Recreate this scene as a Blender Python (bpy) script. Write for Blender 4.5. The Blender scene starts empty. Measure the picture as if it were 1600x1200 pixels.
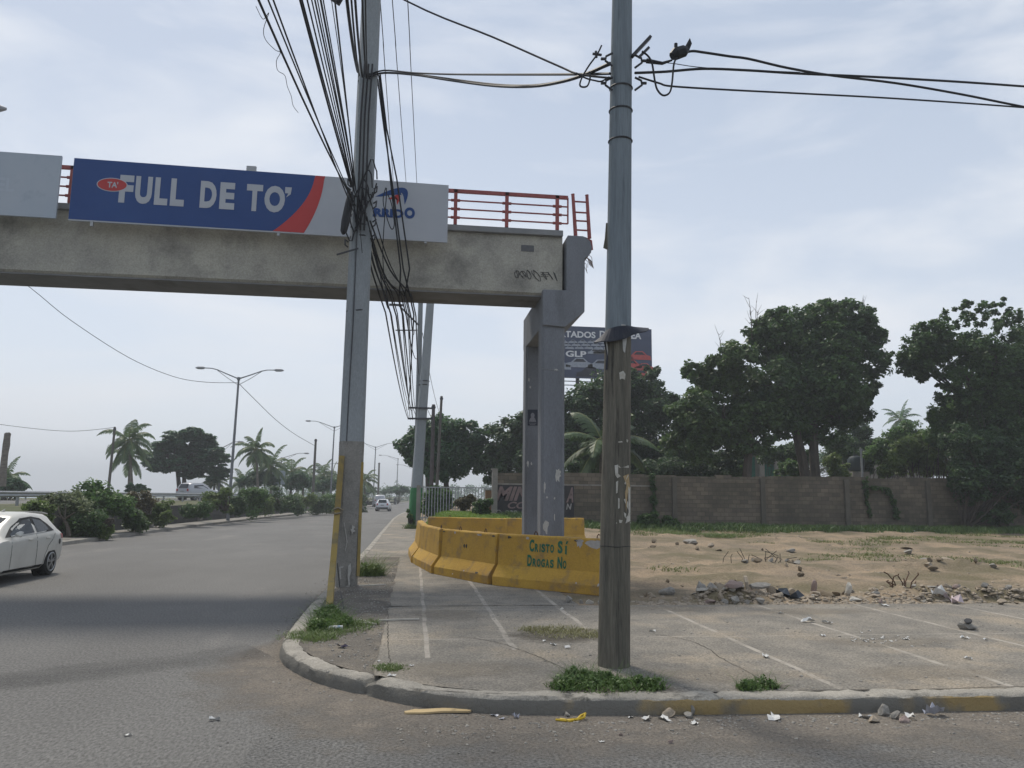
import bpy, bmesh, math, random
import numpy as np
from mathutils import Matrix, Vector, noise as mnoise
rnd = random.Random(7); nr = np.random.default_rng(11)
sc = bpy.context.scene; COL = sc.collection; R_ = math.radians

# ------------------------------------------------------------------ camera, sky, sun, exposure
YAW, PITCH, ROLL, CH = R_(-7.125), R_(8.35), .012, 2.0
CR = Matrix.Rotation(YAW, 3, 'Z') @ Matrix.Rotation(math.pi/2 + PITCH, 3, 'X') @ Matrix.Rotation(ROLL, 3, 'Z')
cd = bpy.data.cameras.new('camera'); cam = bpy.data.objects.new('camera', cd); COL.objects.link(cam)
cd.sensor_width = 36; cd.lens = 27; cd.clip_start = .1; cd.clip_end = 6000
cam.matrix_world = Matrix.Translation((0, 0, CH)) @ CR.to_4x4(); sc.camera = cam

SUN_EL, SUN_AZ = R_(57), R_(-22)
w = bpy.data.worlds.new('World'); sc.world = w; w.use_nodes = True
nt = w.node_tree; N = nt.nodes; L = nt.links; N.clear()
def wn(t, **k):
    n = N.new(t)
    for a, b in k.items(): setattr(n, a, b)
    return n
out = wn('ShaderNodeOutputWorld'); bg = wn('ShaderNodeBackground'); bg.inputs[1].default_value = .1
sky = wn('ShaderNodeTexSky', sky_type='NISHITA', sun_disc=False, sun_elevation=SUN_EL, sun_rotation=SUN_AZ)
sky.air_density = 1.0; sky.dust_density = 2.0; sky.ozone_density = 1.5
tc = wn('ShaderNodeTexCoord'); mp = wn('ShaderNodeMapping'); mp.inputs['Scale'].default_value = (1.0, 1.8, 4.2)
mp.inputs['Rotation'].default_value = (0, R_(18), R_(-20))
mp.inputs['Location'].default_value = (.9, .6, .05)
L.new(tc.outputs['Generated'], mp.inputs[0])
n1 = wn('ShaderNodeTexNoise'); n1.inputs['Scale'].default_value = 2.1; n1.inputs['Detail'].default_value = 9; n1.inputs['Roughness'].default_value = .55; n1.inputs['Distortion'].default_value = .35
L.new(mp.outputs[0], n1.inputs[0])
r1 = wn('ShaderNodeValToRGB'); r1.color_ramp.elements[0].position = .44; r1.color_ramp.elements[1].position = .66
L.new(n1.outputs[0], r1.inputs[0])
# hazy veil: nearly even bluish white, then brighter cloud on top
veil = wn('ShaderNodeMix', data_type='RGBA'); veil.inputs[0].default_value = .86
hs_ = wn('ShaderNodeSeparateXYZ'); L.new(tc.outputs['Generated'], hs_.inputs[0])
hr_ = wn('ShaderNodeMapRange'); hr_.inputs[1].default_value = .0; hr_.inputs[2].default_value = .5; L.new(hs_.outputs[2], hr_.inputs[0])
hc = wn('ShaderNodeMix', data_type='RGBA'); hc.inputs[6].default_value = (5.75, 6.2, 6.8, 1); hc.inputs[7].default_value = (3.4, 3.95, 4.85, 1); L.new(hr_.outputs[0], hc.inputs[0]); L.new(hc.outputs[2], veil.inputs[7])
L.new(sky.outputs[0], veil.inputs[6])
cl = wn('ShaderNodeMix', data_type='RGBA'); cl.inputs[7].default_value = (5.9, 6.1, 6.45, 1)
mul = wn('ShaderNodeMath', operation='MULTIPLY'); mul.inputs[1].default_value = .8
L.new(r1.outputs[0], mul.inputs[0]); L.new(mul.outputs[0], cl.inputs[0]); L.new(veil.outputs[2], cl.inputs[6])
L.new(cl.outputs[2], bg.inputs[0]); L.new(bg.outputs[0], out.inputs[0])

sd = bpy.data.lights.new('sun', 'SUN'); sun = bpy.data.objects.new('sun', sd); COL.objects.link(sun)
sd.energy = 2.1; sd.angle = R_(9); sd.color = (1, .92, .80)
sun.rotation_euler = (SUN_EL - math.pi/2, 0, -SUN_AZ)   # azimuth measured from +Y towards +X
sc.view_settings.view_transform = 'Standard'; sc.view_settings.look = 'None'
sc.view_settings.exposure = 0.6; sc.view_settings.gamma = 1

# ------------------------------------------------------------------ layout rays: pixel of the 1600x1200 photo -> a point on a plane of the place
def ray(px, py): return CR @ Vector(((px-800)/1200, (600-py)/1200, -1))
C0 = Vector((0, 0, CH))
def PZ(px, py, z=0.): r = ray(px, py); return C0 + r*((z-CH)/r.z)
def PY(px, py, Y): r = ray(px, py); return C0 + r*(Y/r.y)
def PX(px, py, X): r = ray(px, py); return C0 + r*(X/r.x)
def sstep(a, b, x):
    t = min(1, max(0, (x-a)/(b-a))); return t*t*(3-2*t)
def ground_z(X, Y):
    t = sstep(24, 38, Y)
    h = .14 + t*(.36 + .62*math.exp(-((X-2.5)/4.5)**2))*sstep(.2, 1.8, X)
    return h

# ------------------------------------------------------------------ materials
MATS = {}
def mat(name, c1, c2=None, scale=4, c3=None, s3=1.2, t3=(.55, .7), rough=.85, bump=0, bscale=30, stretch=(1, 1, 1), metal=0, fine=0, fscale=120, spec=.3):
    if name in MATS: return MATS[name]
    m = bpy.data.materials.new(name); m.use_nodes = True; t = m.node_tree; n = t.nodes; l = t.links
    b = n['Principled BSDF']; b.inputs['Roughness'].default_value = rough; b.inputs['Metallic'].default_value = metal
    b.inputs['Specular IOR Level'].default_value = spec
    b.inputs['Base Color'].default_value = (*c1, 1)
    tc = n.new('ShaderNodeTexCoord'); mp = n.new('ShaderNodeMapping'); mp.inputs['Scale'].default_value = stretch
    l.new(tc.outputs['Object'], mp.inputs[0]); co = mp.outputs[0]
    cur = None
    def noise(s, d=6, r=.6):
        x = n.new('ShaderNodeTexNoise'); x.inputs['Scale'].default_value = s; x.inputs['Detail'].default_value = d; x.inputs['Roughness'].default_value = r
        l.new(co, x.inputs[0]); return x.outputs[0]
    def ramp(src, a, bb):
        x = n.new('ShaderNodeMapRange'); x.inputs[1].default_value = a; x.inputs[2].default_value = bb; l.new(src, x.inputs[0]); return x.outputs[0]
    def mix(f, a, bcol, mode='MIX'):
        x = n.new('ShaderNodeMix'); x.data_type = 'RGBA'; x.blend_type = mode
        if isinstance(f, float): x.inputs[0].default_value = f
        else: l.new(f, x.inputs[0])
        if isinstance(a, tuple): x.inputs[6].default_value = (*a, 1)
        else: l.new(a, x.inputs[6])
        if isinstance(bcol, tuple): x.inputs[7].default_value = (*bcol, 1)
        else: l.new(bcol, x.inputs[7])
        return x.outputs[2]
    cur = c1
    if c2: cur = mix(ramp(noise(scale), .35, .65), c1, c2)
    if c3: cur = mix(ramp(noise(s3, 8, .65), *t3), cur, c3)
    if fine:
        f = noise(fscale, 3, .7); g = ramp(f, .3, .7)
        k = n.new('ShaderNodeMapRange'); k.inputs[3].default_value = 1-fine; k.inputs[4].default_value = 1+fine; l.new(g, k.inputs[0])
        kk = n.new('ShaderNodeCombineColor')
        for i in range(3): l.new(k.outputs[0], kk.inputs[i])
        cur = mix(1.0, cur, kk.outputs[0], 'MULTIPLY')
    if not isinstance(cur, tuple): l.new(cur, b.inputs['Base Color'])
    if bump:
        bp = n.new('ShaderNodeBump'); bp.inputs['Strength'].default_value = bump; bp.inputs['Distance'].default_value = .02
        l.new(noise(bscale, 5, .65), bp.inputs['Height']); l.new(bp.outputs[0], b.inputs['Normal'])
    MATS[name] = m
    return m
def leafmat(name, ca, cb, trans=.42):
    if name in MATS: return MATS[name]
    ca = (ca[0]*1.45, ca[1]*1.6, ca[2]*1.45); cb = (cb[0]*1.6, cb[1]*1.75, cb[2]*1.5)
    m = bpy.data.materials.new(name); m.use_nodes = True; t = m.node_tree; n = t.nodes; l = t.links
    b = n['Principled BSDF']; b.inputs['Roughness'].default_value = .5; b.inputs['Specular IOR Level'].default_value = .35
    g = n.new('ShaderNodeNewGeometry'); tcn = n.new('ShaderNodeTexCoord'); no = n.new('ShaderNodeTexNoise'); no.inputs['Scale'].default_value = .7; no.inputs['Detail'].default_value = 3
    l.new(tcn.outputs['Object'], no.inputs[0])
    ad = n.new('ShaderNodeMath'); ad.operation = 'MULTIPLY_ADD'; ad.inputs[1].default_value = .55; l.new(g.outputs['Random Per Island'], ad.inputs[0])
    mr = n.new('ShaderNodeMapRange'); mr.inputs[1].default_value = .3; mr.inputs[2].default_value = .7; mr.inputs[4].default_value = .45; l.new(no.outputs[0], mr.inputs[0]); l.new(mr.outputs[0], ad.inputs[2])
    mx = n.new('ShaderNodeMix'); mx.data_type = 'RGBA'; mx.inputs[6].default_value = (*ca, 1); mx.inputs[7].default_value = (*cb, 1); l.new(ad.outputs[0], mx.inputs[0])
    l.new(mx.outputs[2], b.inputs['Base Color'])
    tr = n.new('ShaderNodeBsdfTranslucent'); l.new(mx.outputs[2], tr.inputs[0])
    ms = n.new('ShaderNodeMixShader'); ms.inputs[0].default_value = trans
    o = n['Material Output']; l.new(b.outputs[0], ms.inputs[1]); l.new(tr.outputs[0], ms.inputs[2]); l.new(ms.outputs[0], o.inputs[0])
    MATS[name] = m; return m

# ------------------------------------------------------------------ mesh builder
class MB:
    def __init__(s): s.v = []; s.f = []; s.arr = []
    def add(s, vs, fs):
        o = len(s.v); s.v += [tuple(p) for p in vs]; s.f += [tuple(i+o for i in q) for q in fs]; return s
    def box(s, c, d, rz=0, M=None):
        x, y, z = d[0]/2, d[1]/2, d[2]/2
        m = M or Matrix.Rotation(rz, 3, 'Z')
        vs = [Vector(c) + m @ Vector((a*x, b*y, e*z)) for e in (-1, 1) for a, b in ((-1, -1), (1, -1), (1, 1), (-1, 1))]
        return s.add(vs, [(3, 2, 1, 0), (4, 5, 6, 7), (0, 1, 5, 4), (1, 2, 6, 5), (2, 3, 7, 6), (3, 0, 4, 7)])
    def bar(s, a, b, wd, h=None, up=(0, 0, 1)):
        a = Vector(a); b = Vector(b); t = (b-a); ln = t.length; t.normalize(); u = Vector(up)
        if abs(t.dot(u)) > .99: u = Vector((0, 1, 0))
        sd = t.cross(u).normalized(); u = sd.cross(t)
        return s.box((a+b)/2, (ln, wd, h or wd), M=Matrix((t, sd, u)).transposed())
    def tube(s, pts, rad, n=8, cap=True):
        pts = [Vector(p) for p in pts]; k = len(pts)
        if not isinstance(rad, (list, tuple)): rad = [rad]*k
        o = len(s.v); pu = None
        for i, p in enumerate(pts):
            t = (pts[min(i+1, k-1)] - pts[max(i-1, 0)]).normalized()
            if pu is None:
                pu = Vector((0, 0, 1)) if abs(t.z) < .9 else Vector((1, 0, 0))
            a = t.cross(pu).normalized(); pu = a.cross(t).normalized()
            for j in range(n):
                th = 2*math.pi*j/n; s.v.append(tuple(p + (a*math.cos(th) + pu*math.sin(th))*rad[i]))
        for i in range(k-1):
            for j in range(n):
                a, b = o+i*n+j, o+i*n+(j+1) % n; s.f.append((a, b, b+n, a+n))
        if cap: s.f.append(tuple(o+j for j in reversed(range(n)))); s.f.append(tuple(o+(k-1)*n+j for j in range(n)))
        return s
    def prism(s, poly, fn, a, b):
        k = len(poly); vs = [fn(x, y, a) for x, y in poly] + [fn(x, y, b) for x, y in poly]
        fs = [tuple(range(k)), tuple(reversed(range(k, 2*k)))] + [(i, i+k, (i+1) % k+k, (i+1) % k) for i in range(k)]
        return s.add(vs, fs)
    def lathe(s, prof, c=(0, 0, 0), n=14):
        o = len(s.v); c = Vector(c)
        for r, z in prof:
            for j in range(n):
                th = 2*math.pi*j/n; s.v.append((c.x+r*math.cos(th), c.y+r*math.sin(th), c.z+z))
        for i in range(len(prof)-1):
            for j in range(n):
                a, b = o+i*n+j, o+i*n+(j+1) % n; s.f.append((a, b, b+n, a+n))
        s.f.append(tuple(o+j for j in reversed(range(n)))); s.f.append(tuple(o+(len(prof)-1)*n+j for j in range(n)))
        return s
    def rock(s, c, d, seed=0, sub=2, rough=.28, rz=0):
        bm = bmesh.new(); bmesh.ops.create_icosphere(bm, subdivisions=sub, radius=.5)
        q = Matrix.Rotation(rz, 3, 'Z'); g = random.Random(seed)
        planes = [(Vector((g.uniform(-1, 1), g.uniform(-1, 1), g.uniform(-1, 1))).normalized(), g.uniform(.16, .36)) for _ in range(10)]
        vs = []
        for v in bm.verts:
            p = v.co.copy()
            for nn, dd in planes:
                e = p.dot(nn) - dd
                if e > 0: p -= nn*e
            p += Vector((mnoise.noise(p*4 + Vector((seed, 0, 0))), mnoise.noise(p*4 + Vector((0, seed, 0))), 0))*rough*.08
            vs.append(Vector(c) + q @ Vector((p.x*d[0], p.y*d[1], p.z*d[2])))
        fs = [tuple(v.index for v in f.verts) for f in bm.faces]; bm.free()
        return s.add(vs, fs)
    def arrays(s, V, Q): s.arr.append((V, Q)); return s       # numpy quads
    def build(s, name, m, parent=None, loc=None, smooth=False, bevel=0, origin=None):
        me = bpy.data.meshes.new(name)
        if s.arr:
            V = np.concatenate([a for a, _ in s.arr]); off = 0; qs = []
            for a, q in s.arr: qs.append(q+off); off += len(a)
            Q = np.concatenate(qs)
            if origin is not None: V = V - np.array(origin)
            me.vertices.add(len(V)); me.vertices.foreach_set('co', V.astype(np.float32).ravel())
            me.loops.add(Q.size); me.loops.foreach_set('vertex_index', Q.astype(np.int32).ravel())
            me.polygons.add(len(Q)); me.polygons.foreach_set('loop_start', (np.arange(len(Q))*Q.shape[1]).astype(np.int32))
            me.update(calc_edges=True)
        else:
            vs = s.v
            if origin is not None: vs = [tuple(Vector(v)-Vector(origin)) for v in vs]
            me.from_pydata(vs, [], s.f)
            bm = bmesh.new(); bm.from_mesh(me); bmesh.ops.recalc_face_normals(bm, faces=bm.faces); bm.to_mesh(me); bm.free()
        me.materials.append(m)
        if smooth:
            me.shade_smooth(); me.set_sharp_from_angle(angle=R_(40))
        o = bpy.data.objects.new(name, me); COL.objects.link(o)
        if parent: o.parent = parent
        if loc is not None: o.location = loc
        elif origin is not None and not parent: o.location = origin
        if bevel:
            bv = o.modifiers.new('bevel', 'BEVEL'); bv.width = bevel; bv.segments = 2; bv.limit_method = 'ANGLE'; bv.angle_limit = R_(35)
        return o
def tag(o, label, cat, group=None, kind=None):
    if label: o['label'] = label
    if cat: o['category'] = cat
    if group: o['group'] = group
    if kind: o['kind'] = kind
    return o
def thing(name, label, cat, loc=(0, 0, 0), rz=0, group=None):
    o = bpy.data.objects.new(name, None); COL.objects.link(o); o.location = loc; o.rotation_euler = (0, 0, rz); o.empty_display_size = .2
    return tag(o, label, cat, group)
def structure(o): o['kind'] = 'structure'; return o
def dup(o, loc, rz=0, label=None, scale=None, parent=None):
    c = o.copy(); COL.objects.link(c)
    if parent: c.parent = parent
    else:
        c.location = loc; c.rotation_euler = (0, 0, rz)
        if scale: c.scale = (scale,)*3 if not isinstance(scale, tuple) else scale
        if label: c['label'] = label
    for ch in o.children: dup(ch, None, parent=c)
    return c
def text_polys(body, size=1, offset=0, shear=0):
    cu = bpy.data.curves.new('t', 'FONT'); cu.body = body; cu.size = size; cu.offset = offset; cu.shear = shear; cu.resolution_u = 4; cu.fill_mode = 'BOTH'
    o = bpy.data.objects.new('t', cu); COL.objects.link(o); bpy.context.view_layer.update()
    dg = bpy.context.evaluated_depsgraph_get(); me = bpy.data.meshes.new_from_object(o.evaluated_get(dg))
    vs = [(v.co.x, v.co.y) for v in me.vertices]; fs = [tuple(p.vertices) for p in me.polygons]
    bpy.data.objects.remove(o); bpy.data.meshes.remove(me); bpy.data.curves.remove(cu)
    return vs, fs
def text(mb, body, x0, x1, z0, z1, fn, off=.03, shear=0):
    """lettering fitted in the rectangle x0..x1, z0..z1 of a surface; fn maps (x,z) to 3-D"""
    vs, fs = text_polys(body, 1, off, shear)
    xs = [v[0] for v in vs]; ys = [v[1] for v in vs]; a, b, c, d = min(xs), max(xs), min(ys), max(ys)
    mb.add([fn(x0+(x-a)/(b-a)*(x1-x0), z0+(y-c)/(d-c)*(z1-z0)) for x, y in vs], fs); return mb

# ------------------------------------------------------------------ plants
def leaves(blobs, n, size, seed=1, sub=14, subr=.34, flat=0., thin=.5, shell=.5, droop=0., zs=.85):
    """leaf quads gathered in small clumps on a set of round crowns [(x,y,z,r),...]"""
    g = np.random.default_rng(seed); B = np.array(blobs, float)
    wts = B[:, 3]**2; wts /= wts.sum()
    K = len(B)*sub; bi = g.choice(len(B), K, p=wts)
    d = g.normal(size=(K, 3)); d /= np.linalg.norm(d, axis=1)[:, None]
    rr = B[bi, 3]*(shell+(1-shell)*g.random(K)**.6)*.92
    cc = B[bi, :3] + d*rr[:, None]*np.array([1, 1, zs])
    cr = B[bi, 3]*subr*(.6+.8*g.random(K))
    li = g.integers(0, K, n); e = g.normal(size=(n, 3)); e /= np.linalg.norm(e, axis=1)[:, None]
    p = cc[li] + e*(cr[li]*(g.random(n)**.45))[:, None]*np.array([1, 1, .75-.45*flat])
    nn = g.normal(size=(n, 3)); nn[:, 2] = np.abs(nn[:, 2])+.5+1.5*flat; nn += e*.7; nn /= np.linalg.norm(nn, axis=1)[:, None]
    t = np.cross(nn, g.normal(size=(n, 3))); t /= np.linalg.norm(t, axis=1)[:, None]; b = np.cross(nn, t)
    s = size*(.6+.8*g.random(n))[:, None]
    dz = np.zeros((n, 3)); dz[:, 2] = -droop*s[:, 0]
    V = np.stack([p-t*s*.5, p+b*s*thin*.5, p+t*s*.5+dz, p-b*s*thin*.5], 1).reshape(-1, 3)
    return V, np.arange(n*4).reshape(-1, 4)
BARK = lambda: mat('bark', (.09, .075, .06), (.05, .043, .035), 6, rough=.95, bump=.6, bscale=14, stretch=(1, 1, .3))
G_DARK = lambda: leafmat('leaf_dark', (.022, .042, .018), (.06, .098, .032))
G_MID = lambda: leafmat('leaf_mid', (.03, .06, .02), (.085, .14, .04))
G_FAR = lambda: leafmat('leaf_far', (.03, .06, .035), (.06, .11, .055))
G_OLIVE = lambda: leafmat('leaf_olive', (.05, .075, .025), (.12, .15, .05))
G_DRY = lambda: leafmat('leaf_dry', (.10, .085, .045), (.16, .14, .07))
def limb(mb, a, b, r0, r1, g, bend=.12, n=6):
    a = Vector(a); b = Vector(b); L_ = (b-a).length; o1 = Vector((g.uniform(-1, 1), g.uniform(-1, 1), g.uniform(-.3, .6)))*L_*bend
    pts = []
    for i in range(n):
        t = i/(n-1); pts.append(a.lerp(b, t) + o1*math.sin(math.pi*t))
    mb.tube(pts, [r0+(r1-r0)*i/(n-1) for i in range(n)], 7)
def tree(name, label, base, trunks, blobs, n, size, lm, group=None, seed=1, cat='tree', tr=.3, flat=0., sub=14, twigs=None, subr=.34, shell=.5, parts=True):
    """blobs in world space; trunks: list of (foot, fork) pairs"""
    t = thing(name, label, cat, base, group=group); g = random.Random(seed)
    mb = MB()
    for ft, fk in trunks:
        limb(mb, ft, fk, tr, tr*.62, g, .06, 8)
        near = sorted(blobs, key=lambda q: (Vector(q[:3])-Vector(fk)).length)
        for q in near[:max(5, int(len(blobs)*.4))]:
            limb(mb, fk, Vector(q[:3]) + Vector((0, 0, .15*q[3])), tr*.38, .03, g, .1)
            for k in range(3):
                e = Vector(q[:3]) + Vector((g.uniform(-1, 1), g.uniform(-1, 1), g.uniform(-.5, 1)))*q[3]*.85
                limb(mb, Vector(q[:3]), e, .05, .012, g, .1, 4)
    mb.build('trunk', BARK(), t, origin=base, smooth=True)
    if twigs:
        for a, b in twigs:
            tw = MB(); limb(tw, a, b, .035, .01, g, .05, 5)
            for k in range(7):
                p = Vector(a).lerp(Vector(b), g.uniform(.3, 1)); limb(tw, p, p+Vector((g.uniform(-.5, .5), g.uniform(-.3, .3), g.uniform(.2, .7))), .014, .005, g, .1, 3)
            tw.build('bare_twigs', BARK(), t, origin=base)
    c = MB(); c.arrays(*leaves(blobs, int(n*1.7), size*1.15, seed, sub, subr*1.1, flat, shell=shell, thin=.62)); c.build('crown', lm, t, origin=base)
    return t
def shrub(name, label, base, blobs, n, size, lm, group=None, seed=1, cat='shrub'):
    t = thing(name, label, cat, base, group=group); g = random.Random(seed); mb = MB()
    for q in blobs:
        for k in range(3): limb(mb, (base[0]+g.uniform(-.1, .1), base[1]+g.uniform(-.1, .1), base[2]-.05), Vector(q[:3])+Vector((g.uniform(-.5, .5), g.uniform(-.5, .5), g.uniform(0, .7)))*q[3], .03, .008, g, .15, 5)
    mb.build('stem', BARK(), t, origin=base)
    c = MB(); c.arrays(*leaves(blobs, int(n*1.6), size*1.15, seed, 18, .4, shell=.3, thin=.62)); c.build('foliage', lm, t, origin=base)
    return t
def palm(name, label, base, top, fr, nf, seed, lm, group=None, tr=.17, droop=.9, thick=.05, nl=34, wind=(0, 0), cat='palm tree', extra=None):
    t = thing(name, label, cat, base, group=group); g = random.Random(seed); base = Vector(base); top = Vector(top)
    mb = MB(); pts = []; n = 10
    for i in range(n):
        k = i/(n-1); p = base.lerp(top, k); p += Vector((top.x-base.x, top.y-base.y, 0))*(.35*(k*k-k)); pts.append(p)
    mb.tube(pts, [tr*(1.35-.5*min(1, i/3)) if i < 4 else tr*(.85-.2*i/n) for i in range(n)], 9)
    mb.build('trunk', mat('palm_trunk', (.2, .18, .15), (.12, .105, .09), 3, rough=.95, stretch=(1, 1, 4)), t, origin=base, smooth=True)
    cr = MB(); ra = MB(); V = []
    for i in range(nf):
        az = 2*math.pi*(i*.382+g.uniform(-.04, .04)); el = R_(78 - 115*(i/nf)**.8 + g.uniform(-8, 8)); ln = fr*g.uniform(.85, 1.1)
        d = Vector((math.cos(az)*math.cos(el)+wind[0], math.sin(az)*math.cos(el)+wind[1], math.sin(el))).normalized()
        seg = 9; p = top.copy(); rp = [p.copy()]; v = d.copy()
        for k in range(seg):
            v = (v + Vector((wind[0]*.05, wind[1]*.05, -droop*(.06+.035*k)))).normalized(); p = p + v*ln/seg; rp.append(p.copy())
        ra.tube(rp, [thick*(1-.85*k/seg) for k in range(seg+1)], 4)
        for k in range(nl):
            u = .14 + .86*k/(nl-1); f = u*seg; a = min(int(f), seg-1); q = rp[a].lerp(rp[a+1], f-a); tn = (rp[a+1]-rp[a]).normalized()
            sd = tn.cross(Vector((0, 0, 1)));
            if sd.length < .05: sd = Vector((1, 0, 0))
            sd.normalize(); ll = fr*.27*math.sin(math.pi*min(.97, .18+u*.78))*g.uniform(.85, 1.1); wd = fr*.020
            for sg in (-1, 1):
                dd = (sd*sg*.8 + tn*.55 + Vector((wind[0]*.3, wind[1]*.3, -.35*droop*g.uniform(.6, 1.4)))).normalized()
                e = q + dd*ll*.55; e2 = e + (dd+Vector((0, 0, -.7*droop))).normalized()*ll*.45; wv = tn*wd
                V += [q-wv*.6, q+wv*.6, e+wv, e-wv, e-wv, e+wv, e2+wv*.15, e2-wv*.15]
    A = np.array([tuple(x) for x in V]); cr.arrays(A, np.arange(len(A)).reshape(-1, 4))
    c = cr.build('crown', lm, t, origin=base); ra.build('frond_rib', mat('frond_rib', (.16, .17, .06), rough=.6), c, origin=base)
    return t
def blades(spots, n, h, wd, seed, lean=.5):
    """grass blades: spots [(x,y,z,r)]"""
    g = np.random.default_rng(seed); S = np.array(spots, float); k = g.integers(0, len(S), n)
    a = g.random(n)*2*np.pi; r = S[k, 3]*np.sqrt(g.random(n))
    p = np.stack([S[k, 0]+r*np.cos(a), S[k, 1]+r*np.sin(a), S[k, 2]], 1)
    b = g.random(n)*2*np.pi; dr = np.stack([np.cos(b), np.sin(b), np.zeros(n)], 1); hh = h*(.35+.75*g.random(n))
    out_ = g.normal(size=(n, 3))*lean; out_[:, 2] = 0; q = p.copy(); q[:, 2] += hh*.6; q += out_*hh[:, None]*.35
    e = p.copy(); e[:, 2] += hh; e += out_*hh[:, None]; sd = dr*wd
    V = np.stack([p-sd, p+sd, q+sd*.8, q-sd*.8, q-sd*.8, q+sd*.8, e+sd*.1, e-sd*.1], 1).reshape(-1, 3)
    return V, np.arange(n*8).reshape(-1, 4)
def clump(name, label, spots, n, h, wd, m, seed, leafy=0, cat='weed', lm=None, group=None):
    o = (spots[0][0], spots[0][1], spots[0][2]); mb = MB(); mb.arrays(*blades(spots, int(n*(.3 if leafy else .55)), h*.8, wd*.8, seed, .9))
    mb.arrays(*blades([(x, y, z, r*1.5) for x, y, z, r in spots], int(n*.18), h*.55, wd*.8, seed+50, 1.2))
    if leafy:
        mb.arrays(*blades([(x, y, z, r*1.25) for x, y, z, r in spots], int(n*.12), h*1.5, wd*.45, seed+70, .8))
        mb.arrays(*leaves([(x, y, z+h*.35, r*.9) if r < h else (x, y, z+h*.3, h*.7) for x, y, z, r in spots], int(leafy*1.1), max(.035, h*.2), seed, 26, .38, shell=.15, thin=.7))
        mb.arrays(*leaves([(x, y, z+.02, r*1.35) for x, y, z, r in spots], int(leafy*.25), .035, seed+9, 30, .2, shell=.3, thin=.7, zs=.15))
    return tag(mb.build(name, m, origin=o), label, cat, group)

# ================================================================== THE SETTING
def bendL(Y): return 0 if Y < 35 else (.07/70*(Y-35)**2 if Y < 70 else 1.225+.07*(Y-70))
def bendR(Y): return 0 if Y < 60 else .05*(Y-60)*min(1, (Y-60)/60)
XL, XR = -12.9, -1.62
def sheet(name, rows, m):
    """rows of points -> one quad sheet"""
    mb = MB(); k = len(rows[0]); mb.v = [tuple(p) for r in rows for p in r]
    mb.f = [(i*k+j, i*k+j+1, (i+1)*k+j+1, (i+1)*k+j) for i in range(len(rows)-1) for j in range(k-1)]
    return structure(mb.build(name, m))
m_asph = mat('asphalt', (.105, .104, .101), (.135, .132, .124), .35, (.185, .165, .135), .33, (.53, .72), rough=.88, bump=.5, bscale=55, fine=.75, fscale=34)
m_road = mat('road_asphalt', (.108, .106, .102), (.14, .138, .132), .3, (.165, .158, .147), .5, (.56, .7), rough=.85, bump=.35, bscale=60, fine=.5, fscale=40, stretch=(1, .45, 1))
m_grnd = mat('far_ground', (.11, .10, .07), (.07, .09, .04), .05, rough=1)
MB().add([(-3000, -400, -.06), (3000, -400, -.06), (3000, 2200, -.06), (-3000, 2200, -.06)], [(0, 1, 2, 3)]).build('ground', m_grnd)['kind'] = 'structure'
ys = [-60, -30, -10, 0, 4, 7, 10, 14, 20, 28, 35, 42, 50, 58, 66, 74, 85, 100, 120, 145, 175, 210, 260, 330, 420, 600]
sheet('road', [[(XL+bendL(y)+(XR+.4+bendR(y)-XL-bendL(y))*k/6, y, 0) for k in range(7)] for y in ys], m_road)
sheet('side_street', [[(XR+.4+k*4, y, 0) for k in range(20)] for y in (-40, -20, -8, -2, 2, 5, 7.5, 9)], m_asph)

# kerb line of the corner (outer top edge, traced on the ground plane z=.15)
KP = [(-1.62, 240), (-1.62, 120), (-1.62, 60), (-1.62, 40), (-1.6, 31), (-1.62, 24), (-1.66, 19), (-1.68, 16.1), (-1.68, 13.7), (-1.65, 11.8), (-1.58, 10.4), (-1.46, 9.82), (-1.3, 9.42), (-1.1, 9.06), (-.86, 8.70), (-.64, 8.46), (-.40, 8.24), (-.12, 7.98), (.14, 7.78), (.5, 7.6), (.96, 7.46), (2.1, 7.34), (3.3, 7.28), (6, 7.2), (20, 7.0), (60, 6.6)]
def catmull(P, step=.12):
    o = []
    for i in range(len(P)-1):
        p0, p1, p2, p3 = (Vector(P[max(i-1, 0)]), Vector(P[i]), Vector(P[i+1]), Vector(P[min(i+2, len(P)-1)]))
        ln = (p2-p1).length; st = step if ln < 6 else ln/30; n = max(1, int(ln/st))
        m1 = (p2-p0)*.5*ln/max(.01, ((p2-p1).length+(p1-p0).length)/2 if i else ln); m2 = (p3-p1)*.5*ln/max(.01, ((p3-p2).length+ln)/2 if i < len(P)-2 else ln)
        for k in range(n):
            t = k/n; o.append((2*t**3-3*t*t+1)*p1 + (t**3-2*t*t+t)*m1 + (-2*t**3+3*t*t)*p2 + (t**3-t*t)*m2)
    o.append(Vector(P[-1])); return o
def rb(p): return Vector((p.x+(bendR(p.y) if p.y > 60 and p.x < 0 else 0), p.y))
KL = [rb(p) for p in catmull([(a, b) for a, b in KP], .05)]
breaks = [PZ(890, 1094, .15), PZ(573, 1061, .15), PZ(1372, 1090, .15), PZ(1258, 1090, .15), PZ(1255, 1090, .15), PZ(712, 1086, .15), PZ(510, 1047, .15), PZ(1130, 1090, .15), PZ(458, 1022, .15)]
mb = MB(); prof = [(-.035, -.02), (-.028, .06), (-.012, .125), (.02, .152), (.10, .158), (.19, .156), (.20, .10)]
rows = []
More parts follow.
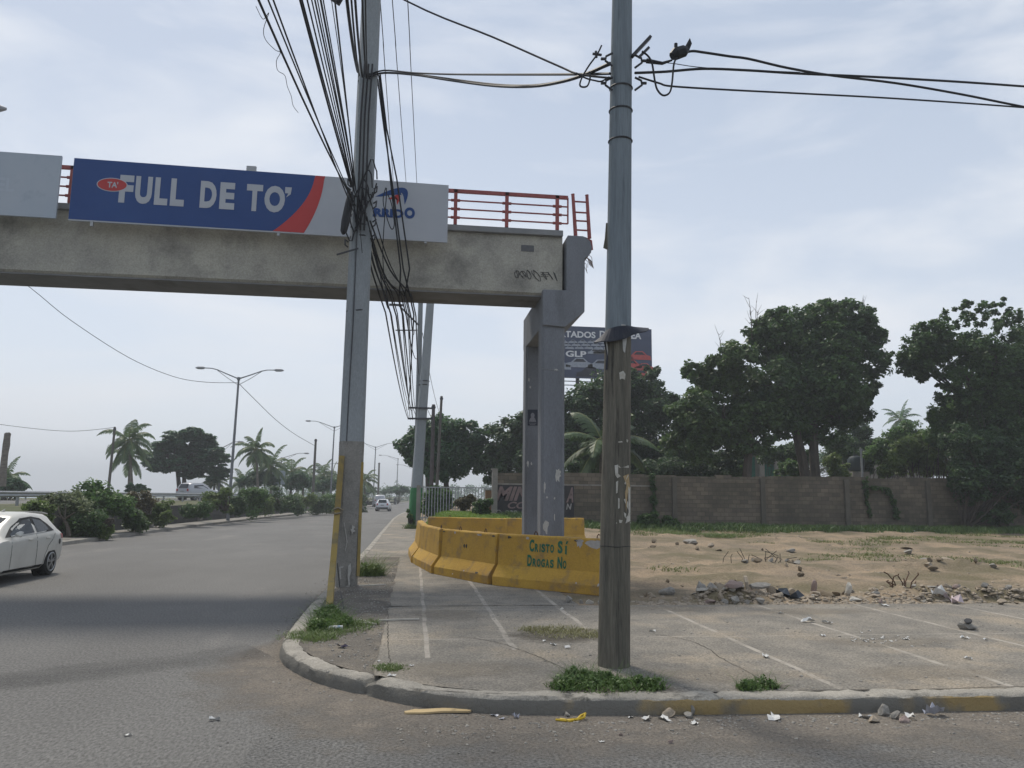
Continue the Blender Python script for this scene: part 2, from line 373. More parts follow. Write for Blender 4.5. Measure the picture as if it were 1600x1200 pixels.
for i, p in enumerate(KL):
    t = (KL[min(i+1, len(KL)-1)] - KL[max(i-1, 0)]).normalized(); nrm = Vector((-t.y, t.x))      # towards the pavement (left of travel)
    bk = min((Vector((b.x, b.y))-p).length for b in breaks[:3]); chip = max(0, 1-bk/.16)
    fr = min((Vector((b.x, b.y))-p).length for b in breaks)
    row = []
    for k, (a, z) in enumerate(prof):
        q = p + nrm*a; nz = mnoise.noise(Vector((q.x*2.1, q.y*2.1, k*.7)))*.018 + mnoise.noise(Vector((q.x*9, q.y*9, k*1.7)))*.013 + mnoise.noise(Vector((q.x*22, q.y*22, k*2.7)))*.006
        d = 0 if k in (0, 6) else chip*(.07 if k < 5 else .03)*(.6+.6*abs(mnoise.noise(Vector((q.x*25, q.y*25, k)))))
        if fr < .03 and 0 < k < 6: d += .02
        row.append((q.x+nrm.x*(nz+d*.6), q.y+nrm.y*(nz+d*.6), z+nz*.6-d))
    rows.append(row)
m_kerb = mat('kerb_concrete', (.36, .335, .29), (.25, .235, .205), 2.5, (.11, .105, .09), 3.2, (.53, .64), rough=.95, bump=.8, bscale=28, fine=.25, fscale=60)
def kerb_mat():
    # faces turned to the street carry grime, shade mixed into the tone and worn yellow paint, the tops are bare concrete
    t = m_kerb.node_tree; n = t.nodes; l = t.links; b = n['Principled BSDF']; src = b.inputs['Base Color'].links[0].from_socket
    g = n.new('ShaderNodeNewGeometry'); sp = n.new('ShaderNodeSeparateXYZ'); l.new(g.outputs['Position'], sp.inputs[0])
    no = n.new('ShaderNodeTexNoise'); no.inputs['Scale'].default_value = 1.3; no.inputs['Detail'].default_value = 7; no.inputs['Roughness'].default_value = .7
    l.new(g.outputs['Position'], no.inputs[0])
    # face tone and paint line end a little below the arris, ragged
    a = n.new('ShaderNodeMath'); a.operation = 'MULTIPLY_ADD'; a.inputs[1].default_value = .09; a.inputs[2].default_value = .082; l.new(no.outputs[0], a.inputs[0])
    lt = n.new('ShaderNodeMath'); lt.operation = 'LESS_THAN'; l.new(sp.outputs[2], lt.inputs[0]); l.new(a.outputs[0], lt.inputs[1])
    rg = n.new('ShaderNodeMapRange'); rg.inputs[1].default_value = .50; rg.inputs[2].default_value = .60
    n2 = n.new('ShaderNodeTexNoise'); n2.inputs['Scale'].default_value = 1.5; n2.inputs['Detail'].default_value = 5; l.new(g.outputs['Position'], n2.inputs[0]); gx = n.new('ShaderNodeMapRange'); gx.inputs[1].default_value = .6; gx.inputs[2].default_value = 3.2; gx.inputs[3].default_value = -.2; gx.inputs[4].default_value = .065; l.new(sp.outputs[0], gx.inputs[0])
    sm = n.new('ShaderNodeMath'); l.new(n2.outputs[0], sm.inputs[0]); l.new(gx.outputs[0], sm.inputs[1]); l.new(sm.outputs[0], rg.inputs[0])
    mx = n.new('ShaderNodeMix'); mx.data_type = 'RGBA'; mx.inputs[6].default_value = (.155, .148, .13, 1); mx.inputs[7].default_value = (.29, .215, .10, 1); l.new(rg.outputs[0], mx.inputs[0])
    m2 = n.new('ShaderNodeMix'); m2.data_type = 'RGBA'; l.new(lt.outputs[0], m2.inputs[0]); l.new(src, m2.inputs[6]); l.new(mx.outputs[2], m2.inputs[7])
    l.new(m2.outputs[2], b.inputs['Base Color'])
kerb_mat()
k = len(prof); mb.v = [q for r in rows for q in r]; mb.f = [(i*k+j, i*k+j+1, (i+1)*k+j+1, (i+1)*k+j) for i in range(len(rows)-1) for j in range(k-1)]
structure(mb.build('kerb', m_kerb, smooth=True))

# pavement: concrete slabs with pale filled joints
def pave_mat():
    m = mat('pavement', (.24, .219, .185), (.16, .15, .132), 1.7, (.285, .245, .19), .6, (.52, .66), rough=.95, bump=.7, bscale=40, fine=.5, fscale=38)
    t = m.node_tree; n = t.nodes; l = t.links; b = n['Principled BSDF']; src = b.inputs['Base Color'].links[0].from_socket
    tc = n.new('ShaderNodeTexCoord'); sp = n.new('ShaderNodeSeparateXYZ')
    no = n.new('ShaderNodeTexNoise'); no.inputs['Scale'].default_value = 1.1; no.inputs['Detail'].default_value = 6; l.new(tc.outputs['Object'], no.inputs[0])
    ad = n.new('ShaderNodeMix'); ad.data_type = 'RGBA'; ad.blend_type = 'ADD'; ad.inputs[0].default_value = .10
    l.new(tc.outputs['Object'], ad.inputs[6]); l.new(no.outputs[1], ad.inputs[7]); l.new(ad.outputs[2], sp.inputs[0])
    def line(out_, c, wd, lo=None, hi=None):
        s = n.new('ShaderNodeMath'); s.operation = 'SUBTRACT'; s.inputs[1].default_value = c+.05; l.new(sp.outputs[out_], s.inputs[0])
        a = n.new('ShaderNodeMath'); a.operation = 'ABSOLUTE'; l.new(s.outputs[0], a.inputs[0])
        r = n.new('ShaderNodeMapRange'); r.inputs[1].default_value = wd; r.inputs[2].default_value = wd*.7; l.new(a.outputs[0], r.inputs[0]); cur = r.outputs[0]
        for lim, op in ((lo, 'GREATER_THAN'), (hi, 'LESS_THAN')):
            if lim is None: continue
            q = n.new('ShaderNodeMath'); q.operation = op; q.inputs[1].default_value = lim; l.new(sp.outputs[1-out_], q.inputs[0])
            mm = n.new('ShaderNodeMath'); mm.operation = 'MULTIPLY'; l.new(q.outputs[0], mm.inputs[0]); l.new(cur, mm.inputs[1]); cur = mm.outputs[0]
        return cur
    ls = [line(0, .22, .035, 9.3, 60), line(0, 1.28, .042, 9.7), line(0, 2.5, .042, 10.4), line(0, 4.27, .042), line(0, 6.1, .042), line(0, 7.95, .042), line(0, 9.8, .042), line(0, 11.7, .042),
          line(1, 10.42, .018), line(1, 13.05, .016, -.36, 3.4), line(1, 14.75, .016, -.36, 3.2), line(1, 16.9, .016), line(1, 20, .016), line(1, 23.5, .016), line(1, 27, .02)]
    cur = ls[0]
    for x in ls[1:]:
        q = n.new('ShaderNodeMath'); q.operation = 'MAXIMUM'; l.new(cur, q.inputs[0]); l.new(x, q.inputs[1]); cur = q.outputs[0]
    # a dark fine centre crack and wear
    w2 = n.new('ShaderNodeTexNoise'); w2.inputs['Scale'].default_value = 2.3; w2.inputs['Detail'].default_value = 8; w2.inputs['Roughness'].default_value = .7; l.new(tc.outputs['Object'], w2.inputs[0])
    wr = n.new('ShaderNodeMapRange'); wr.inputs[1].default_value = .36; wr.inputs[2].default_value = .56; l.new(w2.outputs[0], wr.inputs[0])
    mu = n.new('ShaderNodeMath'); mu.operation = 'MULTIPLY'; l.new(cur, mu.inputs[0]); l.new(wr.outputs[0], mu.inputs[1])
    mx = n.new('ShaderNodeMix'); mx.data_type = 'RGBA'; l.new(mu.outputs[0], mx.inputs[0]); l.new(src, mx.inputs[6]); mx.inputs[7].default_value = (.36, .33, .285, 1)
    l.new(mx.outputs[2], b.inputs['Base Color'])
    return m
m_pave = pave_mat()
inner = []
for i, p in enumerate(KL):
    t = (KL[min(i+1, len(KL)-1)] - KL[max(i-1, 0)]).normalized(); inner.append(p + Vector((-t.y, t.x))*.19)
inn = [q for q in inner if q.y < 13.4]
ci = [i for i, q in enumerate(inner) if q.y >= 13.4][-1]
mb = MB()
# corner + frontage: strip fan between the kerb and the back edge
rows = []
for q in inner[ci+1:]:
    sx = min(max(q.x, -1.45), 60); e = (max(sx, -1.45+ (13.45-q.y)*0), 13.46+.05*mnoise.noise(Vector((q.x*2, 0, 0))))
    rows.append([(q.x, q.y, .152), (q.x+(sx-q.x)*.5, q.y+(e[1]-q.y)*.5, .152), (sx, e[1], .152)])
mb.v = [p for r in rows for p in r]; mb.f = [(i*3+j, i*3+j+1, (i+1)*3+j+1, (i+1)*3+j) for i in range(len(rows)-1) for j in range(2)]
o = len(mb.v)
far = [q for q in inner[:ci+2]][::4]
for q in far: mb.v += [(q.x, q.y, .152), (q.x+(4.4 if q.y < 17 else 4.4-2.2*(q.y-17)/6 if q.y < 23 else 1.95), q.y, .152)]
mb.f += [(o+2*i, o+2*i+1, o+2*i+3, o+2*i+2) for i in range(len(far)-1)]
structure(mb.build('pavement', m_pave))
# gravelly planting strip behind the kerb
m_soil = mat('gravel_soil', (.15, .135, .115), (.10, .092, .08), 1.6, (.20, .175, .14), 1.1, (.5, .62), rough=1, bump=1, bscale=40, fine=.5, fscale=45)
mb = MB(); st = [q for q in inner if 8.35 < q.y < 24]
mb.v = [p for q in st for p in ((q.x+.0, q.y, .157), (-.36+.05*mnoise.noise(Vector((0, q.y*1.5, 3))), q.y, .157))]
mb.f = [(2*i, 2*i+1, 2*i+3, 2*i+2) for i in range(len(st)-1)]
structure(mb.build('soil_strip', m_soil))
# bare building lot and rough ground behind it
m_lot = mat('lot_dirt', (.275, .21, .14), (.165, .135, .10), .6, (.135, .115, .068), .3, (.47, .62), rough=1, bump=1, bscale=9, fine=.38, fscale=22)
xs = list(np.arange(-.3, 3, .5)) + list(np.arange(3, 24, .18)) + list(np.arange(24, 34, .5)) + [37, 42, 50, 62, 80, 120]; ysl = list(np.arange(13.42, 24, .16)) + list(np.arange(24, 44, .4)) + [47, 52, 60, 75, 100, 140, 200]
HEAPS = [(*PZ(px, py, .2)[:2], h, sx) for px, py, h, sx in ((1150, 938, .22, .55), (1115, 938, .16, .45), (1195, 938, .14, .5), (1085, 860, .22, 1.0), (1040, 862, .15, 1.0), (1190, 886, .16, .9), (1245, 889, .12, .6), (1440, 888, .2, .9), (1475, 888, .26, .9), (1540, 890, .2, 1.0), (1410, 932, .2, .8), (1360, 938, .1, .6), (1480, 935, .14, .9), (1560, 938, .16, 1.0), (1290, 939, .12, .5), (1630, 938, .18, 1.0))]
def lotz(x, y):
    z = ground_z(x, y)
    for hx, hy, hh, sx in HEAPS:
        d2 = ((x-hx)**2+((y-hy-.25)*1.3)**2)/(sx*sx)
        if d2 < 6: z += hh*sstep(13.45, 13.75, y)*math.exp(-d2*1.3)*(.8+.5*mnoise.noise(Vector((x*4, y*4, 3))))
    rough = sstep(13.6, 16, y)
    return z + rough*(.09*mnoise.noise(Vector((x*.8, y*.8, 1))) + .05*mnoise.noise(Vector((x*2.2, y*1.6, 8))) + .10*mnoise.noise(Vector((x*.25, y*.3, 5)))*sstep(1.5, 4, x) + .03*mnoise.noise(Vector((x*3, y*3, 2))))*sstep(2, 5, x)
def wall_y(x): return 38.0
mb = MB(); mb.v = [(x, y, lotz(x, y)) for y in ysl for x in xs]; k = len(xs)
mb.f = [(i*k+j, i*k+j+1, (i+1)*k+j+1, (i+1)*k+j) for i in range(len(ysl)-1) for j in range(k-1)]
structure(mb.build('dirt_lot', m_lot, smooth=True))
# left: narrow far pavement, kerb, raised land beyond the retaining wall, sea
m_conc = mat('old_concrete', (.27, .255, .225), (.19, .18, .165), 1.5, (.12, .115, .10), .9, (.56, .7), rough=.95, bump=.4, bscale=20, fine=.2, fscale=40)
ysf = [y for y in np.arange(-40, 110, 2.5)] + [120, 140, 170, 210, 260]
sheet('far_pavement', [[(XL+bendL(y)+.02, y, -.03), (XL+bendL(y)-.01+.02*mnoise.noise(Vector((0, y, 0))), y, .13), (XL+bendL(y)-.2, y, .14), (XL+bendL(y)-1.9, y, .15)] for y in ysf], m_conc)
WX = -14.5; TOPZ = 1.35
m_verge = mat('verge_grass', (.07, .08, .04), (.11, .105, .06), .5, (.06, .08, .03), .4, (.5, .65), rough=1, bump=1, bscale=8, fine=.4, fscale=8)
sheet('verge', [[(WX+bendL(y)-.2, y, TOPZ-.12), (WX-4+bendL(y), y, TOPZ-.05), (-22.2+bendL(y), y, TOPZ-.06)] for y in ysf], m_verge)
sheet('upper_road', [[(-22.2+bendL(y), y, TOPZ-.08), (-34+bendL(y), y, TOPZ-.08)] for y in ysf], m_road)
sheet('shore_land', [[(-34+bendL(y), y, TOPZ-.1), (-60+bendL(y), y, TOPZ-.35), (-75+bendL(y), y, -.03)] for y in ysf], m_verge)
m_sea = mat('sea_water', (.10, .16, .20), rough=.25, bump=.3, bscale=.6, spec=.5)
MB().add([(-3000, -400, -.03), (-72, -400, -.03), (-50, 260, -.03), (-40, 2200, -.03), (-3000, 2200, -.03)], [(0, 1, 2, 3, 4)]).build('sea', m_sea)['kind'] = 'structure'

# ================================================================== FOOTBRIDGE
m_beam = mat('bridge_concrete', (.41, .395, .34), (.32, .31, .275), .9, (.14, .137, .127), .75, (.48, .74), rough=.95, bump=.4, bscale=14, stretch=(1, 1, 1.0), fine=.18, fscale=30)
m_pier = mat('pier_paint', (.185, .197, .218), (.155, .165, .183), 1.2, (.12, .127, .14), 1.5, (.53, .72), rough=.85, bump=.3, bscale=20, stretch=(1, 1, .3), fine=.14, fscale=50)
m_under = mat('stained_concrete', (.25, .255, .26), (.19, .195, .20), 1.1, (.10, .10, .10), .7, (.55, .7), rough=.95, bump=.4, bscale=15)
m_red = mat('red_rail_paint', (.31, .085, .08), (.25, .07, .065), 5, rough=.6, metal=0)
m_rust = mat('rusty_steel', (.12, .065, .04), (.07, .045, .035), 12, rough=.9)
B0 = (3.25, 19.6, .14)
br = thing('pedestrian_footbridge', 'long concrete footbridge spanning the road on a twin column pier', 'footbridge', B0)
BX = -34
# main girder with a slightly thicker foot, then the deck slab on top
gy0, gy1, gb, gt = 18.18, 19.42, 6.92, 8.43
mb = MB(); prof = [(gy0, gb+.06), (gy0+.06, gb), (gy1-.06, gb), (gy1, gb+.06), (gy1, gt), (gy0, gt)]
nx = 60; X0, X1 = BX, 3.50
for i in range(nx+1):
    x = X0+(X1-X0)*i/nx
    for y, z in prof: mb.v.append((x, y+.012*mnoise.noise(Vector((x*1.3, y*3, z*3))), z+.012*mnoise.noise(Vector((x*1.1, y*5, z)))))
k = len(prof)
for i in range(nx):
    for j in range(k): mb.f.append((i*k+j, i*k+(j+1) % k, (i+1)*k+(j+1) % k, (i+1)*k+j))
mb.f.append(tuple(range(k))); mb.f.append(tuple(nx*k+j for j in reversed(range(k))))
gird = mb.build('girder', m_beam, br, origin=B0)
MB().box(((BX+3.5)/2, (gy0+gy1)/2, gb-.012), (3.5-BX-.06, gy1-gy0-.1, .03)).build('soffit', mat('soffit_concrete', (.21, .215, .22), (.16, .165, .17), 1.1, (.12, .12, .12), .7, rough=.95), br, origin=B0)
mb = MB(); mb.box(((BX+3.5)/2, 19.62, 8.505), (3.5-BX, 3.1, .15))
mb.build('deck_slab', m_under, br, origin=B0, bevel=.015)
# graffiti scribbles and a painted-out patch on the girder
mb = MB(); mb.box((2.62, gy0-.003, 8.10), (.32, .016, .16)); mb.build('painted_out_patch', mat('dark_patch', (.10, .105, .115), (.13, .13, .135), 20, rough=.9), gird, origin=B0)
mb = MB(); gy = gy0-.012
def gf(x, z): return (x, gy, z)
g = random.Random(5)
for i, (cx, ww, hh) in enumerate([(2.36, .12, .22), (2.52, .16, .2), (2.66, .12, .24), (2.84, .24, .28), (3.05, .12, .18), (3.2, .13, .2), (3.32, .1, .24)]):
    pts = []
    for q in range(14):
        a = q/13*math.pi*(1.6+g.random()); pts.append((cx+ww/2*math.cos(a+i)*g.uniform(.8, 1.1), gy, 7.42+hh/2*math.sin(a+i*.7)*g.uniform(.8, 1.1)))
    mb.tube(pts, .008, 4)
for i in range(3): mb.tube([(2.95, gy, 7.40+.05*i), (3.15, gy, 7.41+.05*i)], .006, 4)
mb.build('graffiti', mat('spray_paint_dark', (.09, .09, .09), rough=.8), gird, origin=B0)
# pier: L shaped head with upstand, two columns
def pf(x, z, y): return (x, y, z)
cap = [(2.98, 6.13), (3.53, 6.10), (4.02, 6.50), (4.03, 7.86), (4.10, 7.90), (4.19, 8.02), (4.21, 8.16), (4.17, 8.30), (4.07, 8.40), (3.98, 8.43), (3.60, 8.43), (3.565, 8.36), (3.565, 7.02), (2.98, 7.02)]
mb = MB(); mb.prism(cap, lambda x, z, y: (x, y, z), 17.98, 21.35)
pc = mb.build('pier_head', m_pier, br, origin=B0, bevel=.02)
g = random.Random(3)
for i in range(16):
    y = 18.0+.2*i; a = Vector((4.14, y, 7.95)); MB().tube([a, a+Vector((.06, 0, -.05)), a+Vector((.10+g.uniform(-.04, .05), g.uniform(-.05, .05), -.16-g.uniform(0, .1)))], .007, 5).build('rebar', m_rust, pc, origin=B0)
for i in range(6): a = Vector((4.05+.02*i, 17.99, 7.9-.012*i)); MB().tube([a, a+Vector((.05, -.02, -.06)), a+Vector((.09, -.03, -.17-g.uniform(0, .07)))], .007, 5).build('rebar', m_rust, pc, origin=B0)
for y0 in (18.05, 20.72):
    mb = MB(); x0, x1 = 2.975, 3.545; c = .06; y1 = y0+.57
    poly = [(x0+c, y0), (x1-c, y0), (x1, y0+c), (x1, y1-c), (x1-c, y1), (x0+c, y1), (x0, y1-c), (x0, y0+c)]
    mb.prism(poly, lambda x, y, z: (x, y, z), .10, 6.2)
    col_ = mb.build('column', m_pier, br, origin=B0)
    g = random.Random(int(y0*10)); m_peel = mat('peeled_plaster', (.46, .45, .42), (.36, .355, .34), 14, rough=.95)
    def patch(cx, cz, ww, hh, n=16):
        pts = []
        for q in range(n):
            a = 2*math.pi*q/n; r = g.uniform(.55, 1.1); pts.append((cx+ww/2*math.cos(a)*r, cz+hh/2*math.sin(a)*r*(1.25 if math.sin(a) < 0 else .9)))
        MB().prism(pts, lambda x, z, y: (x, y, z), y0-.003, y0+.01).build('peeled_patch', m_peel, col_, origin=B0)
    if y0 < 19:
        patch(3.38, 2.55, .17, .36, 22); patch(3.06, 2.25, .05, .30); patch(3.1, 1.35, .14, .34); patch(3.05, 1.05, .08, .2); patch(3.32, 5.05, .1, .06); patch(3.12, 2.0, .05, .06); patch(3.3, 1.98, .04, .06); patch(3.3, 1.55, .03, .2)
        MB().tube([(2.985, y0-.002, 5.06), (3.15, y0-.002, 5.05), (3.3, y0-.002, 5.04), (3.4, y0-.002, 5.02)], .008, 4).build('crack', m_under, col_, origin=B0)
    else:
        patch(3.05, 2.9, .06, .2); patch(3.15, 2.9, .05, .1); patch(3.06, 5.2, .06, .1); patch(3.1, 5.0, .05, .07)
# red railing: near side from the banner to the end, both sides of the deck
def railing(y, xa, xb, step, base):
    rl = MB(); rl.bar((xa, y, base+.86), (xb, y, base+.86), .07, .085)
    for h in (.62, .40, .18): rl.tube([(xa, y, base+h), (xb, y, base+h)], .020, 6)
    r_ = rl.build('railing', m_red, br, origin=B0)
    x = xb-.27
    while x > xa+.05:
        p = MB(); p.box((x, y, base+.45), (.085, .07, .9))
        for h in (.62, .40, .18):
            for s in (-1, 1): p.tube([(x+s*.04, y, base+h), (x+s*.11, y, base+h)], .038, 8)
        p.build('rail_post', m_red, r_, origin=B0); x -= step
RB = 8.585
railing(18.1, -19.4, 3.62, 1.27, RB); railing(21.1, -19.4, 3.62, 1.27, RB)
mb = MB(); mb.tube([(3.62, 18.1, RB+.86), (3.62, 18.1, RB+.18)], .022, 6)
mb.build('rail_end', m_red, br, origin=B0)
mb = MB()
for x, lean in ((3.76, -.05), (4.11, -.03)): mb.tube([(x+.05, 18.05, 8.40), (x+lean*.4, 18.05, 9.50), (x+lean*.5, 18.05, 9.53)], [.05, .042, .05], 8)
for h in (.18, .42, .64, .92): mb.tube([(3.78, 18.05, 8.42+h), (4.13, 18.05, 8.42+h)], .022, 6)
mb.build('stair_rail_stub', m_red, br, origin=B0)
mb = MB(); mb.tube([(4.05, 18.05, 8.4), (4.20, 18.04, 8.33), (4.22, 18.03, 8.1)], .03, 6); mb.build('bent_post_foot', m_red, br, origin=B0)

# banners hung on the railing
m_blue = mat('banner_blue', (.015, .052, .185), (.02, .062, .205), .8, rough=.55)
m_white = mat('banner_white', (.42, .44, .47), (.37, .39, .43), .7, rough=.55)
m_bred = mat('banner_red', (.47, .05, .05), (.40, .04, .04), .8, rough=.55)
m_bgrey = mat('banner_grey', (.33, .38, .44), (.38, .42, .47), .6, (.29, .33, .39), 2, rough=.55)
m_frame = mat('galvanised_frame', (.34, .35, .36), rough=.5, metal=.4)
BY = 17.70
def bt(x): return 9.52-.012*(x+7.9)      # top edge
def bb(x): return 8.04-.007*(x+7.9)
xa, xb = -7.90, .615
ban = thing('advertising_banner', 'blue, red and white banner with big white slogan lettering on the footbridge', 'banner', ((xa+xb)/2, BY, 8.0)); bo = ban.location
mb = MB(); mb.add([(xa, BY, bb(xa)), (xb, BY, bb(xb)), (xb, BY, bt(xb)), (xa, BY, bt(xa)), (xa, BY+.05, bb(xa)), (xb, BY+.05, bb(xb)), (xb, BY+.05, bt(xb)), (xa, BY+.05, bt(xa))], [(0, 1, 2, 3), (7, 6, 5, 4), (0, 4, 5, 1), (1, 5, 6, 2), (2, 6, 7, 3), (3, 7, 4, 0)])
pan = mb.build('panel', m_white, ban, origin=bo)
def flat(poly, name, m, dy, par):
    b = MB(); b.prism(poly, lambda x, z, y: (x, y, z), BY-dy, BY+.004); return b.build(name, m, par, origin=bo)
def arcx(z, xt, xbm): # the curved red sweep: x as a function of height
    t = (z-8.04)/1.48; return xbm + (xt-xbm)*(1-(1-t)**2)*.98 + 0.0
Z = [8.0+.0+i/14*1.46 for i in range(15)]
blue = [(xa+.004, bb(xa)+.03), (arcx(8.03, -2.52, -3.42), bb(-3.4)+.03)] + [(arcx(z, -2.52, -3.42), z) for z in Z[1:-1]] + [(-2.53, bt(-2.5)-.004), (xa+.004, bt(xa)-.004)]
flat(blue, 'blue_field', m_blue, .004, pan)
redp = [(arcx(8.03, -2.52, -3.42), bb(-3.4)+.03)] + [(arcx(z, -2.52, -3.42), z) for z in Z[1:-1]] + [(-2.52, bt(-2.5)-.004), (-2.30, bt(-2.3)-.004)] + [(arcx(z, -2.31, -2.72), z) for z in Z[-2:0:-1]] + [(arcx(8.03, -2.31, -2.72), bb(-2.7)+.03)]
flat(redp, 'red_sweep', m_bred, .006, pan)
def bfn(dy): return lambda x, z: (x, BY-dy, z)
def slant(xl, xr): return 0
mb = MB(); s_ = -.012
def bl(word, x0, x1, z0, z1, off, mbx, dy=.012):
    text(mbx, word, x0, x1, z0, z1, lambda x, z: (x, BY-dy, z-.010*(x+7.9)), off)
for ch, p0, p1, zt in (('F', 186, 207, 9.19), ('U', 210, 235, 9.19), ('L', 239, 259, 9.19), ('L', 263, 284, 9.19), ('D', 308, 333, 9.18), ('E', 338, 361, 9.18), ('T', 379, 404, 9.18), ('O', 407, 439, 9.18)):
    mb = MB(); bl(ch, -7.9+(p0-115)*.01453, -7.9+(p1-115)*.01453, 8.53, zt, .05, mb); mb.build('slogan_lettering', m_white, ban, origin=bo)
mb = MB()
mb.prism([(-3.2, 9.17), (-3.05, 9.17), (-3.07, 9.0), (-3.17, 8.92), (-3.12, 9.02), (-3.2, 9.02)], lambda x, z, y: (x, y, z-.05), BY-.012, BY)
mb.build('apostrophe', m_white, ban, origin=bo)
def ell(cx, cz, a, b, n=28): return [(cx+a*math.cos(2*math.pi*i/n), cz+b*math.sin(2*math.pi*i/n)) for i in range(n)]
flat(ell(-7.03, 8.93, .335, .165), 'oval_border', m_white, .010, ban)
ov = flat(ell(-7.03, 8.93, .315, .147), 'oval_badge', m_bred, .013, ban)
mb = MB(); text(mb, "TA'", -7.13, -6.9, 8.86, 9.0, bfn(.016), .03); mb.build('badge_lettering', m_white, ov, origin=bo)
# swoosh mark and shop name on the white part
def crescent(P0, P1, P2, th):
    o1 = []; o2 = []
    for i in range(17):
        t = i/16; q = [(1-t)**2*P0[j]+2*t*(1-t)*P1[j]+t*t*P2[j] for j in (0, 1)]; o1.append(q)
        dx = 2*(1-t)*(P1[0]-P0[0])+2*t*(P2[0]-P1[0]); dz = 2*(1-t)*(P1[1]-P0[1])+2*t*(P2[1]-P1[1]); ln = math.hypot(dx, dz)
        k = th*math.sin(math.pi*min(1, t*.98+.02))**.8; o2.append((q[0]+dz/ln*k, q[1]-dx/ln*k))
    return o1+o2[-2:0:-1]
flat(crescent((-1.12, 9.02), (-.12, 9.62), (-.42, 8.86), .19), 'logo_swoosh', m_blue, .006, pan)
flat(crescent((-.82, 8.98), (-.38, 9.28), (-.60, 8.84), .14), 'logo_swoosh', m_bred, .006, pan)
mb = MB(); text(mb, 'GARRID', -1.60, -.44, 8.52, 8.74, bfn(.008), .06); text(mb, 'O', -.42, -.17, 8.52, 8.80, bfn(.008), .06); mb.build('shop_name', m_blue, pan, origin=bo)
for x in (-7.4, -3.3, .1): MB().box((x, BY+.04, 8.02), (.06, .07, .16)).bar((x, BY+.06, 7.97), (x, BY+.06, 9.05), .04).bar((x, BY+.06, 9.0), (x, 18.1, 9.0), .035).bar((x, BY+.06, 8.6), (x, 18.1, 8.6), .035).build('bracket', m_frame, ban, origin=bo)
MB().box((-4.0, BY+.03, bt(-4)+.05), (.22, .06, .14)).build('top_plate', m_frame, ban, origin=bo)
bn2 = thing('advertising_banner', 'faded grey banner at the left frame edge, its lettering almost bleached away', 'banner', (-12, BY, 8.0)); b2 = bn2.location
mb = MB(); x2 = -8.17; x1 = -15.6
mb.add([(x1, BY, 8.13), (x2, BY, 8.07), (x2, BY, 9.55), (x1, BY, 9.62), (x1, BY+.05, 8.13), (x2, BY+.05, 8.07), (x2, BY+.05, 9.55), (x1, BY+.05, 9.62)], [(0, 1, 2, 3), (7, 6, 5, 4), (0, 4, 5, 1), (1, 5, 6, 2), (2, 6, 7, 3), (3, 7, 4, 0)])
p2 = mb.build('panel', m_bgrey, bn2, origin=b2)
mb = MB(); text(mb, 'DEL', -9.75, -9.10, 8.63, 8.95, bfn(.004), .03); mb.build('faded_lettering', mat('faded_ink', (.40, .445, .50), rough=.6), p2, origin=b2)
for x in (-14.5, -11.5, -8.6): MB().bar((x, BY+.06, 8.2), (x, BY+.06, 9.05), .04).bar((x, BY+.06, 9.0), (x, 18.1, 9.0), .035).bar((x, BY+.06, 8.6), (x, 18.1, 8.6), .035).build('bracket', m_frame, bn2, origin=b2)
# poster glued on the rear column
ps = thing('poster', 'small dark poster with a portrait glued to the rear bridge column', 'poster', (3.03, 20.7, 3.9))
pp = [PY(824.5, 640, 20.71), PY(840, 640, 20.71), PY(840, 665, 20.71), PY(824.5, 665, 20.71)]
mb = MB(); mb.add(pp + [q+Vector((0, .008, 0)) for q in pp], [(0, 1, 2, 3), (7, 6, 5, 4), (0, 4, 5, 1), (1, 5, 6, 2), (2, 6, 7, 3), (3, 7, 4, 0)]); mb.build('sheet', mat('poster_dark', (.03, .035, .05), rough=.6), ps, origin=ps.location)
cx, cz = (pp[0].x+pp[1].x)/2, pp[0].z
mb = MB(); mb.prism(ell(cx, cz-.16, .055, .075, 16), lambda x, z, y: (x, y, z), 20.706, 20.711); mb.prism([(cx-.1, cz-.33), (cx+.1, cz-.33), (cx+.06, cz-.22), (cx-.06, cz-.22)], lambda x, z, y: (x, y, z), 20.706, 20.711)
for i in range(2): mb.box((cx, 20.708, cz-.37-.04*i), (.2-.05*i, .004, .014))
mb.build('portrait', mat('poster_print', (.25, .25, .27), (.16, .16, .18), 30, rough=.6), ps, origin=ps.location)

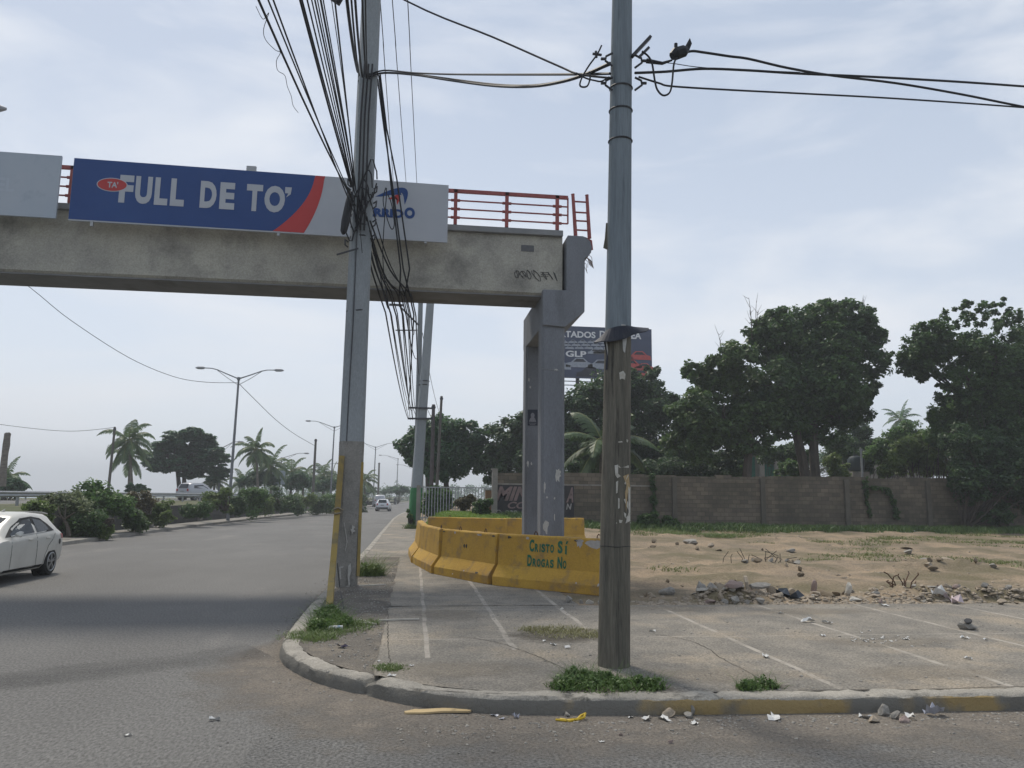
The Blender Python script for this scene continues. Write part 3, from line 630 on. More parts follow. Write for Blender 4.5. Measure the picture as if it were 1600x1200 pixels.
# ================================================================== CONCRETE BARRIERS
m_yel = mat('yellow_barrier_paint', (.47, .29, .05), (.38, .22, .038), 1.2, (.22, .155, .08), 2.4, (.53, .70), rough=.8, bump=.5, bscale=12, fine=.12, fscale=30)
m_raw = mat('chipped_concrete', (.42, .39, .36), (.33, .31, .29), 9, rough=.95, bump=.6, bscale=20)
BP = [(0, .0), (.30, .0), (.30, .18), (.125, .42), (.085, 1.04), (.07, 1.06)]
def barrier(label, a, b, tilt=0, loops=(.3, .7), seed=0, z=.15):
    a = Vector((a[0], a[1], z)); b = Vector((b[0], b[1], z)); d = (b-a); ln = d.length; d.normalize(); nrm = Vector((-d.y, d.x, 0))   # nrm: away from the viewer side
    c = (a+b)/2 + nrm*.30
    t = thing('concrete_barrier', label, 'barrier', c, math.atan2(d.y, d.x), 'yellow concrete barriers around the bridge pier')
    half = [(-.30, 0), (-.30, .18), (-.125, .42), (-.095, 1.03), (-.07, 1.06)]; ring = half + [(-x, zz) for x, zz in reversed(half)]
    mb = MB(); n = 14; k = len(ring); g = random.Random(seed)
    for i in range(n+1):
        x = -ln/2+.025 + (ln-.05)*i/n
        for y, zz in ring:
            e = .010 if 0 < i < n else 0; q = Vector((x*2, y*3, zz*3+seed))
            mb.v.append((x + (0 if 0 < i < n else (-1 if i else 1)*.04*max(0, mnoise.noise(q*1.7))), y+e*mnoise.noise(q)-tilt*zz, zz+ (e*mnoise.noise(q*1.4+Vector((9, 0, 0))) if zz > .1 else 0)))
    for i in range(n):
        for j in range(k): mb.f.append((i*k+j, i*k+(j+1) % k, (i+1)*k+(j+1) % k, (i+1)*k+j))
    mb.f.append(tuple(range(k))); mb.f.append(tuple(n*k+j for j in reversed(range(k))))
    mb.build('body', m_yel, t, bevel=.012)
    for u in loops:
        l_ = MB(); x = -ln/2+ln*u; l_.tube([(x-.05, -tilt, 1.03), (x-.045, -tilt, 1.1), (x-.01, -tilt, 1.14), (x+.03, -tilt, 1.11), (x+.05, -tilt, 1.03)], .011, 6); l_.build('lifting_loop', m_rust, t)
    return t, ln
bL, lnL = barrier('yellow barrier left of the lettered one, with a small black mark', (.52, 18.92), (1.63, 16.62), seed=2, loops=(.3, .75))
bR, lnR = barrier('yellow barrier with green stencilled lettering on its front face', (1.67, 16.56), (3.80, 14.48), seed=3, loops=(.32, .83))
bE, _ = barrier('yellow barrier seen nearly end-on at the left corner of the ring', (.02, 21.9), (.47, 18.98), seed=4, loops=(.9,), tilt=.02)
bF, _ = barrier('worn yellow barrier leaning along the road side of the ring', (-.12, 25.3), (-.02, 22.0), seed=5, loops=(), tilt=-.05)
barrier('yellow barrier at the back of the ring, nearer the road', (.45, 29.6), (3.3, 28.1), seed=6, loops=(.28,))
barrier('yellow barrier at the back of the ring behind the bridge columns', (3.4, 28.3), (6.75, 29.7), seed=7, loops=(.5,))
# lettering and marks painted on the front barriers (local space of each barrier: front face looks to -y)
def face(x, z):
    y = -.125+(z-.42)/(1.03-.42)*.03 if z > .42 else -.30+(z-.18)/.24*.175
    return (x, y-.008, z)
m_green = mat('green_stencil_paint', (.02, .11, .06), (.03, .14, .08), 12, rough=.8)
def onbar(x, z): return face(x, z)
mb = MB(); h = lnR/2
def big_small(words, x, z, hb, hs, wb, ws):
    for ch, big in words:
        if ch == ' ': x += wb*.55; continue
        ww = wb if big else (ws*.55 if ch in 'IÍ' else ws)
        if ch == 'I': mb.add([onbar(x+ww*.2, z), onbar(x+ww*.62, z), onbar(x+ww*.62, z+hs), onbar(x+ww*.2, z+hs)], [(0, 1, 2, 3)])
        else: text(mb, ch, x, x+ww*.86, z, z+(hb if big else hs), onbar, .045)
        x += ww
    return x
zz = .72
big_small([('C', 1), ('R', 0), ('I', 0), ('S', 0), ('T', 0), ('O', 0), (' ', 0), ('S', 1)], -h+.86, .73, .25, .17, .138, .108)
mb.add([onbar(-h+1.745, .72), onbar(-h+1.785, .72), onbar(-h+1.785, .89), onbar(-h+1.745, .89)], [(0, 1, 2, 3)]); mb.add([onbar(-h+1.75, .92), onbar(-h+1.785, .92), onbar(-h+1.815, .98), onbar(-h+1.775, .98)], [(0, 1, 2, 3)])
big_small([('D', 1), ('R', 0), ('O', 0), ('G', 0), ('A', 0), ('S', 0), (' ', 0), ('N', 1)], -h+.82, .435, .23, .165, .135, .108)
text(mb, 'O', -h+1.70, -h+1.785, .435, .60, onbar, .045)
mb.build('stencil_lettering', m_green, bR)
mb = MB(); g = random.Random(8)
for cx, a, b in ((h-.9, .10, .10), (h-.55, .22, .10), (h-.35, .1, .05)):
    pts = [(cx+a*math.cos(2*math.pi*q/14)*g.uniform(.6, 1.1), 1.0+b*math.sin(2*math.pi*q/14)*g.uniform(.5, 1.1)-b*.4) for q in range(14)]
    mb.add([(x, face(x, min(z_, 1.02))[1]+.002, min(z_, 1.02)) for x, z_ in pts], [tuple(range(14))])
mb.build('chipped_spot', m_raw, bR)
for ob, L2, sd_ in ((bL, lnL, 31), (bR, lnR, 32), (bE, 2.9, 33)):
    g = random.Random(sd_)
    for q in range(9):
        cx = g.uniform(-L2/2+.1, L2/2-.1); cz = g.choice((1.0, 1.0, 1.0, .2, .1)); a, b = g.uniform(.025, .09), g.uniform(.015, .045)
        pts = [(cx+a*math.cos(2*math.pi*i/11)*g.uniform(.5, 1.15), min(1.025, max(.02, cz+b*math.sin(2*math.pi*i/11)*g.uniform(.5, 1.15)))) for i in range(11)]
        MB().add([tuple(Vector(face(*p))+Vector((0, .0, .002))) for p in pts], [tuple(range(11))]).build('chipped_spot', m_raw if q % 3 else mat('tyre_scuff', (.06, .055, .05), (.10, .085, .06), 20, rough=.9), ob)
mb = MB()
for cx in (-.12, -.02): mb.add([face(cx+.05*math.cos(q)*(1 if q % 2 else .6), .72+.05*math.sin(q)) for q in range(6)], [tuple(range(6))])
mb.build('black_mark', mat('black_paint', (.03, .03, .03), rough=.8), bL)

# ================================================================== POLES
m_wood = mat('weathered_wood', (.16, .148, .12), (.105, .10, .083), 2.2, (.05, .048, .042), 3.4, (.56, .68), rough=.95, bump=1, bscale=9, stretch=(6, 6, .35), fine=.25, fscale=14)
m_black = mat('black_rubber', (.018, .019, .022), rough=.6)
m_dkmetal = mat('dark_metal', (.07, .075, .085), (.05, .05, .055), 8, rough=.6, metal=.3)
m_tin = mat('old_tin_sheet', (.028, .032, .045), (.05, .052, .06), 5, rough=.6, metal=.5)
m_paper = mat('torn_paper', (.50, .49, .45), (.38, .36, .31), 22, rough=.95)
m_ochre = mat('aged_paper', (.30, .21, .10), (.40, .32, .2), 18, rough=.95)
WPB = Vector((2.26, 8.71, .10)); 
wtop = PY(972, 0, 8.71)
wdir = (wtop-Vector((2.27, 8.71, .15)))/ (wtop.z-.15)
def wp(z): return Vector((2.27, 8.71, .15)) + wdir*(z-.15)
def wr(z): return .178-.0062*(z-.15)*1.05
wt = thing('wooden_utility_pole', 'thick weathered wooden utility pole at the pavement edge with torn paper on it', 'utility pole', WPB)
mb = MB(); n = 26; nz = 46
for i in range(nz+1):
    z = .05+11*i/nz; c = wp(z); r = wr(z)
    for j in range(n):
        th = 2*math.pi*j/n; e = 1+.035*mnoise.noise(Vector((math.cos(th)*3, math.sin(th)*3, z*.35)))
        mb.v.append((c.x+r*e*math.cos(th), c.y+r*e*math.sin(th), z))
mb.f = [(i*n+j, i*n+(j+1) % n, (i+1)*n+(j+1) % n, (i+1)*n+j) for i in range(nz) for j in range(n)] + [tuple(nz*n+j for j in range(n))]
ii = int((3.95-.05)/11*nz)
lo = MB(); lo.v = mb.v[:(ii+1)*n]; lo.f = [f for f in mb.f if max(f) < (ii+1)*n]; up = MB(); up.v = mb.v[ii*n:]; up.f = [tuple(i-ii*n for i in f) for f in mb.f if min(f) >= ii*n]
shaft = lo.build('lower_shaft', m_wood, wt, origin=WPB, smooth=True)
up.build('upper_shaft', mat('veil_tinted_wood', (.205, .24, .265), (.155, .185, .208), 2.0, (.09, .11, .125), 2.6, (.58, .7), rough=.9, bump=.6, bscale=9, stretch=(6, 6, .3), fine=.12, fscale=14), wt, origin=WPB, smooth=True)  # bluish veil and backlight put into the wood colour above the flap
# tin flap nailed round the pole, with loose strips hanging under it
def onpole(px, py, dr=.004):
    """point of the pole surface facing the photographer at that height"""
    a = PY(px, py, 8.71-.17); z = a.z; c = wp(z); r = wr(z)+dr; x = max(-.98*r, min(.98*r, (a.x-c.x)*1.0)); return Vector((c.x+x, c.y-math.sqrt(max(0, r*r-x*x)), z))
mb = MB(); ring1 = []; ring2 = []
for j in range(21):
    th = math.pi*(1.02+.98*j/20); z1 = 3.95+.0*j; c = wp(3.9); u = j/20
    ring1.append(c+Vector((.165*math.cos(th), .165*math.sin(th), .02+.10*u**.5)))
    fl = .21+.17*max(0, math.cos(th))**3 + .09*max(0, -math.cos(th))**2 + .02*mnoise.noise(Vector((u*6, 1, 2)))
    ring2.append(c+Vector((fl*math.cos(th), fl*math.sin(th)*.95, -.085+.20*u**1.3-.06*math.sin(math.pi*u)+.02*mnoise.noise(Vector((u*5, 3, 2))))))
k = 21; mb.v = [tuple(p) for p in ring1+ring2] + [tuple(p+Vector((0, 0, -.012))) for p in ring1+ring2]
mb.f = [(i, i+1, k+i+1, k+i) for i in range(k-1)] + [(2*k+i, 3*k+i, 3*k+i+1, 2*k+i+1) for i in range(k-1)] + [(k+i, k+i+1, 3*k+i+1, 3*k+i) for i in range(k-1)] + [(0, k, 3*k, 2*k), (k-1, 3*k-1, 4*k-1, 2*k-1)[::1]]
mb.build('tin_flap', m_tin, wt, origin=WPB)
def strip(pts, name, m, dr=.006):
    q = [onpole(x, y, dr) for x, y in pts]; k = len(q); c = [p+Vector((0, .02, 0)) for p in q]
    MB().add(q+c, [tuple(range(k)), tuple(reversed(range(k, 2*k)))]+[(i, i+k, (i+1) % k+k, (i+1) % k) for i in range(k)]).build(name, m, shaft, origin=WPB)
m_tin2 = mat('pale_tin', (.42, .42, .40), (.3, .3, .29), 12, rough=.6)
strip([(971, 506), (978, 507), (980, 530), (977, 551), (974, 548), (973, 530)], 'hanging_strip', m_tin2, .012)
c = wp(3.7); MB().prism([(-.20, .17), (-.155, .16), (-.14, -.02), (-.15, -.22), (-.175, -.23), (-.16, -.05), (-.185, .08)], lambda x, z, y: (c.x+x, c.y+y, c.z+z), -.10, -.09).build('hanging_strip', m_tin, shaft, origin=WPB)
MB().prism([(-.188, .16), (-.165, .16), (-.145, 0), (-.15, -.06), (-.165, .05)], lambda x, z, y: (c.x+x, c.y+y, c.z+z), -.115, -.11).build('hanging_strip', m_tin2, shaft, origin=WPB)
c = wp(4.95); MB().prism([(-.165, .33), (-.15, .33), (-.15, 0), (-.20, .02), (-.18, .14)], lambda x, z, y: (c.x+x, c.y+y, c.z+z), -.04, -.02).build('wood_splinter', m_wood, shaft, origin=WPB)
for P, m in (([(968, 582), (974, 579), (978, 584), (977, 593), (972, 591), (969, 593)], m_paper), ([(961, 727), (966, 726), (966, 740), (970, 744), (965, 747), (962, 742)], m_paper), ([(966, 728), (984, 727), (984, 731), (975, 730), (968, 731)], m_paper),
             ([(963, 753), (966, 751), (965, 770), (963, 771)], m_paper), ([(966, 778), (968, 779), (968, 794), (966, 795)], m_paper), ([(974, 744), (984, 740), (987, 760), (982, 771), (979, 800), (977, 770), (980, 758)], m_ochre),
             ([(976, 756), (982, 742), (984, 743), (978, 757)], m_paper), ([(983, 760), (988, 761), (988, 800), (985, 815), (978, 818), (984, 800)], m_paper), ([(975, 780), (979, 779), (984, 787), (987, 796), (983, 796), (978, 787)], m_paper),
             ([(963, 816.5), (989, 816.5), (989, 818), (963, 818)], m_paper), ([(967, 812), (973, 813), (971, 817), (968, 817)], m_paper), ([(975, 800), (979, 803), (978, 810), (976, 806)], m_paper), ([(979, 808), (988, 803), (988, 815), (981, 815)], m_paper), ([(966, 690), (972, 689), (973, 691), (967, 691.5)], m_paper),
             ([(980, 686), (983, 687), (982, 691), (980, 690)], m_paper)):
    strip(P, 'paper_scrap', m)
mb = MB(); c = wp(1.46); n = 24; mb.tube([c+Vector((.172*math.cos(2*math.pi*i/n), .172*math.sin(2*math.pi*i/n), .004*math.sin(i))) for i in range(n+1)], .004, 5); mb.build('wire_tie', m_black, wt, origin=WPB)
# hardware at the top
def wpp(px, py, Y=8.6): return PY(px, py, Y)
def hardware(name, *segs, par=None, m=None, rad=.02):
    mb = MB()
    for s_ in segs: mb.tube([wpp(*q) for q in s_], rad, 6)
    return mb.build(name, m or m_dkmetal, par or wt, origin=WPB)
mb = MB(); mb.bar(wpp(988, 88), wpp(1016, 58), .07, .035); mb.bar(wpp(998, 90), wpp(1014, 74), .03, .03); mb.build('bracket_arm', m_dkmetal, wt, origin=WPB)
for (x, y) in ((957, 92), (992, 95), (957, 130), (992, 130)):
    s_ = -1 if x < 970 else 1; mb = MB(); mb.tube([wpp(x, y-9), wpp(x+s_*10, y-4), wpp(x+s_*11, y+3), wpp(x, y+11)], .014, 6); mb.tube([wpp(x+s_*10, y), wpp(x+s_*18, y)], .018, 6); mb.build('eye_bracket', m_dkmetal, wt, origin=WPB)
hardware('guy_clamp', [(926, 84), (940, 86)], [(931, 80), (932, 90)], rad=.016)
for z in (6.35, 6.75, 7.05):
    c = wp(z); mb = MB(); mb.tube([c+Vector(((wr(z)+.004)*math.cos(2*math.pi*i/20), (wr(z)+.004)*math.sin(2*math.pi*i/20), 0)) for i in range(21)], .012, 5); mb.build('band_clamp', m_dkmetal, wt, origin=WPB)

# concrete pole by the road
m_pole = mat('pole_concrete', (.27, .295, .31), (.225, .245, .26), 1.3, (.17, .18, .185), .9, (.56, .72), rough=.9, bump=.35, bscale=25, stretch=(1, 1, .35), fine=.12, fscale=40)
m_pole_low = mat('pole_concrete_worn', (.26, .25, .23), (.19, .185, .17), 3, (.42, .40, .36), 1.7, (.62, .67), rough=.95, bump=.7, bscale=18, fine=.2, fscale=40)
m_yp = mat('faded_yellow_paint', (.33, .24, .075), (.24, .19, .085), 3, (.15, .13, .09), 2, (.55, .7), rough=.85, bump=.3, bscale=30)
CPB = Vector((-1.33, 16.45, .10)); ctop = PY(580, 0, 16.45); cdir = (ctop-CPB)/(ctop.z-.10)
def cp(z): return CPB+cdir*(z-.1)
def taper_box(mb, z0, z1, r0, r1, rz, f, n=12):
    c8 = [(-1, -.72), (-.72, -1), (.72, -1), (1, -.72), (1, .72), (.72, 1), (-.72, 1), (-1, .72)]; o = len(mb.v)
    for i in range(n+1):
        z = z0+(z1-z0)*i/n; r = r0+(r1-r0)*i/n; c = f(z)
        for x, y in c8: mb.v.append((c.x+r*(x*math.cos(rz)-y*math.sin(rz)), c.y+r*(x*math.sin(rz)+y*math.cos(rz)), z))
    mb.f += [(o+i*8+j, o+i*8+(j+1) % 8, o+(i+1)*8+(j+1) % 8, o+(i+1)*8+j) for i in range(n) for j in range(8)] + [tuple(o+n*8+j for j in range(8))]
ct = thing('concrete_utility_pole', 'tall grey concrete pole at the kerb corner with yellow guards and tangled cables', 'utility pole', CPB)
mb = MB(); taper_box(mb, 3.1, 14.6, .232, .19, R_(14), cp, 20); up_ = mb.build('upper_shaft', m_pole, ct, origin=CPB)
mb = MB(); taper_box(mb, .05, 3.1, .215, .236, R_(14), cp, 8); lo_ = mb.build('lower_shaft', m_pole_low, ct, origin=CPB)
def onc(px, py): return PY(px, py, 16.19)
MB().tube([onc(541.5, 690), onc(545, 620), onc(552, 500), onc(556, 400), onc(560, 330)], .012, 5).build('earth_cable', m_dkmetal, ct, origin=CPB)
MB().tube([onc(527, 880), onc(531, 918), PZ(537, 950, .17)], .008, 5).build('earth_wire', m_black, ct, origin=CPB)
for nm, P in (('yellow_guard', [(515, 944), (520, 880), (527, 800), (534, 712)]), ):
    q = [PY(x, y, 16.12) for x, y in P]; q[0] = PZ(515, 945, .15); q[1] = PY(520.5, 880, 15.6)
    b = MB()
    for a_, b_ in zip(q[:-1], q[1:]): b.bar(a_, b_+(b_-a_)*.001, .115, .05, up=(0, 1, 0))
    b.build(nm, m_yp, ct, origin=CPB)
b = MB(); q = [PY(559.5, 900, 16.3), PY(566, 722, 16.3)]; b.bar(q[0], q[1], .06, .05, up=(0, 1, 0)); b.build('yellow_guard', m_yp, ct, origin=CPB)
b = MB(); b.tube([PY(x, y, 16.05) for x, y in ((521, 796), (528, 793), (536, 797), (533, 801), (524, 803), (519, 800))], .02, 5); b.build('rope_tie', mat('old_rope', (.22, .19, .14), rough=1), ct, origin=CPB)
# paint marks on the worn foot
for P in ([(537, 817), (538, 816), (543, 846), (540, 861), (539, 861), (541.5, 846)], [(547, 826), (550, 827), (550, 820), (555, 824), (552, 827), (556, 830), (552, 831), (550, 835), (549, 830)], [(544, 884), (548, 880), (549, 892), (546, 903), (547, 912), (545, 918), (543, 900)], [(530, 886), (537, 884), (536, 887), (532, 888), (533, 905), (531, 905)]):
    q = [onc(x, y)+Vector((0, -.0, 0)) for x, y in P]; c_ = [p+Vector((0, .03, 0)) for p in q]; k = len(q)
    MB().add(q+c_, [tuple(range(k)), tuple(reversed(range(k, 2*k)))]+[(i, i+k, (i+1) % k+k, (i+1) % k) for i in range(k)]).build('paint_mark', mat('old_white_paint', (.42, .41, .38), (.33, .32, .3), 20, rough=.95), lo_, origin=CPB)
for z in (5.9, 7.55, 7.8, 8.05, 8.35, 8.6, 11.2, 11.32):
    mb = MB(); c = cp(z); r = .245-.004*z; mb.tube([c+Vector((r*math.cos(2*math.pi*i/16)*1.02, r*math.sin(2*math.pi*i/16)*1.02, .012*math.sin(i*2+z))) for i in range(17)], .016, 5); mb.build('steel_band', m_dkmetal, ct, origin=CPB)
g = random.Random(21)
for i in range(9):
    z = g.uniform(7.3, 8.9); s_ = g.choice((-1, 1)); c = cp(z)+Vector((s_*.25, -.12, 0)); mb = MB(); mb.tube([c, c+Vector((s_*.07, -.03, .05)), c+Vector((s_*.06, -.05, -.08)), c+Vector((0, -.02, -.12))], .018, 6); mb.build('cable_clamp', m_dkmetal, ct, origin=CPB)
mb = MB(); mb.bar(PY(526, 398, 16.1), PY(560, 388, 16.1), .03); mb.build('step_bar', m_dkmetal, ct, origin=CPB)
mb = MB(); a = PY(549, 300, 15.95); b_ = PY(536, 366, 15.9); q = [a.lerp(b_, t) for t in (0, .08, .3, .7, .93, 1)]; mb.tube(q, [.03, .07, .085, .09, .07, .03], 10); mb.build('splice_case', m_black, ct, origin=CPB, smooth=True)
g = random.Random(4)
for k in range(6):
    mb = MB(); z = 8.2+.2*k; c = cp(z-.4)+Vector((-.2+.08*k, -.27, 0)); pts = [c+Vector((.10*math.cos(t)*(1+.2*g.random()), -.04+.02*math.sin(3*t), .42*math.sin(t)*(.8+.3*g.random()))) for t in np.linspace(0, 6.0, 14)]; mb.tube(pts, .016, 5); mb.build('cable_coil', m_black, ct, origin=CPB)
for x0 in (560, 566, 572):   # risers strapped to the upper shaft
    mb = MB(); mb.tube([PY(x0+10, 100, 16.12), PY(x0+4, 180, 16.14), PY(x0, 300, 16.14), PY(x0-3, 360, 16.15)], .02, 5); mb.build('riser_cable', m_black, ct, origin=CPB)

# pair of farther poles, crossarms between them
FPB = Vector((.05, 45.4, .10))
def fpole(name, label, b0, pts, r0, r1, paint=None, extra=None, m=None, Y=45.4):
    t = thing(name, label, 'utility pole', b0); a = Vector(b0); b = PY(pts[0], pts[1], Y); b = b+(b-a)*pts[2]
    mb = MB(); f = lambda z: a+(b-a)*((z-a.z)/(b.z-a.z)); taper_box(mb, a.z, b.z, r0, r1, R_(8), f, 6); mb.build('shaft', m or m_pole, t, origin=b0)
    if paint:
        mb = MB(); taper_box(mb, a.z+.01, a.z+paint, r0+.006, r0+.004, R_(8), f, 3); mb.build('green_base', mat('green_pole_paint', (.035, .17, .06), (.05, .2, .08), 4, rough=.8), t, origin=b0)
    return t, f
ft, ff = fpole('concrete_utility_pole', 'leaning grey concrete pole with a green painted base beyond the barriers', FPB, (672, 477, .12), .32, .2, 2.35)
fv, fg = fpole('concrete_utility_pole', 'upright slim pole joined by crossarms to the leaning green based pole', PZ(652, 824, .15)+Vector((-.12, .6, -.05)), (657, 477, .12), .16, .13, Y=45.8)
mb = MB(); mb.bar(PY(640, 637, 45.1), PY(677, 638, 45.1), .1); mb.build('crossarm', m_dkmetal, ft, origin=FPB)
mb = MB(); mb.bar(PY(637, 654, 45.1), PY(677, 654, 45.1), .1); mb.build('crossarm', m_dkmetal, ft, origin=FPB)
mb = MB(); mb.bar(PY(608, 476, 45.6), PY(630, 477, 45.6), .12); mb.bar(PY(624, 478, 45.6), PY(654, 508, 45.6), .09); mb.build('crossarm', m_dkmetal, fv, origin=fv.location)
mb = MB(); mb.bar(PY(618, 516, 45.4), PY(652, 516, 45.4), .06); mb.build('crossarm', m_dkmetal, fv, origin=fv.location)
for y_ in (594, 600, 637):
    q = PY(664-(y_-590)*.12, y_, 45.0); mb = MB(); mb.tube([q+Vector((.28*math.cos(a_), .28*math.sin(a_)+.4, 0)) for a_ in np.linspace(0, 6.28, 13)], .03, 5); mb.build('steel_band', m_dkmetal, ft, origin=FPB)
def simple_pole(name, label, top, base_z, r, m, Y, foot=None, cat='pole', group=None):
    a = PY(top[0], top[1], Y); f = Vector((foot if foot is not None else a.x, Y, base_z)); t = thing(name, label, cat, f, group=group)
    MB().tube([f, f.lerp(a, .5), a], [r, r*.85, r*.7], 8).build('shaft', m, t, origin=f, smooth=True); MB().tube([a-Vector((0, 0, .25)), a-Vector((0, 0, .12))], r*.95, 8).build('cap_band', m_dkmetal, t, origin=f); return t
m_brown = mat('brown_steel', (.10, .085, .085), (.075, .065, .065), 3, rough=.8)
m_wood2 = mat('grey_wood_pole', (.13, .12, .105), (.09, .085, .075), 3, rough=.95, stretch=(3, 3, .3))
tp = simple_pole('transformer_pole', 'brown post standing right of the leaning pole above the roadside tree', (677.5, 632), .2, .15, m_brown, 50)
simple_pole('wooden_pole', 'bare wooden pole rising above the roadside tree, just right of the brown post', (690, 619), .2, .13, m_wood2, 56, foot=PY(683, 700, 56).x)

# street lamps
m_lamp = mat('lamp_steel', (.20, .21, .225), (.16, .17, .18), 2, rough=.6, metal=.2)
m_lhead = mat('lamp_head_grey', (.30, .31, .33), rough=.5)
def lamp(label, px, py, Y, basez, arms, dx=None, group='street lamps along the median', ang=R_(0), armlen=2.9):
    top = PY(px, py, Y); f = Vector((top.x - .012*(top.z-basez) if dx is None else dx, Y, basez)); t = thing('street_lamp', label, 'street lamp', f, group=group)
    MB().tube([f, f.lerp(top, .5), top], [.12, .095, .07], 8).build('post', m_lamp, t, origin=f, smooth=True)
    MB().tube([top-Vector((0, 0, .1)), top+Vector((0, 0, .12))], .11, 8).build('cap', m_lamp, t, origin=f)
    for s_ in arms:
        d = Vector((s_*math.cos(ang), math.sin(ang), 0)); a = MB()
        a.tube([top, top+d*armlen*.35+Vector((0, 0, .34)), top+d*armlen*.62+Vector((0, 0, .62)), top+d*armlen*.78+Vector((0, 0, .72)), top+d*armlen+Vector((0, 0, .74))], [.05, .042, .04, .035, .035], 6)
        a.tube([top-Vector((0, 0, .45)), top+d*armlen*.35+Vector((0, 0, .10)), top+d*armlen*.62+Vector((0, 0, .58))], .022, 5); ao = a.build('arm', m_lamp, t, origin=f)
        h = MB(); e = top+d*(armlen+.28)+Vector((0, 0, .74)); h.tube([e-d*.33, e-d*.2, e+d*.15, e+d*.32], [.05, .11, .10, .04], 8); h.build('lamp_head', m_lhead, ao, origin=f, smooth=True)
    return t
lamp('nearest double armed street lamp, in full view left of the concrete pole', 373, 592, 56, .1, (-1, 1), armlen=2.45, ang=R_(4))
lamp('double armed street lamp half hidden behind the concrete pole', 522.5, 668, 96, .1, (-1, 1))
lamp('double armed street lamp just right of the concrete pole', 587, 699, 132, 0, (-1, 1))
lamp('far double armed street lamp between the two concrete poles', 622, 717, 170, 0, (-1,), armlen=3.6)
lamp('far street lamp arm showing beside the leaning pole', 646, 731, 200, 0, (-1,), armlen=3.8)
lamp('single armed street lamp behind the palms of the far carriageway', 440, 716, 105, 1.2, (1,), group='lamps of the far carriageway', ang=R_(10))
lamp('single armed street lamp above the far palm clump near the concrete pole', 499, 730, 140, 1.2, (1,), group='lamps of the far carriageway', ang=R_(10))
lamp('single armed street lamp rising through the broad tree', 347, 700, 88, 1.2, (1,), group='lamps of the far carriageway', ang=R_(10), armlen=1.6)
lamp('tiny street lamp far down the road', 715-16, 748, 300, 0, (1,), group='lamps of the far carriageway')
nl = lamp('street lamp at the left frame edge with only its head in view', -78, 205, 21, .1, (1,), armlen=.72, dx=PY(-78, 205, 21).x-.1)
simple_pole('wooden_pole', 'thin wooden pole left of the concrete pole, holding a sagging wire', (493.5, 686), 1.2, .17, m_wood2, 88, foot=PY(489, 770, 88).x)
simple_pole('wooden_pole', 'straight wooden pole right of the second lamp down the road', (592.5, 723), 0, .22, m_wood2, 150, foot=PY(591, 770, 150).x)
simple_pole('wooden_pole', 'thin leaning pole touching the fronds of the left coconut palm', (179.5, 667), 1.2, .12, m_wood2, 62, foot=PY(170, 755, 62).x)
simple_pole('wooden_pole', 'tiny pole right of the leaning pole far down the road', (661, 735), 0, .25, m_wood2, 190)

# ================================================================== CABLES
def sagline(a, b, sag, n=14):
    return [Vector(a).lerp(Vector(b), i/n) - Vector((0, 0, 4*sag*(i/n)*(1-i/n))) for i in range(n+1)]
def cable(label, pts, r=.014, group=None, name='overhead_cable'):
    pts = [Vector(p) for p in pts]
    if len(pts) < 20:      # round off the bends
        q = []
        for i in range(len(pts)-1):
            p0, p1, p2, p3 = pts[max(0, i-1)], pts[i], pts[i+1], pts[min(len(pts)-1, i+2)]
            for k in range(5): t = k/5; q.append(.5*((2*p1)+(p2-p0)*t+(2*p0-5*p1+4*p2-p3)*t*t+(3*p1-p0-3*p2+p3)*t**3))
        pts = q+[pts[-1]]
    o = MB().tube(pts, r, 6).build(name, m_black, origin=pts[0]); return tag(o, label, 'cable', group)
GA = 'cables coming over the road to the left of the concrete pole'
GB = 'cables running from the concrete pole to the farther pole'
LA = 'black cable in the bundle slanting down from the top edge to the concrete pole'
LB = 'black cable in the bundle dropping from the concrete pole to the leaning pole beyond'
def near(label, x0, zm, ex, ey, r=.013, group=GA):
    M_ = PZ(x0, 0, zm); P = PY(ex, ey, 16.05); d = (M_-P); E = P+d*3.4; E.z = P.z+.2
    pts = []
    for i in range(25):
        t = i/24; y = P.y+(E.y-P.y)*t; tm = (M_.y-P.y)/(E.y-P.y)
        x = P.x+(E.x-P.x)*t; lin = P.z+(E.z-P.z)*t; cM = (lin_m := P.z+(E.z-P.z)*tm) - zm; k = cM/(tm*(1-tm)); pts.append((x, y, lin-k*t*(1-t)))
    cable(label, pts, r, group)
for i, (x0, zm, ex, ey, r) in enumerate([(404, 7.45, 553, 316, .016), (419, 7.6, 556, 322, .011), (427, 7.7, 552, 330, .012),
        (469, 8.2, 549, 292, .017), (472, 8.3, 552, 296, .012), (480, 8.5, 551, 290, .012), (487, 8.6, 553, 300, .010), (492, 8.75, 553, 290, .013), (496, 8.8, 555, 305, .009), (501, 8.9, 555, 292, .016), (505, 9.0, 556, 298, .010)]):
    near(LA if 0 < i else 'lowest black cable of the bundle, first from the left at the top edge', x0, zm, ex, ey, r)
near('single black cable running close left of the concrete pole', 523, 9.3, 553, 270, .014)
near('thin cable crossing the pole bundle just left of the concrete pole', 518, 9.2, 566, 395, .007)
for x0, ex, ey, r in ((542, 559, 112, .03), (549, 561, 118, .018), (555, 566, 120, .022), (566, 572, 122, .018), (571, 574, 121, .014)):
    near('thick black cable reaching the concrete pole high up near its cross cables', x0, 10.2, ex, ey, r, 'thick cables at the upper clamp of the concrete pole')
mb = MB(); q = PZ(528, 4, 9.6); mb.tube([q+Vector((-.12, .05, .1)), q, q+Vector((.1, -.04, .14))], [.03, .055, .03], 8); tag(mb.build('cable_splice', m_black, origin=q), 'small black splice hanging on the cables at the top edge', 'splice')
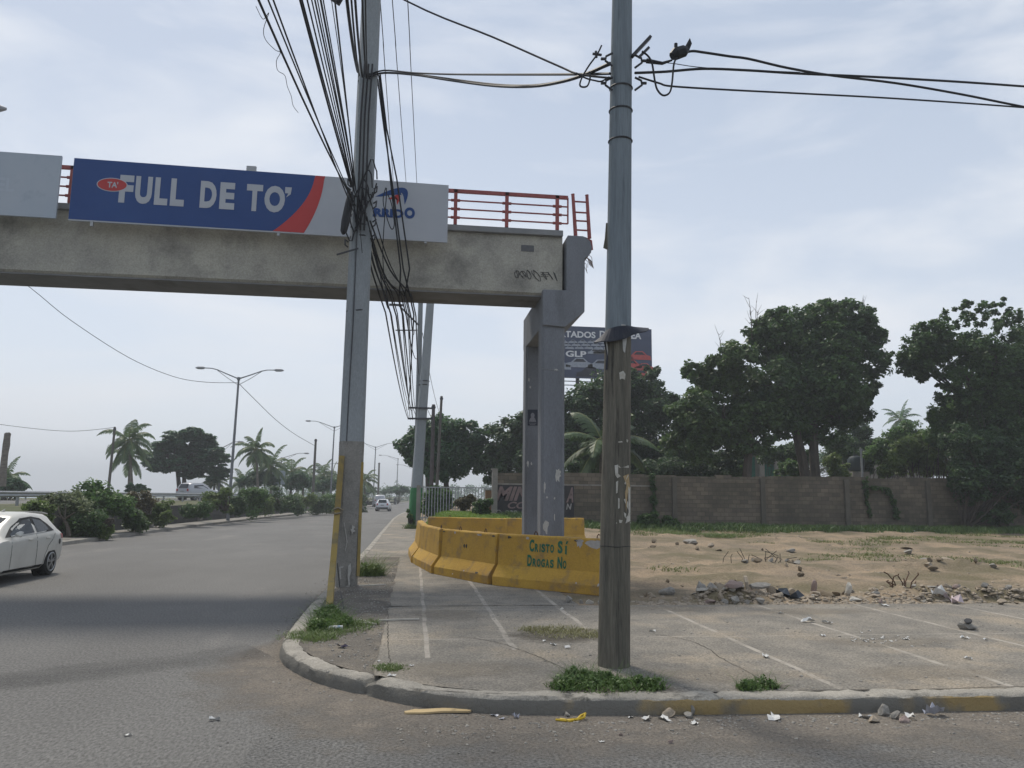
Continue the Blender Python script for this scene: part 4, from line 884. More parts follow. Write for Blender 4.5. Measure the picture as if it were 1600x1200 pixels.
# stub of loose thin wire wound round the left cable
cable('thin stray wire looped loosely around the leftmost cables', [PZ(x, y, 7.5) for x, y in ((400, 10), (411, 30), (420, 20), (412, 45), (415, 62), (430, 78), (438, 82), (432, 95), (434, 110), (445, 118), (449, 135), (455, 150), (458, 165), (466, 176))], .004)
FE = [((560, 305), (637, 653), .8), ((562, 312), (639, 655), .6), ((566, 320), (641, 640), .9), ((570, 330), (643, 642), .7), ((573, 338), (645, 656), .5), ((576, 352), (641, 656), .35), ((578, 360), (646, 640), .6), ((579, 372), (645, 655), .45), ((575, 300), (649, 640), 1.1), ((578, 345), (638, 640), .5)]
def under(A, mx, mz, B, sag):
    P = [A, A.lerp(Vector((mx, 17.75, mz)), .5)+Vector((0, .1, -.25)), Vector((mx, 17.85, mz)), Vector((mx+.06, 18.6, mz-.08)), Vector((mx+.12, 19.6, mz-.12))]
    o = []
    for i in range(len(P)-1):
        p0, p1, p2, p3 = P[max(0, i-1)], P[i], P[i+1], P[min(len(P)-1, i+2)]
        for k in range(5): t = k/5; o.append(.5*((2*p1)+(p2-p0)*t+(2*p0-5*p1+4*p2-p3)*t*t+(3*p1-p0-3*p2+p3)*t**3))
    return o+sagline(P[-1], B, sag)
for i, (a, b, s_) in enumerate(FE): cable(LB, under(PY(*a, 16.12), -.98+.075*i+(.05 if i % 2 else 0), 6.78-.025*(i % 4), PY(*b, 45.1), s_*.35), .014 if i % 3 else .02, GB)
for i, (a, mx, b) in enumerate([((592, 118), -.45, (652, 560)), ((590, 124), -.2, (655, 585)), ((594, 116), -.33, (648, 515))]):
    cable('thick black cable dropping from the upper clamp of the concrete pole past the white banner', [PY(a[0]-8, a[1]-4, 16.3), PY(*a, 16.35), PY(a[0]+10, 200, 16.6), PY(a[0]+18+4*i, 280, 16.9), PY(a[0]+26+5*i, 350, 17.2), PY(a[0]+34+6*i, 420, 17.5)] + under(Vector((mx-.05, 17.6, 7.1)), mx, 6.72, PY(*b, 45.2), .4)[6:], .018, 'upper cables to the farther pole')
cable('cable hanging in a loop right of the concrete pole in front of the white banner', [PY(x, y, 16.6) for x, y in ((583, 395), (592, 420), (600, 460), (607, 480), (598, 400), (604, 300), (600, 303), (599, 318), (606, 345), (612, 358), (616, 350), (612, 320), (606, 304))], .012)
for k, (x0, x1) in enumerate(((613, 637), (637, 651), (594, 617))):
    a = PZ(x0, 0, 13.6-.2*k); b = PY(x1+6, 380, 46); cable(['thin high wire left of the other high wire beside the concrete pole', 'thin high wire farthest right above the white banner', 'thin high wire closest to the right edge of the concrete pole'][k], [a+(a-b)*.8] + sagline(a, b, .25), .011)
for k in range(4):
    a = PY(645+5*k, [637, 654, 600, 520][k], 45.1); b = Vector((-1.2+.3*k+3, 82, 8.5+.6*k)); cable('cable running on from the farther poles behind the roadside tree', sagline(a, b, .7), .018, 'cables beyond the farther poles')
# cross cables to the wooden pole
a0 = PY(585, 113, 16.3); cable('upper cross cable between the concrete pole and the wooden pole', [PY(575, 118, 16.2), PY(600, 110, 16.1), PY(648, 114, 15), PY(700, 116, 13.6), PY(760, 116.5, 12), PY(840, 116.5, 10.4), PY(910, 116, 9.2), PY(953, 115, 8.55)], .018)
cable('lower sagging cross cable between the concrete pole and the wooden pole', [PY(575, 120, 16.2), PY(600, 114, 16.1), PY(648, 117, 15), PY(700, 125, 13.6), PY(770, 134, 12), PY(830, 135, 10.6), PY(880, 127, 9.6), PY(920, 114, 9), PY(953, 99, 8.6)], .023)
cable('second lower sagging cross cable running beside the first', [PY(576, 119, 16.25), PY(602, 113, 16.15), PY(650, 116, 15.05), PY(700, 122.5, 13.65), PY(772, 131.5, 12.05), PY(832, 133, 10.65), PY(880, 126, 9.65), PY(918, 115, 9.05), PY(953, 101, 8.65)], .014)
cable('thin guy cable slanting from the top edge down to the wooden pole', [PY(430, -115, 12), PY(632, 0, 10.6), PY(770, 58, 9.8), PY(870, 102, 9.1), PY(905, 116, 8.8), PY(955, 122, 8.55)], .013)
cable('cable curling from a clamp into a loop left of the wooden pole', [PY(x, y, 8.5) for x, y in ((940, 71), (933, 85), (920, 103), (910, 120), (906, 132), (910, 136), (918, 134), (922, 122), (921, 112))], .011)
cable('short cable tail at the lower left clamp of the wooden pole', [PY(x, y, 8.5) for x, y in ((900, 114), (915, 122), (930, 126), (940, 127), (952, 120))], .010)
cable('cable leaving the wooden pole at the top of its right side, past the splice', [PY(x, y, 8.5+.002*(x-1000)) for x, y in ((1060, 86), (1080, 80), (1100, 82), (1140, 88), (1170, 92), (1230, 106), (1300, 118), (1400, 130), (1500, 147), (1600, 167), (1800, 205), (2300, 300))], .016)
cable('nearly level cable leaving the right side of the wooden pole', [PY(x, y, 8.5+.002*(x-1000)) for x, y in ((992, 114), (1040, 112), (1100, 107.5), (1170, 110), (1250, 115), (1400, 122), (1600, 135), (1900, 160), (2300, 200))], .016)
cable('lowest cable leaving the right side of the wooden pole', [PY(x, y, 8.5+.002*(x-1000)) for x, y in ((998, 120), (1030, 130), (1052, 135), (1150, 141), (1250, 146), (1400, 154), (1600, 168), (1900, 192), (2300, 225))], .012)
cable('thin messenger wire strung just above the level cable', [PY(x, y, 8.5) for x, y in ((1006, 95), (1050, 99), (1105, 106), (1250, 113))], .005)
cable('cable drooping in a deep loop right of the wooden pole', [PY(x, y, 8.45) for x, y in ((1003, 80), (1013, 88), (1019, 100), (1023, 125), (1027, 140), (1036, 149), (1046, 145), (1050, 130), (1053, 100), (1058, 90))], .012)
t = thing('splice_box', 'black splice box with a loop handle on the cables right of the wooden pole', 'splice box', PY(1062, 85, 8.5)); so = t.location
mb = MB(); mb.tube([PY(x, y, 8.5) for x, y in ((1050, 88), (1056, 84), (1068, 80), (1074, 77))], [.05, .08, .075, .04], 8); mb.build('body', m_black, t, origin=so)
MB().tube([PY(x, y, 8.5) for x, y in ((1070, 80), (1074, 70), (1078, 62), (1079, 68), (1075, 78))], .018, 6).build('loop_handle', m_black, t, origin=so); MB().tube([PY(1056, 84, 8.5), PY(1056, 68, 8.5)], .022, 6).build('stud', m_black, t, origin=so)
MB().tube([PY(1010, 95, 8.5), PY(1035, 99, 8.5), PY(1050, 94, 8.5)], [.03, .02, .012], 6).build('tail', m_black, t, origin=so)
# far wires on the left
q = PY(-60, 380, 40)
cable('thin wire sagging from under the footbridge to the nearest double armed lamp', [PY(x, y, 45+.03*x) for x, y in ((-40, 385), (48, 450), (110, 500), (200, 558), (270, 588), (320, 597), (372, 598))], .018)
cable('thin wire sagging from the nearest double armed lamp to the thin wooden pole', [PY(x, y, 56+.26*(x-372)) for x, y in ((372, 598), (400, 626), (430, 655), (460, 678), (493, 697))], .022)
cable('faint wire at the left edge running to the leaning thin pole', [PY(x, y, 62) for x, y in ((-60, 655), (30, 667), (90, 673), (130, 673), (178, 668))], .018)

# ================================================================== BLOCK WALL, FENCE, HOUSES BEHIND THE LOT
def block_mat(name, ca, cb, cm, bw, bh, stain):
    m = bpy.data.materials.new(name); m.use_nodes = True; t = m.node_tree; n = t.nodes; l = t.links; b = n['Principled BSDF']; b.inputs['Roughness'].default_value = .95
    tc = n.new('ShaderNodeTexCoord'); sp = n.new('ShaderNodeSeparateXYZ'); cb_ = n.new('ShaderNodeCombineXYZ'); l.new(tc.outputs['Object'], sp.inputs[0]); l.new(sp.outputs[0], cb_.inputs[0]); l.new(sp.outputs[2], cb_.inputs[1])
    br_ = n.new('ShaderNodeTexBrick'); br_.inputs['Color1'].default_value = (*ca, 1); br_.inputs['Color2'].default_value = (*cb, 1); br_.inputs['Mortar'].default_value = (*cm, 1)
    br_.inputs['Scale'].default_value = 1; br_.inputs['Mortar Size'].default_value = .012; br_.inputs['Mortar Smooth'].default_value = .4; br_.inputs['Brick Width'].default_value = bw; br_.inputs['Row Height'].default_value = bh
    l.new(cb_.outputs[0], br_.inputs[0])
    no = n.new('ShaderNodeTexNoise'); no.inputs['Scale'].default_value = .55; no.inputs['Detail'].default_value = 8; no.inputs['Roughness'].default_value = .7; l.new(tc.outputs['Object'], no.inputs[0])
    mr = n.new('ShaderNodeMapRange'); mr.inputs[1].default_value = .42; mr.inputs[2].default_value = .7; l.new(no.outputs[0], mr.inputs[0])
    mx = n.new('ShaderNodeMix'); mx.data_type = 'RGBA'; l.new(mr.outputs[0], mx.inputs[0]); l.new(br_.outputs[0], mx.inputs[6]); mx.inputs[7].default_value = (*stain, 1)
    l.new(mx.outputs[2], b.inputs['Base Color'])
    bp = n.new('ShaderNodeBump'); bp.inputs['Strength'].default_value = .6; bp.inputs['Distance'].default_value = .02; l.new(br_.outputs[1], bp.inputs['Height']); bp.invert = True; l.new(bp.outputs[0], b.inputs['Normal'])
    return m
m_block = block_mat('grey_block', (.175, .143, .107), (.10, .086, .066), (.07, .062, .048), .42, .21, (.055, .052, .037))
WY = 38.0; WB = (4.0, WY, .3)
bw_ = thing('block_wall', 'long bare concrete block wall with creepers behind the dirt lot', 'wall', WB)
mb = MB(); g = random.Random(12); x = 4.0
tops = []
while x < 46:
    L_ = g.choice((1.26, .84, 1.68, 2.1)); base = 3.16+.004*(x-4) + (.05 if 5 < x < 12 else 0); tops.append((x, x+L_, base + g.choice((0, 0, 0, -.03, .02, -.06)))); x += L_
for a, b, z in tops: mb.box(((a+b)/2, WY+.1, (z+.0)/2), (b-a, .2, z))
mb.build('wall', m_block, bw_, origin=WB)
MB().box((3.95, WY+.02, 1.72), (.26, .34, 3.2)).box((3.93, WY+.02, 3.34), (.30, .38, .06)).build('end_pillar', m_conc, bw_, origin=WB)
for x in (13.1, 17.8, 22.4, 27, 31.6, 36.2): MB().box((x, WY-.01, 1.55), (.24, .24, 3.1)).build('pillar', mat('wall_pillar', (.12, .11, .09), (.085, .078, .065), 2, rough=.95), bw_, origin=WB)
MB().box((8.0, WY-.012, 2.62), (8.0, .03, .07)).build('ledge', m_conc, bw_, origin=WB)
# painted sign on the wall
ms = thing('painted_sign', 'black painted wall sign with pinkish hand lettering behind the bridge pier', 'sign', (5.8, WY-.03, 1.0)); mo = ms.location
c4 = [PY(772, 762, WY-.03), PY(897, 762, WY-.03)]
sx0, sx1, sz1, sz0 = c4[0].x, c4[1].x, 2.57, .85
MB().box(((sx0+sx1)/2, WY-.022, (sz0+sz1)/2), (sx1-sx0, .02, sz1-sz0)).build('panel', mat('black_sign_paint', (.03, .03, .034), (.05, .048, .048), 2, (.10, .085, .075), 1.4, (.58, .7), rough=.9), ms, origin=mo)
def sf(x, z): return (x, WY-.037, z)
m_pink = mat('faded_pink_paint', (.24, .17, .165), (.15, .115, .11), 3, rough=.9); m_owh = mat('faded_white_paint', (.34, .33, .32), (.25, .24, .23), 4, rough=.9)
mb = MB(); wdt = sx1-sx0
text(mb, 'MIN', sx0+.05, sx0+wdt*.46, 1.80, 2.50, sf, .04, .35); mb.build('sign_lettering', m_pink, ms, origin=mo)
mb = MB(); text(mb, 'A', sx0+wdt*.90, sx0+wdt*.99, 1.75, 2.50, sf, .04, .35); mb.build('sign_lettering', m_pink, ms, origin=mo)
mb = MB(); text(mb, 'COL', sx0+wdt*.17, sx0+wdt*.47, 1.42, 1.76, sf, .03, .25); mb.build('sign_lettering', m_pink, ms, origin=mo)
mb = MB(); text(mb, 'N', sx0+wdt*.90, sx0+wdt*.97, 1.40, 1.70, sf, .03, .2); mb.build('sign_lettering', m_owh, ms, origin=mo)
mb = MB(); text(mb, '809 159', sx0+wdt*.13, sx0+wdt*.48, 1.08, 1.34, sf, .03, .15); mb.build('phone_number', m_owh, ms, origin=mo)
MB().tube([(sx0+wdt*.06+.14*math.cos(a), WY-.037, 1.20+.14*math.sin(a)) for a in np.linspace(0, 6.3, 16)], .022, 5).build('phone_mark', m_owh, ms, origin=mo)
# white bar fence left of the wall
fo = (2.2, 41.5, 1.0); fz0, fz1 = .7, 2.45
mf = thing('metal_fence', 'pale metal bar fence behind the lawn left of the block wall', 'fence', fo)
m_bar = mat('white_bar_paint', (.36, .37, .38), (.27, .28, .29), 5, rough=.6)
x = .35
while x < 4.6: MB().box((x, 41.5, (fz0+fz1)/2), (.045, .045, fz1-fz0)).build('bar', m_bar, mf, origin=fo); x += .155
MB().box((2.5, 41.5, fz1), (4.5, .06, .06)).build('top_rail', m_bar, mf, origin=fo); MB().box((2.5, 41.5, fz0+.15), (4.5, .06, .06)).build('bottom_rail', m_bar, mf, origin=fo)
for x in (.25, 4.62): MB().box((x, 41.5, 1.5), (.2, .2, 2.1)).build('fence_post', m_conc, mf, origin=fo)
gp = thing('gate_post', 'short orange stained gate post between the bar fence and the block wall', 'post', (3.72, 38.6, .9)); MB().box((3.72, 38.6, 1.5), (.34, .3, 1.6)).build('post', mat('orange_stain', (.28, .14, .07), (.2, .15, .1), 3, rough=.95), gp, origin=gp.location); MB().box((3.72, 38.6, 2.32), (.4, .36, .06)).build('cap', m_conc, gp, origin=gp.location)
# houses
m_green2 = mat('green_net', (.03, .13, .10), (.045, .17, .13), 3, rough=.9)
ho = (20, 56, .4); hs = thing('house', 'house wrapped in green netting, seen between the trunks over the wall', 'house', ho)
MB().box((20.2, 58, 2.9), (6.5, 4, 5.2)).build('wall', mat('house_render', (.24, .25, .22), (.19, .2, .18), 2, rough=.9), hs, origin=ho)
for x in (18.0, 19.5, 21.1):
    MB().box((x+.5, 55.95, 3.4), (1.2, .05, 3.6)).build('green_netting', m_green2, hs, origin=ho)
for x in (17.6, 19.35, 20.6, 22.3): MB().box((x+.2, 55.8, 2.9), (.35, .3, 5.2)).build('column', mat('pale_column', (.33, .32, .29), rough=.9), hs, origin=ho)
MB().box((20.2, 58, 5.55), (7.2, 4.6, .2)).build('roof', m_conc, hs, origin=ho)
h2 = (32.5, 64, .5); hs.location.x += 6.6; hr = thing('house', 'low house with a sloping grey roof left of the right hand tree', 'house', h2)
MB().box((32.5, 65, 3.1), (5, 5, 5.2)).build('wall', mat('house_render2', (.20, .19, .17), rough=.9), hr, origin=h2)
MB().add([(29.2, 62, 6.0), (35.8, 62, 7.1), (35.8, 68, 7.1), (29.2, 68, 6.0), (29.2, 62, 6.2), (35.8, 62, 7.3), (35.8, 68, 7.3), (29.2, 68, 6.2)], [(3, 2, 1, 0), (4, 5, 6, 7), (0, 1, 5, 4), (1, 2, 6, 5), (2, 3, 7, 6), (3, 0, 4, 7)]).build('roof', mat('grey_roof', (.22, .215, .21), rough=.9), hr, origin=h2)
MB().box((31.4, 62.48, 4.6), (1.2, .06, 1.1)).build('window', m_dkmetal, hr, origin=h2)
hr.location.x += 9.5; wtk = thing('water_tank', 'dark round water tank just over the wall, right of the large tree', 'water tank', PY(1338, 735, 50)); q = wtk.location
MB().lathe([(.5, 0), (.55, .1), (.55, .75), (.4, .95), (.15, 1.0)], q, 14).build('tank', mat('tank_plastic', (.04, .055, .06), rough=.5), wtk, origin=q, smooth=True); MB().lathe([(.16, 1.0), (.16, 1.08)], q, 10).build('lid', m_dkmetal, wtk, origin=q)
MB().box((q.x, q.y, q.z/2-.05), (1.2, 1.2, q.z-.1)).build('stand', m_conc, wtk, origin=q)
a, b = PY(1348, 740, 46), PY(1345, 702, 46); pt = thing('pale_post', 'slim pale post standing behind the wall beside the water tank', 'post', (a.x, a.y, .4)); MB().tube([(a.x, a.y, .4), b], [.09, .06], 6).build('shaft', m_bar, pt, origin=pt.location); MB().tube([b-Vector((0, 0, .1)), b+Vector((0, 0, .05))], .09, 6).build('cap', m_bar, pt, origin=pt.location)

# billboard far behind the pier
BBY = 75; q0, q1, q2 = PY(838, 511, BBY), PY(1018, 514.5, BBY), PY(1019, 592, BBY); bx0, bx1, bz1, bz0 = q0.x, q1.x, q1.z, PY(890, 590, BBY).z
bbo = ((bx0+bx1)/2, BBY, .4); bbd = thing('billboard', 'dark blue billboard picturing rows of cars, half hidden behind the pier and wooden pole', 'billboard', bbo)
MB().box(((bx0+bx1)/2, BBY+.15, (bz0+bz1)/2), (bx1-bx0, .3, bz1-bz0)).build('panel', mat('billboard_blue', (.03, .045, .09), (.04, .055, .11), 1, rough=.5), bbd, origin=bbo)
def bf(x, z): return (x, BBY-.03, z)
ppm = (bx1-bx0)/180.0
def bx(px): return PY(px, 540, BBY).x
m_let = mat('billboard_white', (.62, .63, .65), rough=.5)
def btext(s_, xa, xb, ya, yb, m=m_let, off=.03):
    mb = MB(); text(mb, s_, bx(xa), bx(xb), PY((xa+xb)/2, yb, BBY).z, PY((xa+xb)/2, ya, BBY).z, bf, off); mb.build('lettering', m, bbd, origin=bbo)
btext('IMPORTADOS', 841, 930.5, 517, 527); btext('DE COREA', 937, 1002, 518, 529); btext('Y GLP', 866, 916, 548, 557.5)
m_sil = mat('printed_silver', (.30, .33, .38), (.22, .25, .30), 4, rough=.5); m_pred = mat('printed_red', (.45, .06, .05), (.33, .05, .05), 4, rough=.5); m_pdk = mat('printed_dark', (.015, .018, .03), rough=.5)
def carpic(px, py, wpx, m, flip=1):
    cx, cz = bx(px), PY(px, py, BBY).z; s_ = wpx*ppm
    prof = [(-.5, 0), (-.48, .14), (-.3, .19), (-.14, .34), (.16, .35), (.33, .2), (.48, .16), (.5, 0)]
    MB().prism([(cx+flip*x*s_, cz+z*s_) for x, z in prof], lambda x, z, y: (x, y, z), BBY-.03, BBY-.005).build('car_picture', m, bbd, origin=bbo)
    MB().prism([(cx+flip*x*s_, cz+z*s_) for x, z in [(-.22, .2), (-.1, .31), (.14, .31), (.26, .2)]], lambda x, z, y: (x, y, z), BBY-.04, BBY-.02).build('window_picture', m_pdk, bbd, origin=bbo)
for r in range(3):
    for c in range(7): carpic(850+r*5+c*15, 536+r*4.6, 14, m_sil)
for c in range(3): carpic(932+c*9-3, 553, 22, m_sil)
carpic(905, 574, 42, m_sil); carpic(872, 577, 40, m_sil); carpic(938, 576, 40, m_sil); carpic(922, 589, 44, m_pdk)
for x, y, w_ in ((998, 562, 38), (985, 575, 36), (1006, 578, 30), (975, 563, 30), (1000, 590, 36)): carpic(x, y, w_, m_pred)
for x in (bx(862), bx(904), bx(990)): MB().tube([(x, BBY+.5, .3), (x, BBY+.5, bz1-.5)], .2, 8).build('post', m_dkmetal, bbd, origin=bbo)
for z in (bz0-.35, bz0-.75): MB().box(((bx0+bx1)/2, BBY+.1, z), (bx1-bx0, .08, .08)).build('catwalk_rail', m_dkmetal, bbd, origin=bbo)

# ================================================================== TREES AND SHRUBS OF THE RIGHT SIDE
def BLOBS(lst, Y, seed=0, spread=.7, k=1.12, fill=1.0):
    g = random.Random(seed); o = []
    for x, y, r in lst:
        R = r/1200*Y*k; d = g.uniform(-1, 1)*spread*R*1.3; p = PY(x, y, Y+d); o.append((p.x, p.y, p.z, R))
    n = len(o)
    for i in range(int(n*fill)):      # close the gaps between neighbouring boughs
        a = o[g.randrange(n)]; near_ = sorted(o[:n], key=lambda q: (Vector(q[:3])-Vector(a[:3])).length)[1:6]
        if not near_: break
        b = g.choice(near_); t = g.uniform(.3, .7); o.append((a[0]+(b[0]-a[0])*t, a[1]+(b[1]-a[1])*t+g.uniform(-.6, .6)*a[3], a[2]+(b[2]-a[2])*t, min(a[3], b[3])*g.uniform(.8, 1.0)))
    return o
def foot(px, Y, z=.4): p = PY(px, 760, Y); return (p.x, Y, z)
GT = 'broadleaf trees behind the lot'
b = BLOBS([(1330, 490, 30), (1290, 492, 32), (1255, 515, 36), (1215, 515, 34), (1345, 525, 34), (1300, 540, 48), (1250, 565, 46), (1195, 545, 30), (1350, 565, 34), (1310, 600, 44), (1362, 600, 22), (1260, 620, 44), (1320, 645, 36), (1215, 600, 40), (1225, 655, 36), (1280, 672, 34), (1345, 640, 20), (1180, 520, 24), (1372, 528, 17), (1210, 490, 18)], 45, 1)
tree('broadleaf_tree', 'tallest broadleaf tree right of the wooden pole, with bare twigs beside its crown', foot(1283, 45), [(foot(1283, 45), PY(1272, 650, 45)), (foot(1268, 45.6), PY(1235, 640, 45))], b, 46000, .23, G_DARK(), GT, 3, tr=.38, sub=26, subr=.30,
     twigs=[(PY(1175, 530, 45), PY(1170, 465, 45)), (PY(1185, 520, 45), PY(1182, 470, 45)), (PY(1130, 570, 45), PY(1122, 520, 45)), (PY(1350, 500, 45), PY(1348, 470, 45))])
b = BLOBS([(1160, 600, 38), (1110, 610, 36), (1085, 640, 36), (1150, 560, 30), (1085, 580, 20), (1190, 640, 36), (1130, 660, 38), (1075, 690, 34), (1060, 640, 20), (1120, 575, 24), (1180, 690, 26), (1100, 700, 26)], 43, 2)
tree('broadleaf_tree', 'lower spreading broadleaf tree left of the tallest one, trunk leaning over the wall', foot(1165, 43), [(foot(1162, 43), PY(1172, 680, 43))], b, 34000, .22, leafmat('leaf_mango', (.028, .048, .02), (.07, .105, .035)), GT, 4, tr=.34, sub=24, subr=.31)
b = BLOBS([(1425, 545, 26), (1450, 520, 30), (1490, 500, 26), (1530, 492, 24), (1470, 555, 30), (1520, 540, 36), (1580, 510, 30), (1620, 520, 40), (1560, 560, 40), (1610, 585, 50), (1430, 580, 24), (1490, 590, 26), (1540, 610, 40), (1590, 650, 50), (1520, 640, 26), (1650, 600, 60), (1500, 475, 14), (1560, 480, 18), (1660, 540, 50), (1405, 560, 20), (1445, 560, 30), (1470, 520, 28), (1500, 540, 34), (1480, 620, 20), (1550, 600, 40), (1510, 590, 30), (1580, 560, 44)], 41, 3)
tree('broadleaf_tree', 'large airy tree at the right frame edge hung with creepers', foot(1545, 41), [(foot(1548, 41), PY(1530, 640, 41)), (foot(1600, 41.5), PY(1610, 620, 41))], b, 36000, .19, G_DARK(), GT, 6, tr=.34, sub=24, subr=.27, shell=.45)
b = BLOBS([(905, 640, 36), (950, 610, 34), (1005, 600, 30), (1030, 640, 34), (895, 690, 34), (960, 660, 44), (1030, 690, 40), (930, 720, 40), (990, 720, 44), (1060, 725, 30), (880, 650, 22), (975, 590, 20), (1015, 585, 18)], 54, 4)
tree('broadleaf_tree', 'dark dense tree below the billboard behind the wooden pole', foot(965, 54), [(foot(965, 54), PY(965, 690, 54))], b, 34000, .24, leafmat('leaf_deep', (.018, .035, .018), (.045, .075, .028)), GT, 7, tr=.35, sub=24)
b = BLOBS([(815, 665, 26), (790, 690, 32), (765, 715, 24), (830, 690, 36), (850, 660, 30), (800, 725, 34), (850, 720, 36), (770, 735, 22), (875, 690, 30)], 58, 5)
tree('broadleaf_tree', 'dark rounded tree rising behind the bridge columns over the sign wall', foot(815, 58), [(foot(815, 58), PY(815, 710, 58))], b, 24000, .24, leafmat('leaf_deep', (.018, .035, .018), (.045, .075, .028)), GT, 8, tr=.3, sub=22)
b = BLOBS([(655, 682, 22), (640, 695, 20), (690, 672, 26), (730, 670, 17), (745, 688, 15), (715, 695, 26), (680, 705, 30), (650, 712, 18), (715, 722, 26), (745, 722, 18), (685, 735, 22), (735, 700, 16), (665, 665, 10), (757, 672, 9)], 60, 6)
tree('broadleaf_tree', 'bushy roadside tree right behind the leaning green based pole', foot(700, 60, .3), [(foot(702, 60, .3), PY(695, 715, 60)), (foot(672, 60, .3), PY(668, 710, 60))], b, 26000, .24, leafmat('leaf_road', (.022, .05, .03), (.06, .105, .045)), GT, 9, tr=.26, sub=22)
# understorey over the wall
US = 'shrubs behind the block wall'
for i, (lab, L_, Y, m, n_) in enumerate([
    ('dark shrub mass over the wall right of the wooden pole', [(1020, 735, 26), (1055, 740, 26), (1090, 738, 24), (1120, 742, 16)], 46, leafmat('leaf_deep', (.018, .035, .018), (.045, .075, .028)), 9000),
    ('bright yellow green shrub beside the trunk of the tallest tree', [(1300, 722, 14), (1320, 735, 12), (1305, 740, 12)], 47, G_OLIVE(), 3500),
    ('low shrub over the wall between the two trunks', [(1232, 730, 14), (1250, 738, 14), (1215, 742, 8)], 47, G_MID(), 3500),
    ('dark tree mass behind the tank and the pale post', [(1330, 690, 26), (1360, 700, 22), (1345, 665, 20), (1310, 705, 24), (1375, 690, 14)], 58, leafmat('leaf_deep', (.018, .035, .018), (.045, .075, .028)), 9000),
    ('pale green shrub over the wall left of the creeper hung tree', [(1420, 700, 24), (1455, 690, 26), (1395, 722, 18), (1440, 728, 22), (1480, 720, 26), (1380, 735, 12)], 44, G_OLIVE(), 12000),
    ('creeper mass hanging over the right end of the wall', [(1500, 690, 30), (1540, 700, 40), (1580, 720, 44), (1520, 750, 34), (1570, 770, 40), (1490, 760, 18), (1610, 740, 44), (1610, 790, 30), (1550, 800, 24)], 37.6, leafmat('leaf_deep', (.018, .035, .018), (.045, .075, .028)), 26000),
    ('green shrub row over the wall just left of the lower trunk', [(1130, 728, 16), (1150, 735, 14), (1115, 738, 12), (1145, 718, 14)], 49, G_MID(), 6000),
    ('dark leafy mass filling the view between the two trunks', [(1200, 712, 16), (1240, 705, 16), (1225, 725, 12), (1262, 715, 12)], 52, G_DARK(), 5000),
    ('green leafy mass under the right edge of the tallest tree', [(1375, 705, 20), (1400, 690, 22), (1390, 730, 18), (1425, 670, 20), (1440, 690, 22)], 50, G_MID(), 9000),
    ('far row of dark greenery low behind the house with green netting', [(1100+i*26, 722+6*((i*7)%3-1), 20) for i in range(16)], 78, G_FAR(), 16000),
    ('dense dark greenery under the lower spreading tree', [(1060, 715, 22), (1100, 722, 22), (1140, 720, 18), (1085, 700, 20), (1125, 735, 14)], 48, G_DARK(), 9000),
    ('dark greenery under the tallest tree right of its trunks', [(1325, 712, 18), (1345, 735, 14), (1310, 690, 18), (1360, 720, 16)], 52, G_DARK(), 6000),
    ('mid green mass between the creeper mass and the pale shrub', [(1470, 650, 22), (1500, 640, 26), (1465, 680, 24), (1510, 680, 30), (1490, 620, 18)], 43, G_MID(), 12000),
    ('upper creeper curtain under the right hand tree', [(1560, 620, 34), (1600, 640, 40), (1545, 660, 32), (1590, 690, 40), (1520, 625, 24)], 40, G_DARK(), 18000),
    ('dark shrub under the palm behind the bridge pier', [(905, 735, 22), (935, 742, 16), (880, 740, 14)], 46, leafmat('leaf_deep', (.018, .035, .018), (.045, .075, .028)), 6000)]):
    b = BLOBS(L_, Y, 20+i); shrub('shrub', lab, (b[0][0], Y, .5), b, n_, .17, m, US, 30+i)
for i, (lab, L_, Y, m, n_, sz) in enumerate([
    ('bright green shrub right beside the green based pole', [(675, 778, 15), (690, 775, 14), (668, 795, 12), (690, 798, 14), (680, 765, 9), (705, 785, 9)], 43.5, G_MID(), 6000, .13),
    ('reddish brown shrub on the lawn before the bar fence', [(722, 784, 9), (734, 780, 8), (728, 790, 7)], 40.5, leafmat('leaf_red', (.06, .045, .03), (.10, .085, .045)), 2500, .12),
    ('dark green shrub on the lawn beside the sign wall', [(750, 790, 9), (762, 785, 8), (745, 798, 7), (758, 800, 7)], 37.0, G_DARK(), 2500, .12),
    ('small leafy weed at the foot of the green based pole', [(641, 806, 4), (645, 815, 3), (638, 798, 3)], 44.8, G_MID(), 600, .10),
    ('low bush at the foot of the wall right of the wooden pole', [(1008, 812, 11), (1018, 818, 11), (1000, 822, 8), (1022, 806, 7)], 37.0, G_DARK(), 4000, .11),
    ('low bush at the foot of the wall below the ivy', [(1044, 815, 9), (1055, 820, 8), (1040, 824, 6)], 37.0, G_DARK(), 3000, .11)]):
    b = BLOBS(L_, Y, 40+i); shrub('shrub', lab, (b[0][0], Y, ground_z(b[0][0], Y)), b, n_, sz, m, 'low shrubs around the lot', 50+i)
def creeper(label, pts, Y, r, n, seed):
    b = []; g = random.Random(seed)
    for (x0, y0), (x1, y1) in zip(pts[:-1], pts[1:]):
        for k in range(8): p = PY(x0+(x1-x0)*k/8+g.uniform(-2, 2), y0+(y1-y0)*k/8, Y); b.append((p.x, p.y, p.z, r*g.uniform(.5, 1.2)))
    t = thing('creeper', label, 'creeper', (b[-1][0], Y, .5), group='creepers on the block wall'); MB().tube([Vector(q[:3])+Vector((0, .1, 0)) for q in b[::3]], .015, 5).build('stem', BARK(), t, origin=t.location)
    mb = MB(); mb.arrays(*leaves(b, n, .11, seed, 10, .5, shell=.2)); mb.build('foliage', G_DARK(), t, origin=t.location)
creeper('ivy strand hanging from the wall top just right of the wooden pole', [(1019, 742), (1021, 770), (1023, 800), (1020, 815)], 37.85, .17, 1800, 61)
